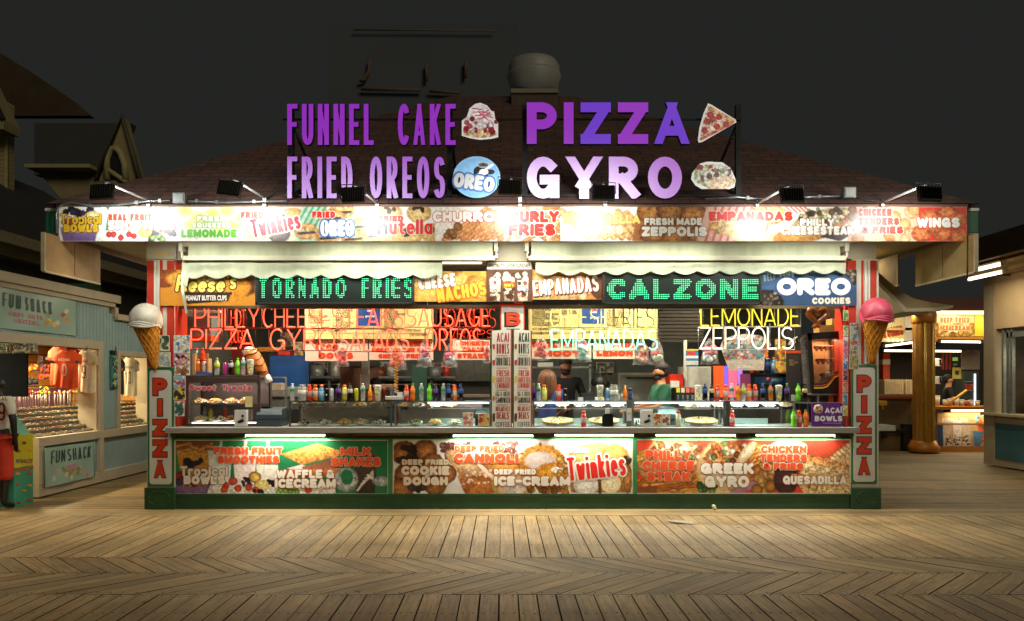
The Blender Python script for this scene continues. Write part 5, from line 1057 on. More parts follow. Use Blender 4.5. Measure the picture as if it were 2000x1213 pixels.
for px, k, l in ((597, 'cookie', 'plate of chocolate striped cake at the left end of the bottom row'), (633, 'cookie', 'plate of cookie topped cake second in the bottom row'), (672, 'funnel', 'plate of golden cake third in the bottom row'), (705, 'cream', 'plate of sugar dusted cake fourth in the bottom row'), (740, 'cookie', 'plate of chopped cookie cake fifth in the bottom row'),
 (811, 'green', 'big plate of cake with a green garnish in the second case'), (850, 'funnel', 'plate of plain golden cake in the bottom of the second case'), (888, 'cream', 'plate of whipped cream cake beside the pink picture card'), (1244, 'cookie', 'plate of cookie cake half hidden by the white swirl box')): plate(px, .12, ZC, k, l, .1 if px == 811 else .092)
TILT = []
def pizza(px, w_, lab):
    y = .16; x = pxx(px, y); t = thing('pizza', lab, 'pizza', (x, y, 1.066), 'whole pizzas in the lit cases'); TILT.append(t); o = Vector((x, y, 1.066)); rg = random.Random(px)
    MB().lathe([(w_, 0), (w_ + .02, .004), (w_ + .02, .008), (.01, .008)], o, 30, sy=.75).build('pan', mat('b9bcb8', .35, .7), t)
    for s_ in (-1, 1):
        vs = []; n = 16; hgt = .028
        for i in range(n + 1):
            a = R(-90 + 180 * i / n) if s_ > 0 else R(90 + 180 * i / n); vs.append(o + Vector((w_ * math.cos(a) + s_ * .008, w_ * .75 * math.sin(a), .012 + rg.uniform(-.002, .004))))
        q = MB(); c = o + Vector((s_ * .008, 0, hgt)); top = [v + Vector((0, 0, .02)) for v in vs]
        q.add(vs + top + [c], [(i, i + 1, i + 1 + n + 1, i + n + 1) for i in range(n)] + [(i + n + 1, i + n + 2, 2 * n + 2) for i in range(n)], 0, False)
        q.tube([v + Vector((0, 0, .016)) for v in vs], .012, 8, 1)
        q.build('half_pizza', [mat('e2c48a', .6, noise=.35, scale=45), mat('cf9a52', .6, noise=.25, scale=30)], t)
    q = MB(); [q.ball(o + Vector((rg.uniform(-.7, .7) * w_, rg.uniform(-.5, .5) * w_, .04)), (.014, .014, .004), 8, rg.randrange(3)) for _ in range(26)]
    q.build('topping', [mat(c, .5, noise=.3) for c in ('b8563a', 'ecdcae', '8a9a5a')], t)
pizza(1089, .19, 'cheese pizza in the case right beside the menu boards'); pizza(1180, .19, 'pizza with pale red topping behind the black card reader'); pizza(1369, .2, 'thick golden pizza in the third case')
for t in TILT: t.rotation_euler = (R(13), 0, 0); t.location.z += .035

# ------------------------------------------------------------------ display cases
def case(x0, x1, lab, ledx=None, post=STEEL, p=9, back=None):
    y0, y1, z0, z1 = .03, .5, 1.057, 1.384; a, b = pxx(x0, y0), pxx(x1, y0)
    t = thing('display_case', lab, 'display case', ((a + b) / 2, .25, z0), 'glass food cases on the counter')
    q = MB(); 
    for x in (a, b):
        for y in (y0, y1): q.box(x - .012, x + .012, y - .01, y + .01, z0, z1)
    q.box(a + .012, b - .012, y0 - .006, y0 + .006, z1 - .012, z1); q.box(a + .012, b - .012, y1 - .006, y1 + .006, z1 - .012, z1); q.build('frame', post, t)
    MB().box(a + .012, b - .012, y0 + .007, y1 - .007, z0, z0 + .008).build('base_tray', mat('c9ccc8', .4, .3), t)
    MB().box(a + .013, b - .013, y0 - .003, y0 + .001, z0 + .01, z1 - .014).build('front_glass', GLASS, t)
    MB().box(a - .005, b + .005, y0 - .02, y1 + .01, z1 + .0005, z1 + .0015).build('top_glass', glass_mat('e8f2ee', .05), t)
    MB().box(a + .013, b - .013, y0 + .01, y1 - .02, 1.29, 1.294).build('shelf', glass_mat('dcebe6', .10), t)
    if back: MB().box(a + .02, b - .25, y1 - .018, y1 - .012, z0 + .01, z0 + .2).box(a + .1, b - .12, y1 - .028, y1 - .022, z0 + .12, z0 + .3).build('back_panel', mat(back, .5, noise=.25, scale=4), t)
    if ledx:
        c, d = pxx(ledx[0], y0), pxx(ledx[1], y0)
        MB().box(c, d, y1 - .03, y1 - .02, z0 + .008, z0 + .085).box(c, d, y0 + .004, y0 + .009, 1.281, 1.296).build('white_sill', mat('d4dad6', .4, noise=.05), t)
        MB().box(c, d, y0 + .012, y0 + .03, z1 - .034, z1 - .004).build('light_strip', lamp_mat('e4f4f4', 2.6), t)
        area('strip_glow', ((c + d) / 2, y0 + .022, z1 - .038), (d - c, .016), p * 2.2, (.9, .97, 1), (0, .35, -1), t)
    return t
case(566, 764, 'unlit glass case of cakes beside the register', post=mat('5a5c5a', .4, .5), back='96746a'); case(772, 957, 'glass case of cakes left of the centre post, lit at its right end', (835, 955), p=5, back='8a6a60')
case(1042, 1228, 'lit glass case holding two pizzas right of the centre post', (1044, 1226)); case(1236, 1414, 'lit glass case with one thick pizza', (1240, 1412)); case(1424, 1551, 'lit glass case with an empty floor at the right', (1428, 1522))
# sweet treats case
t = thing('display_case', 'brown framed pastry case with pink Sweet Treats lettering', 'display case', W(436, 833, .06)); zb, zt = 1.057, 1.716
a, b = pxx(363, .06), pxx(508, .06)
q = MB(); q.box(a, b, .06, .55, zt - .03, zt); q.box(a, b, .06, .55, zb, zb + .035); q.box(a + .012, b - .012, .52, .545, zb + .04, zt - .05)
for x in (a, b - .035): q.box(x, x + .035, .061, .09, zb + .035, zt - .03); q.box(x, x + .035, .52, .55, zb + .035, zt - .03)
q.box(a + .002, b - .002, .055, .075, 1.62, 1.69); q.build('frame', mat('5a4a44', .4, .4, noise=.2), t, .004)
MB().box(a + .036, b - .036, .064, .067, zb + .04, 1.62).build('front_glass', GLASS, t)
MB().box(a + .036, b - .036, .09, .5, 1.33, 1.336).build('shelf', glass_mat('dcebe6', .1), t)
MB().box(a + .06, b - .06, .1, .15, zb + .036, zb + .05).build('light_strip', lamp_mat('fff2d8', 4), t); area('strip_glow', ((a + b) / 2, .13, 1.60), (.7, .02), 5, (1, .93, .8), (0, .3, -1), t)
words(t, [('S', (369, 752, 379, 762), 2.4, 'd83a5a', 'f0dcd8', .9, dict(slant=.2)), ('weet', (381, 751, 421, 763), 2.3, 'd83a5a', 'f0dcd8', .9, dict(slant=.15)), ('T', (433, 752, 443, 762), 2.4, 'd83a5a', 'f0dcd8', .9, dict(slant=.2)), ('reats', (444, 751, 491, 763), 2.3, 'd83a5a', 'f0dcd8', .9, dict(slant=.15))], front(.064))
MB().pbox(479, 774, 493, 795, .06, .003).build('note', mat('d9c88a', .6), t)
for px, k, l in ((390, 'berry', 'first plate on the upper shelf of the sweet treats case'), (419, 'funnel', 'second plate on the upper shelf of the sweet treats case'), (450, 'berry', 'third plate on the upper shelf of the sweet treats case'), (478, 'funnel', 'fourth plate on the upper shelf of the sweet treats case')): plate(px, .22, 1.338, k, l, .095)
for px, k, l in ((392, 'cream', 'pale pastry plate at the bottom left of the sweet treats case'), (425, 'cookie', 'dark pastry plate at the bottom middle of the sweet treats case'), (452, 'berry', 'red pastry plate at the bottom right of the sweet treats case')): plate(px, .2, 1.11, k, l, .095)
# counter hardware
def register(px, w_, y, lab, c='3d4a52'):
    x = pxx(px, y); t = thing('cash_register', lab, 'cash register', (x, y, 1.057)); h = w_ / 2
    MB().box(x - h, x + h, y, y + .3, 1.057, 1.15).build('base', mat(c, .45, noise=.1), t, .008)
    MB().add([(x + sx * h * s_, yy, zz) for sx in (-1, 1) for s_, yy, zz in ((1, y - .005, 1.152), (1, y + .28, 1.152), (.92, y + .28, 1.30), (.92, y + .07, 1.28), (1, y - .002, 1.21))], [(0, 1, 2, 3, 4), (9, 8, 7, 6, 5), (0, 4, 9, 5), (4, 3, 8, 9), (3, 2, 7, 8), (2, 1, 6, 7), (1, 0, 5, 6)]).build('printer_body', mat(c, .4, noise=.1), t, .006)
    MB().box(x - h * .8, x - h * .1, y + .1, y + .2, 1.285, 1.31).build('slot', mat('15181a', .3), t)
register(525, .33, .03, 'dark grey blue register between the pastry case and the cake case'); register(1306, .28, .08, 'grey register inside the lit third case', '4a5552'); register(943, .2, .09, 'dark register half hidden by the centre menu boards', '2a2c2a')
def card(px0, py0, px1, py1, y, lab, cols, name='picture_card', cat='picture card', d=.02, pr=None, edge='d9d6cc'):
    t = thing(name, lab, cat, W((px0 + px1) / 2, py1, y)); MB().pbox(px0, py0, px1, py1, y, d).build('board', mat(edge, .45, noise=.06), t)
    if pr is None and cols:
        pr = Print((px0 + .6, py0 + .6, px1 - .6, py1 - .6), 1.3, cols[0], int(px0)); 
        if len(cols) > 1: pr.scatter(int((px1 - px0) * (py1 - py0) / 22), (px0 + 1, py0 + 1, px1 - 1, py1 - 1), (1.5, 4), cols[1:], dark=.7)
    if pr: pr.build('printed_face', front(y), t, .0015)
    return t
for x0, l in ((458, 'white box with a black swirl leaning on the pastry case'), (1252, 'white box with a black swirl before the third case')):
    t = card(x0, 801, x0 + 23, 833, -.06, l, None, 'napkin_box', 'box', .07, edge='d8d8d4'); q = MB()
    for k in range(4): q.tube([W(x0 + 6 + i * 2.6, 826 - (i * i) * .16 * (1 + k * .25) - k * 1.2, -.063) for i in range(6 - k // 2)], [.002 + .004 * math.sin(math.pi * (i + .4) / 6) for i in range(6 - k // 2)], 6)
    q.pbox(x0 + 13.5, 810, x0 + 18, 815, -.0635, .003); q.build('swirl_mark', BLACK, t)
card(904, 806, 924, 833, -.0, 'pink picture card before the second case', ['e8a49a', 'f0dcd0', 'e0c04a', 'd86a5a']); card(934, 808, 956, 832, -.0, 'yellow and red picture card beside the menu boards', ['d8a43a', 'c8401c', 'e8d08a'])
card(1276, 808, 1292, 832, -.02, 'left picture card with yellow food before the third case', ['e0c88a', 'c8502a', 'ecd9a0']); card(1293.5, 808, 1309, 832, -.02, 'right picture card with red food before the third case', ['e8dcc0', 'd88a3a', 'c0302a', '8aa04a'])
t = thing('card_reader', 'black card reader standing before the right pizza', 'card reader', W(1187, 833, -.06)); q = MB()
q.prism([(1177, 833), (1198, 833), (1198, 812), (1195, 808), (1181, 808), (1177, 812)], front(-.06), .06); q.build('body', mat('101112', .3), t, .004); MB().pbox(1183, 798, 1191, 808, -.04, .03).build('paper', WHITEP, t)
t = thing('card_terminal', 'slim grey upright terminal with stickers between two cases', 'terminal', W(1229, 833, -.03)); MB().pbox(1224, 781, 1234, 833, -.03, .05).build('body', mat('6a706e', .4, .4), t, .003); MB().pbox(1224.5, 797, 1233.5, 822, -.034, .003).build('sticker', mat('d9dde0', .4, noise=.1), t); MB().pbox(1226, 805, 1231.5, 809, -.037, .002).build('yellow_mark', mat('e0c22a', .4), t)
t = thing('case_post', 'dark grey upright post between the two right cases', 'post', W(1421, 833, -.02)); MB().pbox(1417, 783, 1426, 833, -.02, .05).build('upright', mat('4c4f4e', .4, .4), t, .003); MB().pbox(1415.5, 829, 1427.5, 833, -.03, .07).build('foot', mat('3a3c3c', .4), t)
t = thing('paper_printer', 'small white receipt printer on top of the cases', 'printer', W(768, 783, .1)); MB().pbox(752, 774, 786, 781, .1, .12).build('body', mat('c9c4ba', .45), t, .006); MB().pbox(776, 766, 786, 774, .14, .02).build('paper_roll', WHITEP, t)
card(1546, 771, 1555, 784, .18, 'small blank white card among the right bottles', ['d8d8d4']); card(1129, 776, 1139, 784, .12, 'small blank white card on the pizza case', ['d4d6d4'])
t = thing('acai_sign', 'purple sign reading acai bowls at the right end of the counter', 'sign', W(1615, 833, -.03)); b = (1585, 787, 1646, 833); q = MB(); r = 4; pts = []
for cx, cy, a0 in ((b[0] + r, b[1] + r, 180), (b[2] - r, b[1] + r, 270), (b[2] - r, b[3] - r, 0), (b[0] + r, b[3] - r, 90)): pts += [(cx + r * math.cos(R(a0 + k * 22.5)), cy + r * math.sin(R(a0 + k * 22.5))) for k in range(5)]
q.prism(pts[::-1], front(-.03), .012); q.build('board', mat('6a2a8a', .35, noise=.25, scale=6), t)
MB().lathe([(.001, 0), (.062, 0), (.062, .003), (.001, .003)], W(1598, 799, -.034), 20, M=Matrix.Rotation(R(90), 3, 'X')).build('bowl_picture', mat('d9c8b4', .5, noise=.5, scale=40), t)
q = MB(); rg = random.Random(4); [q.ball(W(1598 + rg.uniform(-5, 5), 799 + rg.uniform(-5, 5), -.038), (.012, .004, .012), 7, rg.randrange(3)) for _ in range(14)]; q.build('fruit_picture', [mat(c, .5) for c in ('a8202a', '3a2a5a', 'e0b84a')], t)
words(t, [('AÇAÍ', (1611, 796, 1645, 807), 2.6, 'efeaf0', None, 0, dict(gap=.1)), ('BOWLS', (1591, 812, 1645, 823), 3.2, 'efeaf0', None, 0, dict(gap=.1))], front(-.03)); MB().pbox(1607, 826, 1643, 827, -.034, .004).build('rule', mat('c99ad8', .4), t)

# ------------------------------------------------------------------ inside the stand
def yellow_menu(x0, x1, y0, y1, y, lab, cols, pep, lines):
    t = thing('overhead_menu', lab, 'menu board', W((x0 + x1) / 2, y1, y), 'yellow menus over the kitchen'); MB().pbox(x0, y0, x1, y1, y, .05).build('panel', mat('d8c47c' if x0 > 900 else 'dcb878', .5, noise=.12, scale=3, emit=.14), t); fn = front(y)  # left panel is oranger: the neon's tint is put into its colour
    q = MB()
    for xx in (x0, x1 - 2): q.pbox(xx, y0 - 1, xx + 2, y1 + 1, y - .006, .06)
    q.pbox(x0 + 2, y1 - 12, x1 - 2, y1 - 11, y - .005, .01); q.build('frame', mat('b9aa80', .4, .4), t)
    MB().pbox(pep[0], y0 + 1, pep[1], pep[2], y - .006, .006).build('blue_panel', mat('24488a', .35, noise=.3, scale=4), t); cx, cy = (pep[0] + pep[1]) / 2 + 2, y0 + 10
    for i, (c, y_a, y_b) in enumerate((('c8302a', -5, -1), ('e0e0e0', -1, 1.4), ('2a5ab0', 1.4, 5))):
        pts = [(cx + 5.4 * math.cos(R(a)), cy + 5.4 * math.sin(R(a))) for a in range(0, 360, 12)]; pts = clip(pts, (cx - 9, cy + y_a, cx + 9, cy + y_b)); MB().prism(pts, lambda a_, b_, o=0: fn(a_, b_, o + .009), .003).build('round_mark', mat(c, .4), t)
    smalltext(t, 'pepsi', (cx - 8, cy + 8, cx + 9, cy + 14), fn, 'dfe4ea', off=.009, fat=.02)
    for s_, b_ in lines: smalltext(t, s_, b_, fn, '3a3220', fat=.02)
CHL = 'STEAK\nCHEESE STEAK\nONION STEAK\nMUSHROOM STEAK\nPEPPER STEAK\nHOT SWEET SAUSAGE\nCHICKEN PARM'; FRL = 'CHICKEN\nFRENCH FRIES\nBACON CHEESE FRIES\nOLD BAY FRIES\nTORNADO\nHOT DOG\nCORN DOG\nNACHOS'
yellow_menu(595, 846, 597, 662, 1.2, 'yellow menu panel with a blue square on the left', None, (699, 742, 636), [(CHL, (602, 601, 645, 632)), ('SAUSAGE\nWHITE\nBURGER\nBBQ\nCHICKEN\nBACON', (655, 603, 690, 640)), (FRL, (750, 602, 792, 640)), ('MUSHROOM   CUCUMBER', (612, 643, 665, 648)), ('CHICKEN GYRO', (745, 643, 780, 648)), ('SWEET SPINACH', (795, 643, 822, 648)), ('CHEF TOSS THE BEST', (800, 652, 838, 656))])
yellow_menu(1032, 1285, 600, 662, 1.2, 'yellow menu panel with a blue square on the right', None, (1137, 1180, 632), [('MUSHROOM BURGER\nCHEESESTEAK\nCHEESESTEAK MUSHROOM\nBACON CHEESE STEAK\nPEPPERONI CHEESE STEAK\nPIZZA STEAK\nMUSHROOM CHEESE STEAK\nCHICKEN CHEESE STEAK', (1039, 603, 1092, 637)), ('HOT OR SWEET', (1039, 640, 1073, 645)), ('CHICKEN PARM SUB', (1039, 648, 1088, 653)), ('STEAK BURGER\nVEGGIE BURGER', (1097, 606, 1128, 614)), ('FRENCH FRIES\nBACON CHEESE FRIES\nOLD BAY FRIES\nTORNADO FRIES\nHOT DOG\nCORN DOG\nNACHOS & CHEESE\nEMPANADAS', (1185, 605, 1232, 638)), ('LEMONADE', (1145, 646, 1170, 651)), ('WE SELL', (1196, 649, 1222, 653))])
def pink_sign(x0, y0, x1, y1, lines, lab, col='d9b8a8', y=1.25):
    t = thing('menu_sign', lab, 'sign', W((x0 + x1) / 2, y1, y), 'pale signs with fat orange words'); MB().pbox(x0, y0, x1, y1, y, .02).build('board', mat(col, .5, noise=.06), t); words(t, [(s_, b_, t_, 'cc3f1c', None, 0, dict(gap=.05)) for s_, b_, t_ in lines], front(y))
pink_sign(596, 664, 718, 705, [('Trop', (612, 668, 662, 684), 5), ('bowls', (622, 685, 690, 701), 5)], 'pale pink sign with orange words tropical bowls')
pink_sign(721, 664, 846, 703, [('MANGO & CHEESE', (726, 666, 840, 676), 4), ('CORN ON THE COB', (726, 679, 840, 688), 4), ('CHEESE FRIES', (739, 691, 832, 700), 4)], 'pale pink sign about corn and cheese fries')
pink_sign(884, 664, 957, 703, [('CHICKEN', (898, 666, 955, 675), 3.6), ('BANANA', (904, 678, 955, 687), 4), ('STRAWB', (893, 690, 955, 700), 4)], 'pale pink sign half hidden behind the centre post')
pink_sign(1036, 664, 1155, 701, [('REAL FRUIT', (1040, 667, 1150, 679), 5), ('SMOOTH', (1042, 684, 1150, 697), 5.4)], 'pale sign about fruit smoothies right of the centre post', 'cfc8b4')
pink_sign(1158, 664, 1240, 701, [('PINK', (1195, 667, 1238, 679), 4.6), ('LEMON', (1165, 684, 1236, 696), 5.2)], 'pale sign about pink lemonade over the oven', 'cfc8b4')
def cotton(px, y0, y1, hw, cols, lab, y):
    t = thing('cotton_candy_bag', lab, 'candy bag', W(px, (y0 + y1) / 2, y), 'hanging bags of cotton candy'); k = (D0 + y) / F; c = W(px, y1, y); H = (y1 - y0) * k; w_ = hw * k; rg = random.Random(px); vs = []; fs = []; n = 22
    pr = [(.12, 1), (.2, .97), (.16, .93), (.55, .82), (.85, .6), (.95, .35), (1.05, .1), (1.12, 0), (.9, -.01)]
    for i, (r, h) in enumerate(pr):
        for j in range(n): a = 2 * math.pi * j / n; f = 1 + .10 * math.sin(a * 4 + i) + rg.uniform(-.05, .05); vs.append(c + Vector((w_ * r * math.cos(a) * f, w_ * .55 * r * math.sin(a) * f, H * h + .01 * math.sin(a * 3))))
    for i in range(len(pr) - 1):
        for j in range(n): a, b_ = i * n + j, i * n + (j + 1) % n; fs.append((a, b_, b_ + n, a + n))
    q = MB(); q.add(vs, fs, 0, True); q.build('bag', film_mat('e8e4e0', .16, .2), t)
    for ci, cc in enumerate(cols):
        q = MB(); [q.ball(c + Vector((rg.uniform(-.5, .5) * w_, rg.uniform(-.25, .25) * w_, H * (.14 + .5 * (ci + rg.random()) / len(cols)))), w_ * rg.uniform(.25, .42), 9, 0, .16, rg=rg) for _ in range(9)]; q.build('candy_floss', mat(cc, .8, noise=.12, scale=20), t)
    MB().tube([c + Vector((0, 0, H)), c + Vector((0, 0, H + .15))], .003, 5).build('string', DARK, t)
for px, y0, y1, hw, cols, lab, y in ((668, 665, 716, 12, ['d8342e', 'e0503e'], 'red cotton candy bag under the word SALADS', .6), (776, 668, 722, 17, ['e0705a', 'd8402e'], 'wide red cotton candy bag behind the yellow cord', .6), (829, 664, 716, 14, ['a8c4d8', 'd88a96'], 'pale blue and pink cotton candy bag left of the word OREOS', .6), (878, 672, 717, 14, ['b0cce0', 'd05a78'], 'blue bottomed cotton candy bag under the word OREOS', .6), (951, 668, 708, 9, ['e0482e'], 'narrow red cotton candy bag at the centre post', .6),
 (1057, 655, 703, 15, ['c8322e', 'd8503e'], 'red cotton candy bag right of the centre post', .6), (1138, 660, 707, 16, ['9ccac8', 'b8dcd8'], 'mint blue cotton candy bag under the word EMPANADAS', .6), (1253, 664, 712, 16, ['e08a7a', 'd8503a'], 'pale red cotton candy bag, left of a touching pair', .6), (1283, 662, 712, 14, ['c8d8c0', 'd84a5a'], 'pale green and red cotton candy bag, right of a touching pair', .62), (1386, 661, 711, 17, ['c4dce0', 'd05a7a'], 'pale blue cotton candy bag under the word ZEPPOLIS', .6)): cotton(px, y0, y1, hw, cols, lab, y)
q = MB(); pts = []
for i in range(260): k = i / 259; a = k * 2 * math.pi * 21; c = W(771 + 5 * k + 1.5 * math.sin(k * 5), 655 + 113 * k, .5); rr = .016 + .010 * k; pts.append(c + Vector((rr * math.cos(a), rr * math.sin(a), 0)))
q.tube(pts, .0042, 5); o = q.build('coil_cord', mat('d89a1c', .35), origin=W(773, 710, .5)); tag(o, 'orange yellow coiled cord hanging above the white receipt printer', 'cord')
def block(name, lab, cat, px0, py0, px1, py1, y, d, parts, group=None):
    t = thing(name, lab, cat, W((px0 + px1) / 2, py1, y), group)
    for nm, (a, b_, c, e), yy, dd, m in parts: MB().pbox(a, b_, c, e, y + yy, dd).build(nm, m, t, .004)
    return t
block('dark_window', 'black board with scribbled neon reflections beside the letter B', 'sign board', 851, 597, 957, 661, .45, .03, [('panel', (852, 597, 957, 661), 0, .03, mat('140d0b', .06, noise=.1)), ('frame', (851, 595, 853.5, 662), -.008, .05, mat('5a4a3a', .4))])
tt = thing('neon_sign', 'tangled orange tubes standing for neon reflected in the black board', 'neon sign', W(905, 655, .4)); neon_tubes('HOT SUBS', (860, 603, 968, 640), .4, .007, ORD, tt, gap=.05, sp=.1); neon_tubes('WRAPS', (866, 644, 966, 660), .4, .006, ORD, tt, gap=.2)  # dim glowing tubes stand for neon reflections in the board
tt = thing('neon_sign', 'small crowded orange neon behind the letters of PHILLY', 'neon sign', W(465, 672, .7)); neon_tubes('HOT', (451, 606, 480, 636), .7, .008, ORD, tt, gap=.02); neon_tubes('DOGS', (451, 645, 478, 670), .7, .007, ORD, tt, gap=.02); MB().pbox(449, 604, 482, 672, .74, .01).build('backing', mat('3a1510', .2), tt)
block('wall_poster', 'dark blue poster behind the register on the left', 'poster', 527, 695, 604, 775, 1.6, .05, [('panel', (527, 695, 604, 775), 0, .05, mat('1f4a82', .3, noise=.35, scale=2.5)), ('cabinet_top', (510, 756, 600, 775), -.4, .3, mat('8a867c', .4, .4)), ('cabinet_front', (512, 776, 598, 800), -.38, .3, mat('55564f', .5))])
block('brown_cabinet', 'brown kitchen cabinet behind the left cake case', 'cabinet', 664, 716, 731, 790, 2.4, .4, [('body', (664, 716, 731, 800), 0, .4, mat('7a5540', .5)), ('shelf', (662, 706, 733, 716), -.03, .45, mat('4a4038', .5))])
block('steel_pipe_stand', 'pale upright duct hanging in the left kitchen', 'duct', 705, 700, 719, 760, 2.0, .15, [('duct', (706, 690, 719, 740), 0, .14, mat('b9b4a8', .4, .2)), ('paper_sheet', (703, 731, 722, 760), -.02, .01, WHITEP)])
block('heat_case', 'small brown topped warming case behind the lemonade cup', 'warming case', 728, 752, 768, 784, .6, .3, [('top', (728, 751, 769, 757), 0, .3, mat('a08070', .4)), ('post', (762, 757, 768, 784), 0, .04, STEEL), ('tray', (729, 764, 762, 784), .1, .2, mat('8a4a30', .5))])
block('range_hood', 'dark steel grill hood left of the centre post', 'hood', 889, 702, 957, 772, 2.6, .8, [('hood', (889, 702, 957, 745), 0, .8, mat('5d5c54', .35, .5, noise=.3)), ('grill', (889, 745, 957, 775), .1, .7, mat('262624', .5)), ('rail', (880, 770, 957, 776), -.1, .1, mat('8a7a66', .5))])
block('green_door', 'dull green door between the left kitchen cabinets', 'door panel', 804, 712, 834, 800, 3.4, .06, [('leaf', (804, 712, 834, 830), 0, .06, mat('2f5a4c', .5))])
block('pizza_oven', 'steel pizza oven with a long handle behind the bearded man', 'oven', 1207, 728, 1302, 790, 1.9, .7, [('body', (1207, 728, 1302, 830), 0, .7, mat('a8a290', .32, .75, noise=.2, scale=5)), ('door', (1212, 732, 1296, 782), -.02, .02, mat('8f8a7a', .3, .8, noise=.2, scale=5)), ('handle', (1224, 736, 1290, 740), -.06, .03, mat('3a3834', .3, .6))])
block('shelf_unit', 'steel shelves with stacked trays behind the man in black', 'shelves', 1036, 712, 1155, 760, 3.0, .4, [('upper_shelf', (1036, 716, 1155, 720), 0, .4, STEEL), ('foam_tray', (1050, 708, 1080, 716), .02, .25, mat('cfd0c8', .5)), ('upright', (1150, 712, 1155, 780), 0, .05, STEEL)])
block('drink_dispenser', 'drink dispenser with a row of coloured buttons', 'drink dispenser', 1320, 756, 1357, 786, .9, .3, [('body', (1320, 757, 1357, 786), 0, .3, BLACK)] + [('button', (1321 + i * 9.4, 758, 1328 + i * 9.4, 767), -.01, .01, mat(c, .3, noise=.1)) for i, c in enumerate(('d8d02a', 'd8d0b0', 'e06a5a', 'c83a3a'))] + [('spout', (1323 + i * 9.4, 772, 1326 + i * 9.4, 780), -.02, .03, STEEL) for i in range(4)])
block('red_mixer', 'red machine with a white jug behind the man in green', 'mixer', 1306, 731, 1336, 760, 1.3, .3, [('body', (1308, 731, 1335, 758), 0, .3, mat('c8301c', .3)), ('jug', (1311, 744, 1327, 760), -.08, .08, mat('d8d6d0', .4))])
block('white_cooler', 'grey white cooler cabinet behind the drink dispenser', 'cooler', 1336, 716, 1390, 790, 1.4, .5, [('body', (1338, 716, 1389, 800), 0, .5, mat('b9b6aa', .4)), ('upright', (1336, 664, 1342, 790), -.04, .04, WHITEP)])
block('snack_poster', 'blue and yellow packet poster on the white upright', 'poster', 1340, 680, 1364, 716, 1.2, .02, [('panel', (1340, 682, 1364, 716), 0, .02, mat('2f78b8', .4)), ('yellow_stripe', (1340, 682, 1364, 685), -.004, .003, mat('e0c02a', .4)), ('white_stripe', (1340, 695, 1364, 700), -.004, .003, WHITEP), ('white_stripe', (1340, 705, 1364, 713), -.004, .003, mat('c9c4b4', .5, noise=.5, scale=30)), ('red_mark', (1342, 687, 1358, 693), -.004, .003, mat('c83a2a', .4))])
t = thing('slush_machine', 'glowing red, violet and pink drink machine', 'drink machine', W(1420, 775, 1.5)); MB().pbox(1391, 713, 1452, 790, 1.52, .4).build('body', mat('4a1c18', .4), t)
for a, b_, c, s_ in ((1394, 1414, 'e84a1c', .9), (1415, 1422, '6a5ae0', .8), (1423, 1440, 'e05a78', .8), (1441, 1450, '9a6ae0', .7)): MB().pbox(a, 715, b_, 776, 1.5, .015).build('lit_panel', lamp_mat(c, s_), t)
pl = [(1407, 676), (1413, 664), (1430, 656), (1458, 652), (1485, 656), (1501, 664), (1506, 674), (1494, 690), (1492, 723), (1424, 723)]
p = Print((1407, 652, 1506, 724), 1.1, 'b8b0a4', 51); p.poly([(1412, 672), (1500, 672), (1490, 700), (1430, 700)], '5a7a80', n=.2); p.scatter(150, (1414, 658, 1498, 702), (2, 4), ['4a6a74', '7a9aa0', 'c0543e', 'a8c0c0', '8a3a30'], dark=.7); p.scatter(26, (1442, 684, 1470, 710), (3, 5), ['d8c8c0', 'c83a4a', '6a9ab8', 'd8a8a0'], dark=.75); p.poly([(1426, 702), (1492, 702), (1491, 722), (1424, 722)], 'b3a89c')
T = thing('dessert_poster', 'cup shaped poster of blue and red ice cream beads', 'poster', W(1458, 723, .8)); MB().prism(pl, front(.8), .015).build('board', mat('c9c6be', .5), T); p.build('printed_face', front(.8), T, .002, mask=pl); smalltext(T, 'ICE CREAM', (1440, 713, 1466, 719), front(.8), 'e0dcd4', off=.006)
t = thing('drinks_fridge', 'black drinks fridge with a blue lit strip', 'fridge', W(1512, 790, .9)); MB().pbox(1466, 730, 1562, 800, .9, .5).build('body', mat('141719', .3), t, .006); MB().pbox(1474, 736, 1545, 750, .892, .01).build('sign_strip', mat('1c3a54', .3, emit=.06, ecol='2a5a8a'), t)
q = MB(); q.lathe([(.001, 0), (.028, 0), (.028, .003)], W(1500, 741, .888), 14, M=Matrix.Rotation(R(90), 3, 'X')); q.build('round_mark', mat('c83a34', .4), t); smalltext(t, 'pepsi', (1507, 737, 1528, 747), front(.889), '8a98a4', fat=.02)
for i, (px, pyb, k, s_, l) in enumerate(((1470, 729, 'or', .9, 'leftmost orange bottle on the black fridge'), (1478, 729, 'te', 1.0, 'amber bottle on the black fridge'), (1488, 729, 'cs', 1.0, 'dark cola bottle on the black fridge'), (1500, 729, 'cr', 1.3, 'striped dark can on the black fridge'), (1512, 729, 'sb', 1.1, 'blue bottle at the right end of the black fridge'), (1486, 700, 'pu', .8, 'purple bottle on the raised step above the fridge'), (1497, 700, 'or', .8, 'orange bottle on the raised step above the fridge'))):
    s, body, cap, lc, w_, mk, clr = KD[k]; bottle(SH[s], px, .98 + (.12 if pyb < 710 else 0), W(0, pyb, .98).z, body, cap, lc, l, NOUN[s], sc=s_)
block('bottle_step', 'dark step shelf holding two bottles above the fridge', 'shelf', 1480, 700, 1503, 704, 1.04, .16, [('board', (1480, 700.5, 1503, 704), 0, .16, DARK), ('leg', (1482, 704, 1484, 729.5), .05, .04, DARK), ('leg', (1499, 704, 1501, 729.5), .05, .04, DARK)])
card(1514, 662, 1536, 728, .8, 'tall yellow and orange drinks poster beside the chalkboard', ['d8a82a', 'c8581c', '4a6a8a', 'e8c04a', '8a3a1c'], 'drinks_poster', 'poster', edge='8a5a3a')
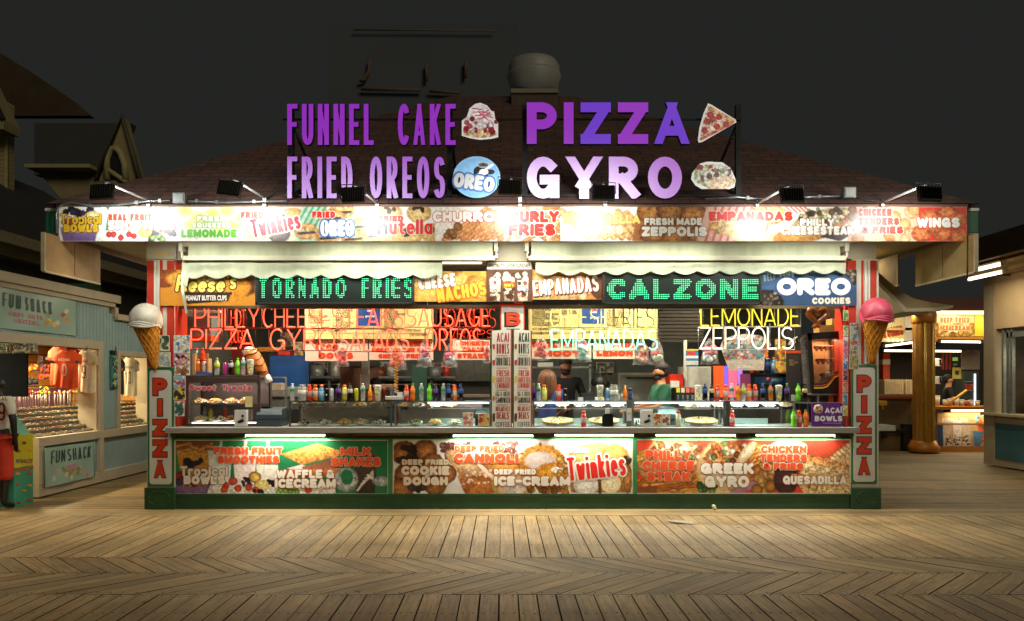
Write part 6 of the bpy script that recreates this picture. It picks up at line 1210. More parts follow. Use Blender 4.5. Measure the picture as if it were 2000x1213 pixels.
t = thing('chalkboard', 'black chalkboard with a white scribbled drawing and an orange band', 'chalkboard', W(1549, 785, .75)); MB().pbox(1536, 640, 1564, 785, .75, .02).build('board', mat('17181a', .6, noise=.3), t); MB().pbox(1536, 685, 1564, 690, .744, .007).build('orange_band', mat('b83c1c', .5), t)
q = MB(); rg = random.Random(9)
for k in range(7): q.tube([W(1549 + (5 + k) * math.cos(R(a + 40 * k)), 666 + (5 + k * .8) * math.sin(R(a + 25 * k)), .743) for a in range(0, 150, 15)], .0035, 5)
q.build('chalk_drawing', mat('c8c8c2', .7), t); smalltext(t, 'FRESH\nHOT TODAY\nCREPES', (1541, 702, 1559, 714), front(.748), '8a7a4a')
# pretzel warmer
t = thing('pretzel_warmer', 'black framed pretzel warmer glowing amber, with rows of pretzels', 'pretzel warmer', W(1606, 770, .3)); yw = .22
MB().prism([(1580, 655), (1645, 650), (1647, 766), (1590, 768)], front(yw + .36), .02).build('back', mat('b8865a', .5), t)
q = MB(); q.prism([(1577, 651), (1646, 646), (1646, 660), (1579, 664)], front(yw), .36); q.prism([(1577, 651), (1585, 651), (1592, 768), (1586, 768)], front(yw), .04); q.prism([(1640, 660), (1646, 660), (1648, 768), (1643, 768)], front(yw), .36); q.build('frame', mat('121210', .35), t)
wv = [(1590, 749), (1606, 749), (1616, 746), (1623, 738), (1630, 728), (1640, 724), (1645, 723)]
q = MB(); q.prism(wv + [(1647, 768), (1590, 768)], front(yw - .005), .3, 0); q.build('base', mat('151412', .3), t)
for k, c in enumerate(('c8481c', 'd8c22a')): MB().prism([(x, y_ + 3 + 4.5 * k) for x, y_ in wv] + [(x, y_ + 5.5 + 4.5 * k) for x, y_ in wv[::-1]], front(yw - .008), .003).build('wave_stripe', mat(c, .4), t)
MB().prism([(1585, 664), (1640, 661), (1642, 724), (1592, 748)], front(yw + .003), .003).build('front_glass', GLASS, t)
MB().prism([(1563, 662), (1577, 652), (1588, 768), (1572, 775)], front(yw + .05), .01).build('side_glass', mat('8a8078', .15, .2, noise=.3, alpha=.7), t)
area('warmer_glow', W(1612, 664, yw + .18), (.3, .2), 5, (1, .62, .32), (0, 0, -1), t)
def pretzel(o, s_, r, name, m, par=None):
    q = MB(); pts = []
    for i in range(61):
        u = i / 60 * 2 - 1; a = u * math.pi
        x = .9 * math.sin(1.35 * a) * (.55 + .45 * (1 - abs(u)) ) + .0; 
        pts.append(o)
    P = [(-.28, -.62), (-.05, -.3), (.25, 0), (.62, .3), (.82, .62), (.62, .92), (.28, .88), (.05, .58), (0, .5), (-.05, .58), (-.28, .88), (-.62, .92), (-.82, .62), (-.62, .3), (-.25, 0), (.05, -.3), (.28, -.62)]
    sm = []
    for i in range(len(P) - 1):
        p0, p1, p2, p3 = P[max(i - 1, 0)], P[i], P[i + 1], P[min(i + 2, len(P) - 1)]
        for k in range(4):
            v = k / 4; f = lambda a_, b_, c_, d_: .5 * (2 * b_ + (c_ - a_) * v + (2 * a_ - 5 * b_ + 4 * c_ - d_) * v * v + (3 * b_ - a_ - 3 * c_ + d_) * v ** 3)
            sm.append((f(p0[0], p1[0], p2[0], p3[0]), f(p0[1], p1[1], p2[1], p3[1]), len(sm)))
    n = len(sm); q.tube([o + Vector((x * s_, .35 * r * math.cos(i / n * math.pi * 4), z * s_)) for x, z, i in sm], [r * (.8 + .35 * math.sin(math.pi * i / n)) for i in range(n)], 10)
    return q.build(name, m, par, origin=None if par else o)
for r_, (cx0, n_, yy) in enumerate(((1595, 4, 682), (1598, 4, 707), (1606, 2, 735))):
    for k in range(n_):
        o = pretzel(W(cx0 + k * 9.5, yy, yw + .15 + .02 * (k % 2)), .042, .011, 'soft_pretzel', mat('7a3f16', .35, noise=.3)); tag(o, 'brown soft pretzel hanging in the warmer, %s row, %s' % (('top', 'middle', 'bottom')[r_], ('first', 'second', 'third', 'fourth')[k]), 'pretzel', 'pretzels in the warmer')
o = pretzel(W(1596, 626, .1), .15, .036, 'pretzel_figure', mat('8a4a16', .25, noise=.3, scale=12, coat=.5)); tag(o, 'giant shiny brown pretzel figure hanging above the pretzel warmer', 'pretzel figure')
t = thing('box_shelf', 'tan cardboard boxes on the ledge behind the giant pretzel', 'boxes', W(1625, 650, .6)); MB().pbox(1600, 635, 1647, 650, .6, .2).build('long_box', mat('a87a48', .6), t); MB().pbox(1625, 622, 1646, 634, .62, .2).build('small_box', mat('c89a58', .6), t)
block('warmer_stand', 'steel bracket stand under the pretzel warmer', 'stand', 1575, 768, 1648, 790, .25, .2, [('top_bar', (1572, 768.5, 1650, 772), -.02, .3, STEEL), ('upright', (1596, 772, 1600, 786), 0, .03, STEEL), ('orange_tub', (1618, 772, 1628, 786), .02, .06, mat('d8701c', .4)), ('bottle_row', (1580, 776, 1612, 786), .08, .06, mat('4a4238', .4, noise=.5, scale=30))])
q = MB(); q.pbox(1578, 786.5, 1650, 789, .05, .45); q.pbox(1646, 789, 1650, 834, .05, .03); q.pbox(1646, 789, 1650, 834, .46, .03); q.pbox(1578, 789, 1581, 834, .46, .03); q.build('shelf_board', STEEL, bpy.data.objects['warmer_stand'])
# sticker cards on the jambs
CT = ['d86a8a', '6aa8d0', 'e0c04a', 'd8d4c8', '7ab06a', 'c84a3a']
for px0, py0, px1, py1, y, l, cs in ((339, 655, 371, 690, -.03, 'square card of pale blue and white prints at the top left', ['c8d8e8', '5a8ac0', 'e8e4e0', 'e0d070']), (339, 691, 371, 713, -.03, 'pink card of candy prints on the left jamb', ['d86aa8', 'e8d04a', 'f0e8e8', '3a3038']), (341, 714, 371, 733, -.03, 'white card with a brown sandwich on the left jamb', ['e0dcd4', 'b07a48', '8a5a30']), (339, 734, 362, 757, -.03, 'blue card with a red berry on the left jamb', ['78b0d8', 'd83a34', 'e8e4e0']), (339, 758, 362, 781, -.03, 'yellow card with a dark packet on the left jamb', ['d8c040', '3a2a2a', '4a3a3a']), (341, 783, 360, 813, -.03, 'white card with a green ice cream sandwich', ['d8dcd8', '3a6a54', '4a7a62']), (312, 655, 331, 686, -.03, 'cream card with a green bar on the left post', ['c8c8a8', '3a5a3a']), (312, 688, 333, 717, -.03, 'cream card with a pale blue ice on the left post', ['c8c4a0', '9ac0c8', 'e0e0d8']),
 (1660, 631, 1677, 690, -.03, 'grey blue popsicle card on the right jamb', ['9aa8b0', 'd8502a', 'd8b83a', '4a7ab0']), (1659, 691, 1677, 721, -.03, 'dull yellow frozen treat card on the right jamb', ['a89a5a', 'c8b86a', '8a8a7a'])): card(px0, py0, px1, py1, y, l, cs, 'sticker_card', 'picture card', .004)
for i, (yy, cs) in enumerate(((606, ['4a8a3a', '8ab84a', 'c8d89a']), (636, ['5a9a3a', 'd8e0b0']), (658, ['d8dcd8', '8ab0d0', 'd86a8a']), (680, ['d84a8a', 'e89ab8']), (701, ['b8d0e8', '4a7ac0']), (723, ['8a3a5a', 'd8a0b0', '4a3a5a']), (746, ['d85a3a', 'e8b0a0']), (769, ['a8d0e0', '5a9ac0']), (792, ['d8d8a0', '7ab8c8', 'e0c83a']))):
    card(1647 - i * .15, yy, 1657 - i * .15, yy + 20.5, -.05, ('topmost green', 'second green', 'white and blue', 'magenta', 'pale blue', 'plum', 'orange red', 'aqua', 'lowest pale yellow')[i] + ' wrapper card in the hanging strip at the right', cs, 'wrapper_card', 'picture card', .003)
# giant churro cone prop
t = thing('churro_figure', 'tilted orange striped cone figure on the pastry case', 'cone figure', W(505, 715, .35)); a, b_ = W(488, 688, .35), W(519, 735, .35); d = (b_ - a)
q = MB(); q.tube([a + d * k for k in (0, .2, .4, .6, .8, 1)], [.10, .105, .1, .088, .07, .05], 16); q.build('cone', mat('c8702a', .5, noise=.2, scale=10), t)
q = MB()
for k in (.12, .35, .58, .82):
    c = a + d * k; n_ = d.normalized(); u = n_.orthogonal().normalized(); v = n_.cross(u); rr = .108 - .05 * k * k; q.tube([c + (u * math.cos(R(g)) + v * math.sin(R(g))) * rr + n_ * .02 * math.sin(R(g * 3)) for g in range(0, 361, 15)], .009, 6)
q.build('chocolate_stripe', mat('5a2814', .4), t); MB().ball(a, (.1, .1, .075), 14, 0, .06).build('cream_top', mat('cfc4b4', .5), t); MB().tube([b_, b_ + d * .25], [.055, .05], 12).build('paper_sleeve', WHITEP, t)
# ceiling ribs and the dark shutter in the right half
q = MB(); y = .6
while y < 4.5: q.box(XL + .2, XR - .2, y, y + .05, 3.27, 3.33); y += .17
q.build('ceiling_rib', mat('6a675a', .5), S)
q = MB(); [q.box(pxx(1287, 2.4), pxx(1375, 2.4), 2.4 + .02 * (i % 2), 2.47, pz(600 + 7 * i + 5, 2.4), pz(600 + 7 * i, 2.4)) for i in range(10)]; o = q.build('roll_shutter', mat('4a4238', .4, .3), origin=W(1330, 668, 2.4)); tag(o, 'dark slatted roll shutter behind the unlit end of the yellow menu', 'shutter')

def pot(px, py, y, r, h, c, lab, cat='pot', name='cooking_pot', m=0.):
    o = W(px, py, y); t = thing(name, lab, cat, o); MB().lathe([(r * .92, 0), (r, .01), (r, h), (r * .96, h), (r * .9, .02)], o, 18).build('body', mat(c, .35, m, noise=.2), t); MB().lathe([(r * 1.04, h * .96), (r * 1.06, h), (r * .98, h * 1.01)], o, 18).build('rim', mat(c, .3, m), t); return t
block('kitchen_shelf', 'long steel shelf along the back wall of the left kitchen', 'shelf', 515, 735, 905, 741, 3.9, .5, [('board', (515, 735, 905, 739), 0, .5, STEEL), ('under_rail', (515, 750, 905, 752), .1, .03, STEEL), ('leg', (640, 739, 645, 800), .1, .05, STEEL), ('leg', (840, 739, 845, 800), .1, .05, STEEL)])
for px, r, h, c, l in ((620, .12, .2, 'a8aaa4', 'wide steel pot at the left of the back shelf'), (655, .09, .28, 'c8c4b8', 'tall white tub on the back shelf'), (742, .10, .16, '8a4a30', 'brown pot on the back shelf, near the middle'), (764, .08, .24, 'b8b4a8', 'grey canister on the back shelf'), (850, .11, .18, '9a9c98', 'steel pot by the green door on the back shelf'), (872, .07, .26, 'c83a24', 'red canister at the right of the back shelf')): pot(px, 735, 4.1, r, h, c, l, m=.3)
for x0, y0, x1, y1, y, cs, l in ((614, 708, 640, 728, 4.5, ['b8b0a0', '5a5a54', '8a4a3a'], 'small framed notice on the left back wall'), (742, 707, 766, 724, 4.5, ['c8c0ac', '6a5a4a'], 'pale paper notice pinned behind the cotton candy'), (846, 709, 872, 728, 4.5, ['a8a494', '4a4a4a', 'b83a2a'], 'notice with red marks beside the grill hood'), (1165, 708, 1198, 728, 4.5, ['b0a894', '5a5648'], 'tan notice on the back wall left of the oven'), (548, 650, 572, 676, 3.2, ['c8b48a', '8a5a30', 'd8c8a0'], 'tan snack poster high behind the letters of GYRO'), (575, 668, 592, 694, 2.4, ['c8c0b0', 'd8a03a', 'b86a2a'], 'small fruit poster behind the blue panel')):
    card(x0, y0, x1, y1, y, l, cs, 'wall_notice', 'notice')
block('red_cabinet', 'dark red cabinet behind the tilted striped cone', 'cabinet', 452, 655, 478, 735, 1.4, .3, [('door', (452, 672, 478, 740), 0, .3, mat('6a1f18', .4)), ('trim', (450, 668, 480, 672), -.02, .34, mat('3a2018', .5))])
block('orange_shelf', 'orange brown shelf board behind the letter G of GYRO', 'shelf', 505, 676, 545, 688, 1.8, .3, [('board', (503, 678, 547, 687), 0, .3, mat('b8702a', .5)), ('red_box', (543, 687, 566, 694), -.05, .2, mat('b8301c', .5))])
block('grey_hood', 'grey steel hood with a bright edge at the upper left of the window', 'hood', 358, 604, 432, 650, .5, .4, [('shell', (356, 618, 412, 655), 0, .4, mat('8a9698', .35, .4)), ('orange_band', (356, 654, 412, 666), -.02, .3, mat('d8501c', .5)), ('bright_edge', (352, 606, 430, 611), -.06, .05, WHITEP)])
block('glass_sneeze_guard', 'low clear guard with a silver frame behind the register', 'guard', 508, 737, 560, 792, .7, .02, [('top_rail', (508, 736, 560, 739), 0, .02, STEEL), ('upright', (556, 739, 560, 795), 0, .02, STEEL), ('napkin_pile', (520, 748, 550, 762), .1, .2, mat('a89a84', .7, noise=.4, scale=20))])
for i, (px, h, c, l) in enumerate(((1160, 30, '2a2c2a', 'black ladle hanging behind the lemonade cup'), (1172, 26, '8a8c88', 'steel spatula hanging left of the oven'), (1184, 32, '5a4a3a', 'wooden handled spoon hanging beside the oven'))):
    o = MB().tube([W(px, 715, 2.2), W(px, 715 + h, 2.2)], .012, 6).ball(W(px, 717 + h, 2.2), (.05, .02, .06), 8).build('utensil', mat(c, .4, .3), origin=W(px, 715 + h, 2.2)); tag(o, l, 'utensil', 'hanging utensils')
block('worktop', 'steel worktop behind the pizza cases', 'worktop', 1120, 784, 1310, 790, 1.2, .5, [('top', (1120, 783, 1300, 788), 0, .5, STEEL), ('front', (1120, 788, 1300, 840), .02, .4, mat('5a5d58', .35, .6)), ('black_tray', (1135, 768, 1162, 783), .1, .3, BLACK), ('paper_stack', (1162, 776, 1180, 783), .1, .2, WHITEP)])
# ------------------------------------------------------------------ people
def skin_obj(name, verts, edges, radii, root, m, parent, sub=1):
    me = bpy.data.meshes.new(name); me.from_pydata([tuple(v) for v in verts], edges, []); me.materials.append(m)
    o = bpy.data.objects.new(name, me); C.objects.link(o); o.parent = parent
    md = o.modifiers.new('skin', 'SKIN'); md.use_smooth_shade = True
    sv = me.skin_vertices[0].data
    for i, r in enumerate(radii): sv[i].radius = (r, r) if not isinstance(r, tuple) else r; sv[i].use_root = (i == root)
    s2 = o.modifiers.new('sub', 'SUBSURF'); s2.levels = sub; s2.render_levels = sub
    return o
def person(label, loc, h, face, skin, shirt, trousers, hair, arms, lean=0., beard=None, hairlong=0., headturn=0., apron=None, cap=None, headless=False, sleeve=True, bald=False, shorts=False):
    """figure facing -Y locally; face turns it round Z; arms: {-1: (elbow, wrist), 1: ...} local metres for a 1.75 m figure"""
    t = thing('person', label, 'person', loc); t.rotation_euler = (0, 0, R(face)); k = h / 1.75
    ML = Matrix.Rotation(R(lean), 3, 'X'); PV = Vector((0, 0, .95)); MH = Matrix.Rotation(R(headturn), 3, 'Z')
    up = lambda v: (PV + ML @ (Vector(v) - PV)) * k
    hd = lambda v: up(Vector((0, 0, 1.53)) + MH @ (Vector(v) - Vector((0, 0, 1.53))))
    V = []; E = []; Rr = []
    def add(p, r, par=None):
        V.append(p); Rr.append(r * k)
        if par is not None: E.append((par, len(V) - 1))
        return len(V) - 1
    pel = add(PV * k, .135); wa = add(up((0, 0, 1.08)), .125, pel); ch = add(up((0, .0, 1.28)), .14, wa); uc = add(up((0, .01, 1.41)), .095, ch); nk = add(up((0, .01, 1.49)), .055, uc)
    if not headless:
        h1 = add(hd((0, -.01, 1.56)), .066, nk); h2 = add(hd((0, -.012, 1.625)), .083, h1); h3 = add(hd((0, .0, 1.685)), .082, h2); add(hd((0, .0, 1.725)), .05, h3)
        add(hd((0, -.105, 1.615)), .014, h2); add(hd((0, -.06, 1.548)), .04, h1)
        for s_ in (-1, 1): add(hd((s_ * .088, .012, 1.62)), .016, h2)
    for s_ in (-1, 1):
        hp = add(Vector((s_ * .095, 0, .9)) * k, .095, pel); kn = add(Vector((s_ * .105, -.02, .5)) * k, .06, hp); an = add(Vector((s_ * .11, .01, .09)) * k, .042, kn); add(Vector((s_ * .125, -.15, .04)) * k, .035, an)
        sh = add(up((s_ * .185, .01, 1.42)), .062, uc); el, wr = arms[s_]; el, wr = up(el), up(wr)
        e = add(el, .043, sh); w_ = add(wr, .029, e); d = (wr - el).normalized(); sd_ = d.cross(Vector((0, 0, 1))); sd_ = sd_.normalized() if sd_.length > .2 else Vector((1, 0, 0))
        pm = add(wr + d * .055 * k, .034, w_)
        for f, ln in ((-1.5, .07), (-.5, .085), (.5, .08), (1.5, .062)):
            b = add(wr + d * .095 * k + sd_ * f * .017 * k, .010, pm); m_ = add(V[b] + (d * .6 + Vector((0, 0, -.25))) * ln * .6 * k, .009, b); add(V[m_] + (d * .4 + Vector((0, 0, -.5))) * ln * .5 * k, .008, m_)
        b = add(wr + d * .05 * k + sd_ * -s_ * .04 * k, .011, pm); add(V[b] + (d * .7 - sd_ * s_ * .3) * .045 * k, .009, b)
    sk = mat(skin, .5, noise=.08, scale=12); body = skin_obj('body', V, E, Rr, 0, sk, t)
    # clothes
    V = []; E = []; Rr = []
    a = add(PV * k + Vector((0, 0, -.06)), .15); b = add(up((0, 0, 1.08)), .148, a); c = add(up((0, 0, 1.28)), .16, b); u = add(up((0, .01, 1.41)), .115, c); add(up((0, .01, 1.465)), .072, u)
    for s_ in (-1, 1):
        sh = add(up((s_ * .19, .01, 1.42)), .08, u); sh_p = up((s_ * .185, .01, 1.42)); el = up(arms[s_][0]); add(sh_p.lerp(el, .55), .066, sh); add(sh_p.lerp(el, .82), .062, len(V) - 1)
    skin_obj('shirt', V, E, Rr, 0, mat(shirt, .8, noise=.15, scale=9, bump=.1), t)
    V = []; E = []; Rr = []
    a = add(PV * k + Vector((0, 0, -.03)), .15)
    for s_ in (-1, 1): hp = add(Vector((s_ * .1, 0, .87)) * k, .115, a); kn = add(Vector((s_ * .108, -.02, .5)) * k, .105 if shorts else .082, hp); add(Vector((s_ * .115, .0, .36 if shorts else .12)) * k, .115 if shorts else .065, kn)
    skin_obj('trousers', V, E, Rr, 0, mat(trousers, .8, noise=.15, scale=8), t)
    if headless: return t
    def ell(name, c_, r, m, n=14, jit=.03, cut=None):
        q = MB(); rg = random.Random(3); q.ball((0, 0, 0), r, n, 0, jit, rg=rg); vs = [Vector(v) for v in q.v]
        if cut is not None: vs = [v if v.z > cut else Vector((v.x * .96, v.y * .96, cut + (v.z - cut) * .15)) for v in vs]
        q.v = [tuple(hd(Vector(c_) + v)) for v in vs]; o = MB(); o.v, o.f, o.m, o.s = q.v, q.f, q.m, q.s
        me = bpy.data.meshes.new(name); me.from_pydata(o.v, [], o.f); me.materials.append(m); me.polygons.foreach_set('use_smooth', [True] * len(o.f)); ob = bpy.data.objects.new(name, me); C.objects.link(ob); ob.parent = t; return ob
    hm = mat(hair, .7, noise=.4, scale=40)
    if hairlong:
        q = MB(); rg = random.Random(6)
        for i in range(150):
            a = rg.uniform(-.15, 1.15) * math.pi; r0 = rg.uniform(.85, 1.03); top = Vector((.03 * math.cos(a) * r0, .02 + .03 * math.sin(a), 1.765 - rg.uniform(0, .02))); L = hairlong * rg.uniform(.8, 1.05)
            pts = [hd(v) for v in (top, Vector((.088 * math.cos(a) * r0, .015 + .095 * math.sin(a) * r0, 1.72)), Vector((.118 * math.cos(a) * r0, .02 + .118 * math.sin(a) * r0, 1.64)), Vector((.13 * math.cos(a) * r0, .025 + .115 * math.sin(a) * r0, 1.64 - L * .5)), Vector((.10 * math.cos(a) * r0 + rg.uniform(-.02, .02), .03 + .10 * math.sin(a) * r0, 1.64 - L)))]
            q.tube(pts, [.008, .016, .017, .014, .003], 5)
        me = bpy.data.meshes.new('hair'); me.from_pydata([tuple(v) for v in q.v], [], q.f); me.materials.append(mat(hair, .5, noise=.5, scale=30)); me.polygons.foreach_set('use_smooth', [True] * len(q.f)); ob = bpy.data.objects.new('hair', me); C.objects.link(ob); ob.parent = t
    elif not bald:
        ell('hair', (0, .03, 1.70), (.095, .106, .08), hm, 22, .08, cut=-.02); ell('hair', (0, .05, 1.655), (.09, .068, .085), hm, 18, .07)
    if beard: ell('beard', (0, -.03, 1.562), (.074, .066, .05), mat(beard, .8, noise=.4, scale=50), 16, .07); ell('beard', (0, -.002, 1.59), (.082, .062, .04), mat(beard, .8, noise=.4, scale=50), 16, .06)
    for s_ in (-1, 1): ell('eye', (s_ * .031, -.088, 1.638), (.011, .009, .0075), mat('1a1210', .2, noise=0), 8, 0)
    for s_ in (-1, 1): ell('eyebrow', (s_ * .033, -.09, 1.66), (.018, .008, .004), hm, 8, 0)
    ell('mouth', (0, -.085, 1.578), (.022, .012, .006), mat('7a3a30', .5), 8, 0)
    return t
def place(px, py_top, y, h):       # feet position for someone whose head top shows at that pixel
    w_ = W(px, py_top, y); return (w_.x, y, w_.z - h * 1.0)
person('bearded man in a green tee turned to the left, reaching over the cases', place(1290, 712, .95, 1.77), 1.77, -85, 'b5764f', '2f6a50', '2a2c34', '1a1310', {-1: ((-.27, -.08, 1.18), (-.14, -.42, 1.13)), 1: ((.28, -.10, 1.17), (.12, -.44, 1.12))}, beard='17110e')
person('bearded man in a black top facing the counter beside the letter B post', place(1104, 702, 1.9, 1.78), 1.78, 0, '9a6248', '16171c', '1c1c22', '241712', {-1: ((-.27, -.06, 1.17), (-.06, -.30, 1.14)), 1: ((.28, -.06, 1.17), (.10, -.30, 1.10))}, lean=6, beard='2a1a14')
person('woman with long brown hair seen from behind, in a blue top', place(1069, 724, .95, 1.66), 1.66, 170, 'c08a66', '2f3f78', '22242c', '6a4022', {-1: ((-.26, -.06, 1.17), (-.12, -.32, 1.08)), 1: ((.26, -.06, 1.17), (.12, -.32, 1.08))}, hairlong=.34)
person('dark haired worker in a blue top bending over on the left', (pxx(808, 2.2), 2.2, W(0, 728, 2.2).z - 1.50), 1.7, -80, 'a06a4c', '1f5a9a', '23252c', '15100e', {-1: ((-.24, -.16, 1.12), (-.12, -.4, 1.0)), 1: ((.24, -.16, 1.12), (.12, -.4, 1.0))}, lean=58)
# ------------------------------------------------------------------ the souvenir shop along the left side (its front faces right)
XS = -6.63
def yS(px, X=XS): return X * F / (px - 1000) - D0
def zS(px, py, X=XS): return WX(px, py, X).z
SHOP = thing('souvenir_shop', 'pale blue clapboard shop with open windows on the left', 'shop', (XS, 2.5, 0)); SIDING = mat('8aa6ac', .65, noise=.14, scale=3); TRIM = mat('b3aa96', .6, noise=.1, scale=4)
oA0, oA1, oB0, oB1, yE = -2.2, yS(190), yS(232), 4.3, 5.4
q = MB()
def panel(y0, y1, z0, z1):
    y = y0
    while y < y1 - .01: q.box(XS - .08, XS, y + .006, min(y + .1, y1), z0, z1); y += .1
    q.box(XS - .12, XS - .012, y0, y1, z0, z1)
panel(-2.5, yS(213), 2.147, 2.99); panel(yS(213), yE, 2.06, 2.75); panel(yS(190), oB0, 0.86, 2.147); panel(oB1, yE, 0, 2.1); q.build('siding', SIDING, SHOP)
MB().box(XS - .1, XS + .09, -2.5, yS(226), 2.93, 3.06).box(XS - .1, XS + .05, -2.5, yS(226), 2.86, 2.93).box(XS - .1, XS + .07, yS(222), yE, 2.66, 2.76).box(XS - .1, XS + .05, yS(226), yS(220), 2.7, 3.0).build('cornice', TRIM, SHOP, .004)
def wframe(y0, y1, zt, zb, w_=.1):
    MB().box(XS, XS + .035, y0, y1 + w_, zt, zt + w_).box(XS, XS + .035, y1, y1 + w_, zb, zt).box(XS - .3, XS, y1 - .02, y1, zb, zt).build('window_frame', TRIM, SHOP, .004)
wframe(oA0, oA1, 2.147, .85, .13); wframe(oB0, oB1, 2.06, .85, .09); MB().box(XS, XS + .035, oB0 - .1, oB0, .85, 2.15).build('window_frame', TRIM, SHOP, .004)
yc0, yc1 = .83, 5.3
MB().box(XS - .06, XS + .05, yc0, yc1, .72, .85).build('counter_rail', TRIM, SHOP, .006)
q = MB().box(XS - .04, XS + .045, yc0, yc1, .02, .19)
for a in (yc0, yS(193) - .06, 4.5): q.box(XS - .04, XS + .05, a, a + .13, .19, .72)
q.build('counter_trim', TRIM, SHOP, .005)
MB().box(XS - .05, XS, yc0 + .13, yc1, .19, .72).build('counter_panel', mat('8aa2aa', .55, noise=.12, scale=3), SHOP)
MB().box(XS - .7, XS - .06, yc0, yc1, 0, .72).build('counter_body', mat('4a4c4a', .7), SHOP)
# inside walls of the shop
q = MB(); z = .2
while z < 2.3: q.box(-9.03, -9.0, -2.5, 5.6, z, z + .13); q.box(-9.0, -6.8, 5.43, 5.46, z, z + .13); z += .15
q.build('slat_wall', mat('c98a34', .55, noise=.15), SHOP)
MB().box(-9.1, -9.03, -2.5, 5.6, 0, 2.9).box(-9.1, -6.72, 5.46, 5.52, 0, 2.9).build('inside_wall', mat('5a3f28', .7), SHOP); MB().box(-9.1, XS - .12, -2.5, 5.5, 2.32, 2.4).build('ceiling', mat('8a7a5a', .7), SHOP); MB().box(-9.1, XS - .12, -2.5, 5.5, -.02, .03).build('inside_floor', mat('4a4038', .6), SHOP)
MB().box(-9.0, -8.7, 1.4, 5.3, .9, 1.5).build('purple_shelf', mat('5a3a5a', .6, noise=.3, scale=8), SHOP)
for y, p in ((.2, 65), (1.9, 115), (3.9, 90)):
    t = thing('shop_light', 'warm ceiling light inside the souvenir shop, %s' % ('nearest the front', 'over the orange jerseys', 'over the far window')[int(y > 1) + int(y > 3)], 'ceiling light', (-7.7, y, 2.3), 'ceiling lights in the shop'); MB().box(-7.95, -7.45, y - .08, y + .08, 2.27, 2.32).build('lamp_panel', lamp_mat('ffca80', 2.5), t); area('panel_glow', (-7.7, y, 2.265), (.5, .16), p, (1, .74, .38), (.15, 0, -1), t)
def shopbanner(px0, y0a, y0b, px1, y1a, y1b, name, lab, seed, lowb):
    X = XS + (.07 if lowb else .02); k = lambda px: (px - px0) / (px1 - px0)
    fn = lambda u, v, o=0.: WX(px0 + u * (px1 - px0), (y0a + (y1a - y0a) * u) * (1 - v) + (y0b + (y1b - y0b) * u) * v, X) + Vector((o + .008 * math.sin(u * 9 + v * 4), 0, 0))
    T = thing(name, lab, 'banner', fn(.5, 1), 'shop banners'); p = Print((0, 0, 1, 1), 120, '8fb5ac', seed, .12); p.n1 *= .5
    g = p.rg
    for i in range(16 if lowb else 9):
        x, y = (g.uniform(.05, .95), g.uniform(.6, .92)) if lowb else (g.uniform(.62, .98), g.uniform(.3, .85)); c = ['d8903a', 'd8d0b0', 'c8483a', 'd8a0a8', '8aa050', 'e0c850'][g.integers(6)]; p.ell(x, y, .03, .07, c, c, rot=g.uniform(-20, 20), n=.2)
    p.build('printed_face', fn, T, .002, rough=.4); q = MB()
    for s_, b_ in (('FUN', (.12, .1, .42, .42)), ('SHACK', (.47, .1, .93, .42))) if lowb else (('FUN', (.06, .18, .30, .5)), ('SHACK', (.36, .18, .68, .5))): 
        st, t_ = strokes(s_, (b_[0] * 100, b_[1] * 100, b_[2] * 100, b_[3] * 100), 2.3, gap=.1); letters(q, s_, (b_[0] * 100, b_[1] * 100, b_[2] * 100, b_[3] * 100), 2.3, lambda a, b2, o=0: fn(a / 100, b2 / 100, o), .008, gap=.1)
    q.build('lettering', mat('2a4a54', .5), T); q = MB()
    for s_, b_ in (('CANDY', (38, 52, 66, 60)), ('GIFTS', (42, 63, 66, 71))) if lowb else (('CANDY GIFTS', (16, 58, 56, 68)), ('SOUVENIRS', (22, 73, 52, 83))): letters(q, s_, b_, 1.1, lambda a, b2, o=0: fn(a / 100, b2 / 100, o), .008, gap=.12)
    q.build('small_lettering', mat('d8809a', .5), T)
    MB().tube([fn(0, 0, .01), fn(0, 1, .01)], .006, 5).tube([fn(1, 0, .01), fn(1, 1, .01)], .006, 5).build('hem', mat('7a9a92', .5), T)
shopbanner(-6, 553, 640, 149, 589, 656, 'shop_banner', 'green shop banner high on the blue wall', 61, False)
shopbanner(87, 875, 953, 183, 863, 931, 'shop_banner', 'green shop banner hung on the counter front', 62, True)
# candy bins: a sloped rack packed with sweets, and a row of lollipops behind it
t = thing('candy_rack', 'long sloped rack of mixed sweets in clear bins along the shop counter', 'candy rack', (XS - .3, 3, .85)); q = MB()
for r_ in range(6):
    x0, z0 = XS - .05 - r_ * .12, .86 + r_ * .07; q.box(x0 - .125, x0, yc0 + .02, 5.1, z0 - .05, z0 + .005)
q.build('step', mat('4f4a40', .5, noise=.2), t); q = MB()
for r_ in range(6):
    x0, z0 = XS - .05 - r_ * .12, .86 + r_ * .07; y = yc0 + .03
    while y < 5.1: q.box(x0 - .002, x0 + .001, y, y + .135, z0 - .045, z0 + .03); q.box(x0 - .12, x0, y - .003, y, z0 - .03, z0 + .03); y += .15
q.build('clear_bin', film_mat('b8b4a0', .22, .15), t); rg = random.Random(12); q = MB()
for r_ in range(6):
    x0, z0 = XS - .05 - r_ * .12, .86 + r_ * .07; y = yc0 + .03
    while y < 5.1:
        ci = rg.randrange(7)
        for _ in range(9): q.ball((x0 - .06 + rg.uniform(-.045, .05), y + rg.uniform(.015, .12), z0 + rg.uniform(.0, .03)), (rg.uniform(.012, .022), rg.uniform(.014, .026), rg.uniform(.008, .016)), 6, ci if rg.random() < .7 else rg.randrange(7), rg=rg)
        y += .15
o = q.build('sweets', [mat(c, .4, noise=.35, scale=50) for c in ('8a3a2a', 'a8863a', '6a6a44', 'b0a890', '5a3a2a', '9a5a34', '4a5a4a')], t); o['kind'] = 'stuff'
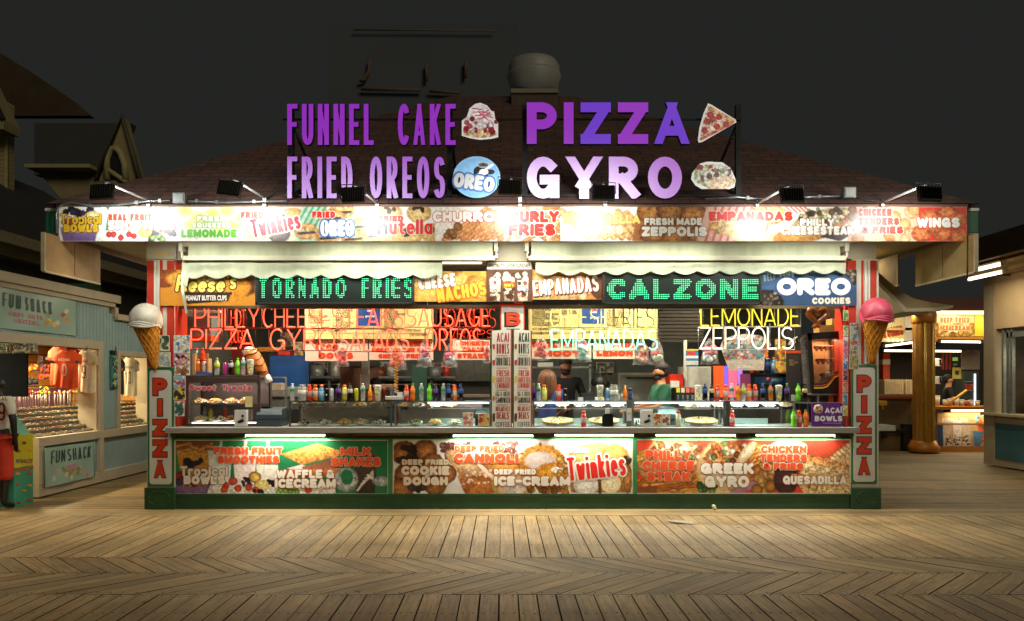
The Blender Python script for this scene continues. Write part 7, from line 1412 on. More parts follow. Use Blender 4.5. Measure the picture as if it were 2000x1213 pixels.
LC = ['d8402a', 'e08a2a', 'e0c83a', 'e07a8a', 'd8d0c8', '7ab04a', 'c83a5a']; proto = []
for ci, c in enumerate(LC):
    t = thing('lollipop', 'thin lollipop on a tall white stick in the row behind the sweets', 'lollipop', (0, -60, -5), 'lollipops standing in a row'); o = Vector((0, -60, -5)); MB().tube([o, o + Vector((0, 0, .2))], .0048, 6).build('stick', mat('cfcabf', .5), t); MB().ball(o + Vector((0, 0, .215)), (.017, .017, .022), 8).build('sweet', mat(c, .3, noise=.1), t); proto.append([t, False])
rg = random.Random(5); y = yc0 + .15
while y < 4.75:
    e = proto[rg.randrange(7)]; loc = (XS - .78 + rg.uniform(-.03, .03), y, 1.24 + rg.uniform(-.02, .02))
    if e[1]: dup(e[0], loc)
    else: e[0].location = loc; e[1] = True
    y += rg.uniform(.036, .062)
# jerseys
def jersey(px0, px1, pt, pb, y, lab, c, num, name_, nc, tc=None):
    fn = front(y); t = thing('jersey', lab, 'jersey', W((px0 + px1) / 2, pb, y), 'jerseys hanging in the shop'); w_ = px1 - px0; h = pb - pt; cx = (px0 + px1) / 2; n = 18; vs = []; fs = []
    def half(v):  # half width down the shirt
        return .26 if v < .02 else .26 + (v - .02) / .12 * .24 if v < .14 else .50 if v < .34 else .36 if v < .36 else .36 + .03 * (v - .36)
    rows_ = [0, .02, .06, .1, .14, .2, .26, .33, .345, .37, .5, .65, .8, .92, 1.0]
    for s_ in (0, 1):
        for i, v in enumerate(rows_):
            for j in range(n + 1):
                u = j / n * 2 - 1; hw = half(v) * w_; dip = (.05 * h * max(0, 1 - abs(u * half(v)) / .12) if i == 0 else 0); z_ = .02 * math.sin(u * 7 + v * 3) * v + .05 * (1 - u * u)
                vs.append(fn(cx + u * hw, pt + v * h + dip + (.02 * h * math.sin(u * 4) if i == len(rows_) - 1 else 0) + (.07 * h * (abs(u) - .6) if .14 < v < .345 and abs(u) > .6 else 0), z_ if s_ == 0 else -.03 - .03 * (1 - u * u)))
    m = len(rows_) * (n + 1)
    for s_ in (0, 1):
        for i in range(len(rows_) - 1):
            for j in range(n): a = s_ * m + i * (n + 1) + j; fs.append((a, a + n + 1, a + n + 2, a + 1) if s_ == 0 else (a, a + 1, a + n + 2, a + n + 1))
    q = MB(); q.add(vs, fs, 0, True); q.build('shirt', mat(c, .75, noise=.14, scale=7, bump=.1), t)
    if tc: MB().prism([(cx - .5 * w_, pt + .28 * h), (cx - .5 * w_, pt + .36 * h), (cx - .37 * w_, pt + .34 * h), (cx - .37 * w_, pt + .27 * h)], lambda a, b_, o=0: fn(a, b_, o + .06), .004).prism([(cx + .37 * w_, pt + .27 * h), (cx + .37 * w_, pt + .34 * h), (cx + .5 * w_, pt + .36 * h), (cx + .5 * w_, pt + .28 * h)], lambda a, b_, o=0: fn(a, b_, o + .06), .004).build('cuff', mat(tc, .6), t)
    if num: words(t, [(num, (cx - (.17 if len(num) > 1 else .10) * w_, pt + .36 * h, cx + (.17 if len(num) > 1 else .10) * w_, pt + .68 * h), .05 * w_, nc, None, 0, dict(gap=.12))], lambda a, b_, o=0: fn(a, b_, o + .065), 'number')
    if name_: words(t, [(name_, (cx - .2 * w_, pt + .22 * h, cx + .2 * w_, pt + .29 * h), .016 * w_, nc, None, 0, dict(gap=.2))], lambda a, b_, o=0: fn(a, b_, o + .065), 'name')
    q = MB(); q.tube([fn(cx - .2 * w_, pt + .03 * h, -.01), fn(cx, pt - .02 * h, -.01), fn(cx + .2 * w_, pt + .03 * h, -.01)], .006, 5); q.tube([fn(cx, pt - .02 * h, -.01), fn(cx + 1, pt - .1 * h, -.01)], .004, 5); q.build('hanger', DARK, t)
    return t
jersey(94, 136, 676, 752, 2.2, 'plain orange jersey hanging at the left of the group', 'd8481a', None, None, 'ffffff', '1a2440')
jersey(103, 158, 684, 758, 1.75, 'large orange jersey with a pale number in front', 'e8501a', '0', 'MEDINA', 'e8d8c8', '1a2440'); jersey(124, 162, 683, 750, 2.35, 'dark orange jersey behind the large one', 'c03c18', '1', None, 'e8b8a0', '1a2440')
jersey(147, 190, 684, 766, 2.0, 'cream jersey with a maroon 9 and name YAMAL in the near window', 'cfc2a4', '9', 'YAMAL', '6a1a24', '9aa040')
jersey(237, 271, 698, 774, 4.0, 'cream jersey with a dark number 13 in the far window', 'c4bca4', '13', 'MORGAN', '1a2038'); jersey(262, 290, 703, 772, 4.4, 'white jersey with teal stripe behind the number 13 jersey', 'b8bcb4', None, None, 'ffffff', '3a6a70')
jersey(224, 243, 700, 770, 3.6, 'dark blue and red jersey at the edge of the far window', '24304a', None, None, 'ffffff', 'b8402a')
def hang(name, lab, cat, px0, py0, px1, py1, y, m, d=.04, group=None, cells=0, cm=()):
    t = thing(name, lab, cat, W((px0 + px1) / 2, py1, y), group); MB().pbox(px0, py0, px1, py1, y, d).build('board', m, t)
    if cells:
        rg = random.Random(int(px0)); q = MB(); k = (D0 + y) / F
        for _ in range(cells): q.ball(W(rg.uniform(px0 + 1, px1 - 1), rg.uniform(py0 + 1, py1 - 1), y - .02), (rg.uniform(1, 2.6) * k, .02, rg.uniform(1.5, 4) * k), 7, rg.randrange(len(cm)), rg=rg)
        q.build('goods', cm, t)
    return t
hang('wall_screen', 'dark navy board filling the left part of the shop window', 'board', -60, 690, 52, 775, 1.0, mat('0b1119', .9, noise=.3, spec=.1))
for x0, x1, l in ((-4, 17, 'leftmost clear bag of blue sweets hanging under the shop window head'), (22, 38, 'clear bag with pale sweets, second from the left'), (39, 54, 'clear bag with pale sweets, third from the left'), (55, 70, 'rightmost clear bag of pale sweets under the window head')): hang('sweet_bag', l, 'bag', x0, 670, x1, 690, .5, film_mat('9aa4a0', .45), .05, 'bags of sweets under the window head', 14, [mat(c, .4) for c in ('5a6a8a' if x0 < 0 else 'a8a88a', '8a9a84', 'c8c4a8')])
for i, (x0, y0, x1, y1, cs, l) in enumerate(((54, 712, 74, 726, ('d8702a', 'd8c03a'), 'hooks of yellow orange toys on the slat wall'), (78, 712, 102, 728, ('b8481a', '7a2a1a'), 'hooks of red orange toys, upper row'), (76, 731, 100, 742, ('c8581a', 'a83a1a'), 'hooks of orange toys, middle row'), (54, 738, 74, 752, ('2a2a2a', '3a3a44'), 'hooks of black packets on the slat wall'), (76, 755, 96, 766, ('d8b02a', '2a2a3a'), 'hooks of yellow and dark toys, lower row'), (74, 694, 82, 710, ('4a3020', '3a2418'), 'small dark brown display on the slat wall'))): hang('toy_display', l, 'toy display', x0, y0, x1, y1, 2.9, mat('4a3050', .6), .02, 'toy displays on the slat wall', 22, [mat(c, .5) for c in cs])
hang('key_rack', 'narrow turquoise rack of small charms on the wall between the windows', 'rack', 0, 0, 1, 1, 0, mat('3a7a72', .5)) if False else None
t = thing('charm_rack', 'narrow turquoise rack of small charms on the wall between the windows', 'rack', WX(219, 757, XS)); a, b = yS(213.5), yS(225); MB().box(XS, XS + .04, a, b, zS(219, 757), zS(219, 693)).build('board', mat('4a8a80', .5, noise=.3, scale=12), t); q = MB(); rg = random.Random(8); [q.ball((XS + .05, rg.uniform(a + .02, b - .02), rg.uniform(zS(219, 755), zS(219, 695))), (.012, .018, .02), 6, rg.randrange(3), rg=rg) for _ in range(70)]; q.build('charm', [mat(c, .4) for c in ('2a4a48', '9ac0b4', 'c8c0a0')], t); MB().tube([(XS + .02, (a + b) / 2, zS(219, 693)), (XS + .05, (a + b) / 2 + .03, zS(219, 680)), (XS + .02, (a + b) / 2 + .06, zS(219, 676))], .007, 6).build('hook', DARK, t)
hang('hat_stand', 'dark navy cap and bag hanging at the far end of the sweets', 'bag', 266, 785, 280, 815, 4.6, mat('14161e', .6), .1)
# toy box and mannequin at the left edge
t = thing('toy_box', 'tall cardboard toy display, yellow above and turquoise below', 'toy display', (-6.68, .3, 0)); X1 = -6.46; fx = side(X1); zA, zB = WX(30, 851, X1).z, WX(30, 914, X1).z
MB().box(-6.9, X1, .1, .5, .0, zB).build('lower_box', mat('3f9a80', .5, noise=.1), t); MB().box(-6.9, X1, .1, .5, zB, zA).build('upper_box', mat('c8c02a', .5, noise=.1), t)
MB().add([(-6.88, .14, zA), (X1 - .02, .14, zA), (X1 - .02, .48, zA), (-6.88, .48, zA), (-6.86, .16, zA + .3), (X1 - .16, .16, zA + .3), (X1 - .16, .44, zA + .22), (-6.86, .44, zA + .22)], [(0, 1, 5, 4), (1, 2, 6, 5), (2, 3, 7, 6), (3, 0, 4, 7), (4, 5, 6, 7), (0, 3, 2, 1)]).build('header_card', mat('4aa890', .5, noise=.3, scale=6), t)
MB().prism([(28, 913), (34, 916), (42, 912), (50, 916), (58, 911), (65, 910), (65, 914), (58, 915), (50, 920), (42, 916), (34, 920), (28, 917)], lambda a, b_, o=0: fx(a, b_, -o - .002) , -.002).build('red_wave', mat('c84a2a', .5), t)
for ch, x, c in (('W', 31, '2a5ab8'), ('I', 38, 'c83a2a'), ('G', 40.5, '3a8a3a'), ('G', 45.5, 'c83a2a'), ('L', 50.5, '2a5ab8'), ('E', 55, 'c83a2a'), ('S', 58.5, '3a8a3a')): words(t, [(ch, (x, 896, x + (6 if ch == 'W' else 1.6 if ch == 'I' else 4), 904), 1.3, c, None, 0)], lambda a, b_, o=0: fx(a, b_, -o))
q = MB(); rg = random.Random(2)
for x, y_ in ((36, 881), (57, 880), (47, 865), (35, 925), (57, 925), (35, 946), (58, 948), (47, 958), (36, 982), (57, 976)): q.prism([(x + 5 * math.cos(R(a)) * rg.uniform(.6, 1), y_ + 3.4 * math.sin(R(a)) * rg.uniform(.6, 1)) for a in range(0, 360, 36)], lambda a, b_, o=0: fx(a, b_, -o - .002), -.002, rg.randrange(4))
q.build('toy_picture', [mat(c, .5) for c in ('b84a2a', '2a6a4a', 'd8a02a', '8a3a4a')], t)
mq = person('black shop mannequin in a white 9 jersey and red shorts at the left edge', (W(-6, 990, -.05).x, -.05, 0), 1.72, 168, '141416', 'cfccc0', 'c0321c', '141416', {-1: ((-.27, .02, 1.17), (-.26, -.02, .92)), 1: ((.27, .02, 1.17), (.26, -.02, .92))}, headless=False, bald=True, shorts=True)
mq['category'] = 'mannequin'; mq.name = 'mannequin'
fnm = front(-.222)
words(mq, [('YAMAL', (-24, 775, 16, 782), 1.3, '6a1a24', None, 0, dict(gap=.2)), ('9', (-4, 786, 11, 822), 4.2, '6a1a24', None, 0)], fnm, 'jersey_lettering')
for ch in mq.children:
    if ch.name.startswith('jersey_lettering'): ch.rotation_euler = (0, 0, R(-168))
# buildings behind on the left
MB_ = MB()
t = thing('shop_roof_building', 'dark roofed building with long gutters behind the blue shop', 'building', (-8.5, 2, 0)); DIM = mat('6a6250', .7, noise=.25, scale=2)
MB().box(-8.1, -7.9, -3, 9, 3.6, 3.75).box(-8.05, -7.7, -3, 9, 3.75, 3.92).build('gutter', mat('8a8064', .6, noise=.2), t); MB().box(-8.6, -8.1, -3, 9, 2.4, 3.6).build('wall', mat('3a352a', .8, noise=.3), t)
MB().add([(-7.75, -3, 3.93), (-7.75, 9, 3.93), (-11.5, 9, 6.3), (-11.5, -3, 6.3)], [(0, 1, 2, 3)]).build('roof', mat('2c2a26', .9, noise=.3, scale=4), t)
MB().box(-7.6, -7.2, 3.2, 3.6, 2.76, 3.3).build('green_post', mat('2a4a3a', .6), t)
yb = 11.
def gp(px, py, y): return W(px, py, y)
t = thing('gabled_house', 'dim gabled house with an arched attic opening, behind on the left', 'house', gp(200, 380, yb)); fn = front(yb); SD = mat('8a8058', .8, noise=.2, scale=1.5)
MB().prism([(242, 230), (195, 345), (193, 400), (275, 400), (273, 345)], fn, .3).build('gable_wall', SD, t)
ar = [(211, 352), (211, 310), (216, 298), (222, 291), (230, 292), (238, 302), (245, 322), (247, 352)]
MB().prism(ar, lambda a, b_, o=0: fn(a, b_, o + .02), .02).build('arch_shade_sheet', mat('0c0c0a', .8), t); q = MB(); q.tube([fn(a, b_, .05) for a, b_ in ar], .09, 6); q.tube([fn(209, 330, .06), fn(250, 358, .06)], .07, 6); q.build('arch_trim', mat('a09668', .7), t)  # near-black sheet stands for the shade inside the arch
q = MB(); q.tube([fn(192, 350, .1), fn(242, 228, .1), fn(276, 350, .1)], .07, 6); q.build('rake_board', mat('5a5440', .7), t)
MB().prism([(68, 330), (195, 330), (195, 337), (72, 337)], lambda a, b_, o=0: fn(a, b_, o + .5), .5).build('cornice', mat('948a62', .7), t); MB().prism([(75, 337), (195, 337), (195, 400), (130, 400)], fn, .3).build('wall', SD, t)
MB().prism([(40, 226), (235, 226), (195, 330), (68, 330), (40, 330)], lambda a, b_, o=0: fn(a, b_, o - .6), .3).build('dark_roof', mat('3c3e3b', .9), t)
t = thing('corner_house', 'pale sided house corner cut by the left edge', 'house', gp(10, 380, 6)); fn = front(6.)
q = MB(); [q.prism([(-90, 200 + 8 * i), (16, 200 + 8 * i), (16, 207.4 + 8 * i), (-90, 207.4 + 8 * i)], fn, .2) for i in range(22)]; q.build('siding', mat('8f8458', .8, noise=.15), t); MB().prism([(11, 215), (16, 215), (16, 375), (11, 375)], lambda a, b_, o=0: fn(a, b_, o + .03), .05).build('corner_board', mat('a09468', .7), t)
MB().prism([(-60, 45), (39, 252), (38, 268), (10, 266), (-60, 120)], lambda a, b_, o=0: fn(a, b_, o + .5), .5).build('eave', mat('857b52', .7, noise=.2), t); q = MB(); q.tube([fn(-60, 42, .52), fn(39, 250, .52)], .05, 6); q.build('rake_board', mat('2a2a26', .8), t)
t = thing('brown_roof', 'faint brown shingled roof slope high on the left', 'roof', gp(80, 226, 16)); MB().prism([(-150, 40), (0, 103), (60, 140), (140, 195), (176, 226), (30, 226), (-150, 226)], front(16), .3).build('slope', mat('40321e', .9, noise=.4, scale=1.2), t)
# ------------------------------------------------------------------ hanging panels under both side eaves
for sx, lab, X in ((-1, 'weathered tan panel hanging under the left eave', -5.44), (1, 'weathered tan panel hanging under the right eave', 5.44)):
    pa, pb_ = ((86, 194) if sx < 0 else (1905, 1790)); y0, y1 = X * F / (pa - 1000) - D0, X * F / (pb_ - 1000) - D0; t = thing('eave_panel', lab, 'hanging panel', (X, (y0 + y1) / 2, 2.9), 'panels under the side eaves')
    MB().box(X - .015, X + .015, y0, y1, 2.93, 3.37).build('board', mat('a8875a' if sx < 0 else '9a8450', .7, noise=.4, scale=2.2, bump=.1), t)
    MB().box(X - .022, X + .022, y0 - .025, y0, 2.92, 3.37).box(X - .02, X + .02, y0, y1, 2.91, 2.93).build('edge_trim', mat('c4b894', .5), t); MB().box(X - sx * .016 - .004, X - sx * .016 + .004, (y0 + y1) / 2 - .004, (y0 + y1) / 2 + .004, 2.95, 3.35).build('seam', mat('6a5030', .7), t)
    if sx > 0:
        MB().tube([(X - .02, y0 + .12, 3.38), (X - .025, y0 + .12, 2.85)], .008, 6).build('chain', mat('5a4a30', .5, .5), t)
        t2 = thing('eave_panel', 'shorter tan panel hanging further back under the right eave', 'hanging panel', (X, y1 + .6, 3.0), 'panels under the side eaves'); MB().box(X - .2, X - .18, y1 + .1, y1 + 1.5, 2.95, 3.37).build('board', mat('8f7c4c', .7, noise=.4, scale=2.2), t2); MB().box(X - .21, X - .17, y1 + .1, y1 + 1.5, 2.93, 2.95).build('edge_trim', mat('c4b894', .5), t2)
t = thing('eave_light', 'small lamp glow under the left eave beside the hanging panel', 'lamp', (-5.0, 1.6, 3.42)) if False else None
# ------------------------------------------------------------------ roof gear and faint frames behind
RB = thing('ride_building', 'nearly black building with faint rusty pipes far behind the roof', 'building', W(820, 330, 19)); MB().pbox(640, 48, 1010, 330, 19, 4).build('wall', mat('4f555c', .9, noise=.1, scale=.3), RB); c = W(1043, 160, 3.7); t = thing('roof_fan', 'big pale mushroom exhaust fan on the dark roof', 'roof fan', c); k = (D0 + 3.7) / F; z = lambda py: W(0, py, 3.7).z; r = lambda px: px * k
MB().lathe([(r(46), z(190)), (r(48), z(165)), (r(53), z(152)), (r(52), z(146)), (r(50), z(146)), (r(50), z(143)), (r(50), z(132)), (r(44), z(122)), (r(22), z(116)), (r(8), z(114))], (c.x, 3.7, 0), 28).build('hood', mat('8e8e86', .5, noise=.15, scale=3), t); MB().box(c.x - r(44), c.x + r(44), 3.3, 4.1, z(240), z(190)).build('base', mat('4a3a2c', .7, noise=.3), t); MB().box(c.x - r(45), c.x + r(45), 3.26, 4.14, z(199), z(191)).build('base_flashing', mat('7a7258', .5), t)
fn = front(18.8); PM = mat('66503a', .8, noise=.3)
for pts in (((722, 116), (720, 140), (712, 156), (702, 158)), ((833, 125), (833, 158)), ((910, 119), (909, 152)), ((705, 174), (822, 176)), ((838, 178), (898, 181))): MB().tube([fn(*p_) for p_ in pts], .06, 8).build('pipe', PM, RB)
MB().tube([fn(690, 58), fn(966, 60)], .03, 8).build('roof_rail', mat('5f6058', .8), RB)
# ------------------------------------------------------------------ right side: side awning, far stall, right building
t = thing('side_awning', 'small tan sloping canopy with a gutter beside the right post', 'canopy', W(1790, 600, .6)); fn = front(.6)
MB().prism([(1690, 508), (1715, 531), (1740, 553), (1765, 572), (1785, 583), (1820, 591), (1858, 596), (1832, 601), (1770, 603), (1719, 552), (1690, 522)], fn, 2.2).build('canopy_skin', mat('8f7f5a', .6, noise=.2, scale=3), t)
MB().prism([(1690, 524), (1719, 553), (1770, 603), (1830, 601), (1860, 596), (1860, 601), (1834, 608), (1766, 609), (1716, 560), (1690, 532)], lambda a, b_, o=0: fn(a, b_, o + .02), 2.24).build('gutter', mat('b6ab8c', .5, noise=.1), t)
t = thing('side_post', 'pale green pole behind the right post and pink cone', 'post', (4.86, .5, 0)); MB().box(4.80, 4.90, .45, .55, .0, 2.6).build('pole', mat('5f7a76', .5), t); MB().box(4.74, 5.1, .35, .7, .98, 1.05).build('ledge', mat('b0ada0', .6), t)
# right building, front faces left
XB = 9.2; B_ = thing('corner_building', 'tan and blue stall building with a big window at the right edge', 'building', (XB, 3.5, 0)); yf = WX(1921, 800, XB).y; TANW = mat('c9b088', .6, noise=.1, scale=2); WT = mat('a89a80', .6, noise=.1, scale=3)
yw0, yw1 = WX(1960, 800, XB).y, 0.2
MB().box(XB, XB + .2, yw0 + .28, yf, .03, 3.9).build('corner_pier', WT, B_, .005); MB().box(XB + .03, XB + .2, -1, yw0 + .28, 2.63, 3.9).build('upper_panel', TANW, B_)
MB().box(XB + .03, XB + .2, -1, yw0 + .28, .03, .98).build('lower_wall', WT, B_); MB().box(XB + .02, XB + .03, -1, WX(1938, 850, XB).y, .16, .835).build('blue_panel', mat('3f6a74', .6, noise=.15, scale=3), B_); MB().box(XB - .1, XB + .25, -1, yf - .05, .98, 1.03).build('sill', mat('b9ab90', .55), B_, .005)
q = MB()
for a in (1950, 1960, 1967): y_ = WX(a, 700, XB).y; q.box(XB + .06, XB + .12, y_ - .05, y_, 1.03, 2.63)
q.box(XB + .06, XB + .1, -1, yw0, 2.45, 2.55); q.build('window_frame', mat('8f948e', .4, .5), B_); MB().box(XB + .09, XB + .095, -1, yw0, 1.03, 2.45).build('window_glass', GLASS, B_)
MB().box(XB + 2.2, XB + 2.3, -1, 5, 0, 3.5).box(XB + .3, XB + 2.2, 4.85, 4.95, 0, 3.5).build('inside_wall', mat('5a4a34', .7, noise=.4, scale=3), B_)
MB().box(XB + .4, XB + .9, .5, 4.5, .9, 1.1).box(XB + 1.4, XB + 1.9, .5, 4.5, 1.1, 1.3).build('inside_counter', mat('a8622a', .5, noise=.2), B_)
q = MB(); rg = random.Random(31); [q.box(x, x + rg.uniform(.08, .2), y, y + rg.uniform(.08, .25), 1.1, 1.1 + rg.uniform(.1, .5), rg.randrange(4)) for x, y in ((XB + .45 + rg.uniform(0, .3), rg.uniform(.6, 4.3)) for _ in range(26))]; q.build('inside_goods', [mat(c, .5, noise=.3) for c in ('b8a88a', '8a3a1c', '2a2a28', 'c89a5a')], B_)
tube_light((XB + .7, 2.6, 2.25), (XB + .7, 4.2, 2.25), .018, 16, 'lit tube inside the right building window', aim=(-.2, 0, -1), col=(1, .86, .6), s=4)
CZ_ = 3.62; XC = 7.6
q = MB(); q.box(XC, XB + .2, -3, 4.35, CZ_, CZ_ + .05); q.build('canopy_soffit', mat('a8884a', .6, noise=.15, scale=3), B_); MB().box(XC - .04, XC, -3, 4.37, CZ_ - .03, CZ_ + .34).box(XC, XB + .2, 4.35, 4.39, CZ_ - .03, CZ_ + .34).build('canopy_fascia', mat('4a3f2c', .7, noise=.2), B_)
for k in range(3): MB().box(XC + .25 + k * .5, XC + .29 + k * .5, -3, 4.3, CZ_ - .04, CZ_ - .001).build('canopy_joist', mat('6a5530', .6), B_)
tube_light((7.95, 2.6, 3.54), (7.95, 4.15, 3.54), .028, 22, 'long lit tube under the right canopy, nearer the stand', aim=(0, 0, -1), col=(1, .84, .58), s=5, body='b9ab90'); tube_light((8.55, 3.5, 3.54), (8.55, 4.5, 3.54), .028, 14, 'short lit tube under the right canopy, nearer the wall', aim=(0, 0, -1), col=(1, .84, .58), s=5, body='b9ab90'); tube_light((8.4, .6, 3.54), (8.4, 2.1, 3.54), .028, 18, 'added lit tube under the right canopy, out of view past the edge', aim=(0, 0, -1), col=(1, .84, .58), s=5, body='b9ab90')  # the third tube is out of view, added to brighten the passage floor
# far stall with a gold column
YF = 7.95; fn = front(YF); FS = thing('far_stall', 'orange trimmed food stall with a lit counter, far right', 'food stall', W(1850, 884, YF)); GOLD = mat('b8741c', .4, noise=.15, scale=5)
def fb(nm, a, b_, c_, e, yo, d, m, bv=0): return MB().pbox(a, b_, c_, e, YF + yo, d).build(nm, m, FS, bv)
fb('roof_beam', 1700, 580, 1990, 607, -.1, .4, mat('5a2c1a', .6, noise=.2)); fb('light_strip', 1700, 607, 1990, 613, -.12, .1, lamp_mat('fff0c8', 2.2)); area('strip_glow', W(1850, 616, YF - .35), (3.4, .1), 34, (1, .84, .55), (0, .35, -1), FS); fb('sign_beam', 1826, 658, 1990, 666, -.02, .3, GOLD); fb('counter_ledge', 1826, 794, 1990, 800, -.25, .9, GOLD, .01); fb('base_trim', 1826, 872, 1990, 884, -.05, .3, GOLD); fb('ledge_bar', 1826, 827, 1990, 830, -.1, .05, mat('b0906a', .5))
fb('back_wall', 1690, 660, 1995, 884, 3.4, .1, mat('2f2620', .7, noise=.4)); fb('ceiling', 1690, 640, 1995, 645, .2, 3.2, mat('c8a870', .6)); fb('floor', 1690, 884, 1995, 886, .2, 3.2, mat('3a3028', .6)); fb('left_counter', 1690, 770, 1790, 884, .15, .6, mat('6a5534', .6, noise=.4, scale=2)); fb('left_ledge', 1690, 774, 1788, 779, .05, .4, mat('7a3a1a', .5))
for a, b_, c_, e in ((1826, 612, 1898, 658), (1898, 612, 1990, 658)): pass
def farsign(nm, lab, bx, pr, lines, yo=0.): 
    T = thing(nm, lab, 'sign', W((bx[0] + bx[2]) / 2, bx[3], YF + yo)); MB().pbox(*bx, YF + yo, .04).build('board', mat('c8b890', .5), T); pr.build('printed_face', front(YF + yo), T, .002); words(T, lines, front(YF + yo)); return T
b = (1826, 613, 1903, 657); p = Print(b, 1., 'c8a04a', 71); p.ell(1865, 650, 14, 14, 'ecdcb8', 'd8b878'); p.scatter(30, (1826, 636, 1903, 657), (4, 8), ['c8902a', 'e0b85a', '8a4a1a', 'a8641c']); p.ell(1850, 622, 30, 9, 'e8d4a8', 'd8b06a')
farsign('ice_cream_sign', 'orange sign about deep fried ice cream beside the gold column', b, p, [('DEEP FRIED', (1836, 620, 1894, 631), 3.2, 'd8601c', 'f0dcb8', .8, BG), ('ICE CREAM', (1836, 635, 1894, 646), 3.2, 'd8601c', 'f0dcb8', .8, BG)])
fb('yellow_panel', 1904, 613, 1990, 657, .0, .04, mat('c8b01c', .5))
b = (1700, 612, 1768, 668); p = Print(b, 1., 'd8c88a', 72); T = farsign('fries_sign', 'cream sign with red slanting FRIES behind the pink cone', b, p, [('CUT', (1737, 622, 1748, 631), 1.5, '2a2a26', None, 0), ('FRENCH', (1702, 645, 1730, 662), 4, 'b8401c', None, 0, dict(rot=8, gap=.05)), ('FRIES', (1733, 638, 1763, 656), 4.4, 'b8401c', '5a2a1a', .6, dict(rot=10, gap=.05))], .25)
q = MB(); [q.ball(W(1735 + i * 9, 664.5, YF + .18), .035, 8) for i in range(4)]; q.build('bulb', lamp_mat('ffd890', 3), T)
fb('white_pier', 1768, 612, 1783, 668, .2, .3, WHITEP)
T = thing('gold_column', 'fluted gold column holding up the far stall', 'column', W(1804, 884, YF - .3)); k = (D0 + YF - .3) / F; cx = W(1804, 0, YF - .3).x; zz = lambda py: W(0, py, YF - .3).z
q = MB(); n = 48; vs = []; fs = []
for i, z_ in enumerate((zz(862), zz(630))):
    for j in range(n): a = 2 * math.pi * j / n; rr = 20 * k * (1 - .06 * (j % 4 < 2)); vs.append((cx + rr * math.cos(a), YF - .3 + rr * math.sin(a), z_))
q.add(vs, [(j, (j + 1) % n, (j + 1) % n + n, j + n) for j in range(n)], 0); q.build('shaft', mat('b07c2c', .5, noise=.25, scale=4), T)
q = MB(); 
for j in (-7.5, 6.5): q.tube([(cx + j * k, YF - .3 - 20.2 * k, zz(860)), (cx + j * k, YF - .3 - 20.2 * k, zz(632))], 2.2 * k, 8)
q.build('yellow_flute', mat('c4a43a', .5), T); MB().lathe([(21 * k, zz(632)), (23 * k, zz(628)), (23 * k, zz(612)), (21 * k, zz(610))], (cx, YF - .3, 0), 30).build('capital', GOLD, T); MB().lathe([(29 * k, .03), (29 * k, zz(872)), (25 * k, zz(866)), (22 * k, zz(860))], (cx, YF - .3, 0), 10).build('base', GOLD, T)
b = (1831, 806, 1990, 872); p = Print(b, .9, 'cfa064', 73); p.poly([(1831, 806), (1900, 806), (1900, 830), (1831, 830)], 'dca45a'); p.poly([(1826, 830), (1842, 830), (1842, 872), (1826, 872)], '24406a')
for x, c in ((1850, 'c8a080'), (1870, 'e0d0c0'), (1888, 'd0a888')): p.poly([(x - 9, 820), (x + 9, 820), (x + 7, 872), (x - 7, 872)], c, 'e0ccb8'); p.scatter(12, (x - 7, 850, x + 7, 870), (1.2, 2.2), ['2a1c18', '3a2820'])
p.ell(1912, 818, 10, 9, '4a90c8', '88b05a', n=.6); p.ell(1916, 840, 8, 26, 'd8441c', 'e0802a', n=.5); p.poly([(1900, 842), (1920, 842), (1914, 872), (1903, 872)], '4a80b0')
farsign('bubble_tea_sign', 'bubble tea panel with cups and dark pearls under the far counter', b, p, [('BUBBLE TEA', (1840, 816, 1890, 824), 1.6, 'f0e4d0', None, 0)], .02)
tube_light(W(1837, 667, YF - .02), W(1914, 668, YF - .02), .025, 20, 'lit tube under the ice cream sign at the far stall', aim=(0, -.2, -1), col=(1, .86, .58), s=4); tube_light(W(1856, 802, YF - .1), W(1990, 802, YF - .1), .02, 10, 'lit tube under the far stall counter', aim=(0, .2, -1), col=(1, .86, .58), s=4); tube_light(W(1728, 676, YF + .1), W(1782, 669, YF + .1), .025, 14, 'lit tube under the fries sign at the far stall', aim=(0, -.2, -1), col=(1, .86, .58), s=4); tube_light(W(1726, 685, YF + 1.6), W(1878, 686, YF + 1.6), .025, 26, 'long lit tube deep inside the far stall', aim=(0, 0, -1), col=(1, .84, .55), s=4)
def fobj(nm, lab, cat, parts, y, group=None):
    t = thing(nm, lab, cat, W((parts[0][1][0] + parts[0][1][2]) / 2, parts[0][1][3], y), group)
    for pn, (a, b_, c_, e), yo, d, m in parts: MB().pbox(a, b_, c_, e, y + yo, d).build(pn, m, t, .006)
    return t
fobj('orange_pillar', 'orange red pillar with a white band inside the far stall', 'pillar', [('shaft', (1725, 690, 1738, 745), 0, .2, mat('c8481c', .5)), ('band', (1724, 702, 1739, 712), -.02, .24, WHITEP)], YF + 1.4)
for i, x in enumerate((1727, 1768)): fobj('cup_stack', ('large', 'small')[i] + ' block of stacked white paper tubs on the far left counter', 'tub stack', [('stack', (x, 742, x + (38, 15)[i], 772), 0, .3, mat('c8b48c', .6, noise=.1))] + [('rim', (x + 2 + j * 4, 741, x + 4 + j * 4, 772), -.015, .01, mat('d8c8a4', .6)) for j in range((9, 3)[i])], YF + .3)
fobj('black_machine', 'dark machine below the left counter of the far stall', 'machine', [('body', (1765, 828, 1786, 880), 0, .2, mat('14161a', .5)), ('arm', (1728, 838, 1770, 846), -.02, .1, mat('14161a', .5)), ('foot', (1724, 842, 1733, 856), -.03, .1, mat('14161a', .5))], YF - .0)
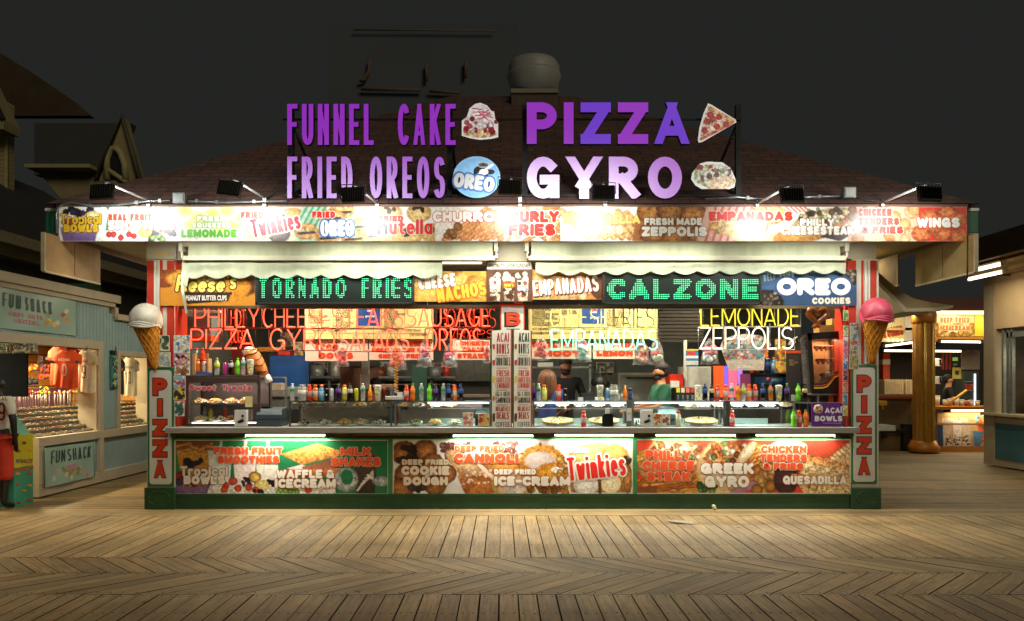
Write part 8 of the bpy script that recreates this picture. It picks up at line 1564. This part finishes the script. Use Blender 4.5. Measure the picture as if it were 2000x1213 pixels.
fobj('yellow_tray', 'small yellow tray at the left end of the far counter', 'tray', [('tray', (1718, 783, 1733, 792), 0, .2, mat('d8a01c', .5)), ('leg', (1722, 792, 1726, 800), .02, .05, mat('b8801c', .5))], YF - .2)
fobj('yellow_shirt', 'pale yellow printed cloth hanging in the far stall', 'cloth', [('cloth', (1861, 718, 1878, 740), 0, .02, mat('d8cc6a', .6, noise=.2)), ('print', (1866, 724, 1873, 732), -.01, .005, mat('3a4a3a', .6))], YF + 1.2); fobj('grey_screen', 'dull grey hanging sheet inside the far stall', 'screen', [('sheet', (1878, 684, 1914, 722), 0, .02, mat('7a7260', .5)), ('clip', (1890, 684, 1894, 690), -.01, .01, STEEL)], YF + 1.0)
fobj('glass_fridge', 'glass door drinks fridge glowing white in the far stall', 'fridge', [('body', (1882, 726, 1912, 800), .02, .4, mat('3a4240', .4)), ('light_edge', (1903, 730, 1906.5, 795), -.01, .02, lamp_mat('e8f4ff', 1.6)), ('shelf', (1884, 745, 1903, 747), -.005, .02, STEEL), ('shelf', (1884, 762, 1903, 764), -.005, .02, STEEL), ('cans', (1885, 750, 1902, 761), .0, .02, mat('b84a3a', .4, noise=.6, scale=14))], YF + 1.8)
fobj('red_shutter', 'dark red striped shutter at the back of the far stall', 'shutter', [('slat', (1840 + i * 7, 686, 1844 + i * 7, 722), 0, .04, mat('a8321c', .5)) for i in range(3)], YF + 2.6); fobj('yellow_sticker_sign', 'small green lit sign at the back of the far stall', 'sign', [('panel', (1861, 698, 1871, 705), 0, .02, lamp_mat('8ab84a', .5)), ('lower_panel', (1862, 710, 1870, 714), 0, .02, mat('6a8a4a', .5))], YF + 2.5)
for i, (x, y_) in enumerate(((1826, 700), (1826, 735))): fobj('wire_basket', ('upper', 'lower') + ('',) and ('upper wire basket of white tubs on the gold column side', 'lower wire basket of white tubs on the gold column side')[i], 'basket', [('tubs', (x, y_, x + 9, y_ + 15), .02, .15, WHITEP), ('wire', (x + 9, y_ + 1, x + 14, y_ + 2), 0, .1, STEEL), ('wire', (x + 9, y_ + 14, x + 12, y_ + 15.5), 0, .1, STEEL), ('wire', (x + 13, y_ + 2, x + 14, y_ + 9), 0, .02, STEEL)], YF + .1)
rg = random.Random(77)
for i, (x, h, c, l) in enumerate(((1831, 20, 'd8d0b8', 'large white bag at the left end of the far counter'), (1846, 12, 'c8c0a8', 'short white tub stack on the far counter, before the man'), (1856, 14, 'b8b4a4', 'grey white tub on the far counter, before the man'), (1868, 17, 'd8d4c4', 'tall white tub behind the yellow stick'), (1878, 12, 'ccc4ac', 'small cream tub right of the yellow stick'), (1888, 10, 'b84a2a', 'red topped tub on the far counter'), (1897, 11, 'd0c8b0', 'cream tub near the fridge on the far counter'), (1909, 10, 'c8bc9c', 'low cream tub at the right of the far counter'))):
    o = W(x, 794, YF + .1); t = thing('food_tub', l, 'tub', o, 'tubs on the far counter'); k = (D0 + YF) / F; MB().lathe([(3.5 * k, 0), (4.6 * k, h * k)], o, 14).build('tub', mat(c, .5), t); MB().lathe([(4.9 * k, h * k), (4.9 * k, h * k + .015), (4.2 * k, h * k + .02)], o, 14).build('lid', mat('d8d2c4', .5), t)
o = MB().tube([W(1848, 792, YF - .05), W(1888, 762, YF - .05)], .03, 8).build('yellow_stick', mat('d8a01c', .4), origin=W(1868, 777, YF - .05)); tag(o, 'yellow pole slanting across the far counter', 'pole')
person('dark haired worker in a black tee at the far stall, looking right', place(1853, 734, YF + .9, 1.72), 1.72, 70, 'b07a54', '15161a', '1c1e24', '15100e', {-1: ((-.26, -.05, 1.16), (-.12, -.3, 1.1)), 1: ((.26, -.05, 1.16), (.12, -.3, 1.1))})
# litter on the boards
q = MB(); rg = random.Random(1); c = W(1395, 994, -.1); c.z = .02; [q.ball(c + Vector((rg.uniform(-.02, .02), rg.uniform(-.02, .02), rg.uniform(-.005, .04))), rg.uniform(.012, .022), 7, 0, .3, rg=rg) for _ in range(9)]; o = q.build('popcorn_lump', mat('cfc4a4', .8, noise=.2), origin=c); tag(o, 'small crumpled cream lump on the boards before the sandwich panel', 'crumpled paper')
q = MB(); d = CZ * F / (1021 - HZ); c = Vector(((1332 - 1000) * d / F, d - D0, .006)); vs = [c + Vector((rg.uniform(-.008, .008) + x * .13, rg.uniform(-.01, .01) + y_ * .09 - x * .03, rg.uniform(0, .014))) for y_ in (-1, -.3, .3, 1) for x in (-1, -.3, .3, 1)]; q.add(vs, [(i * 4 + j, i * 4 + j + 1, i * 4 + j + 5, i * 4 + j + 4) for i in range(3) for j in range(3)]); o = q.build('napkin', mat('b9ac94', .8), origin=c); tag(o, 'flat pale paper napkin lying on the boardwalk', 'napkin')
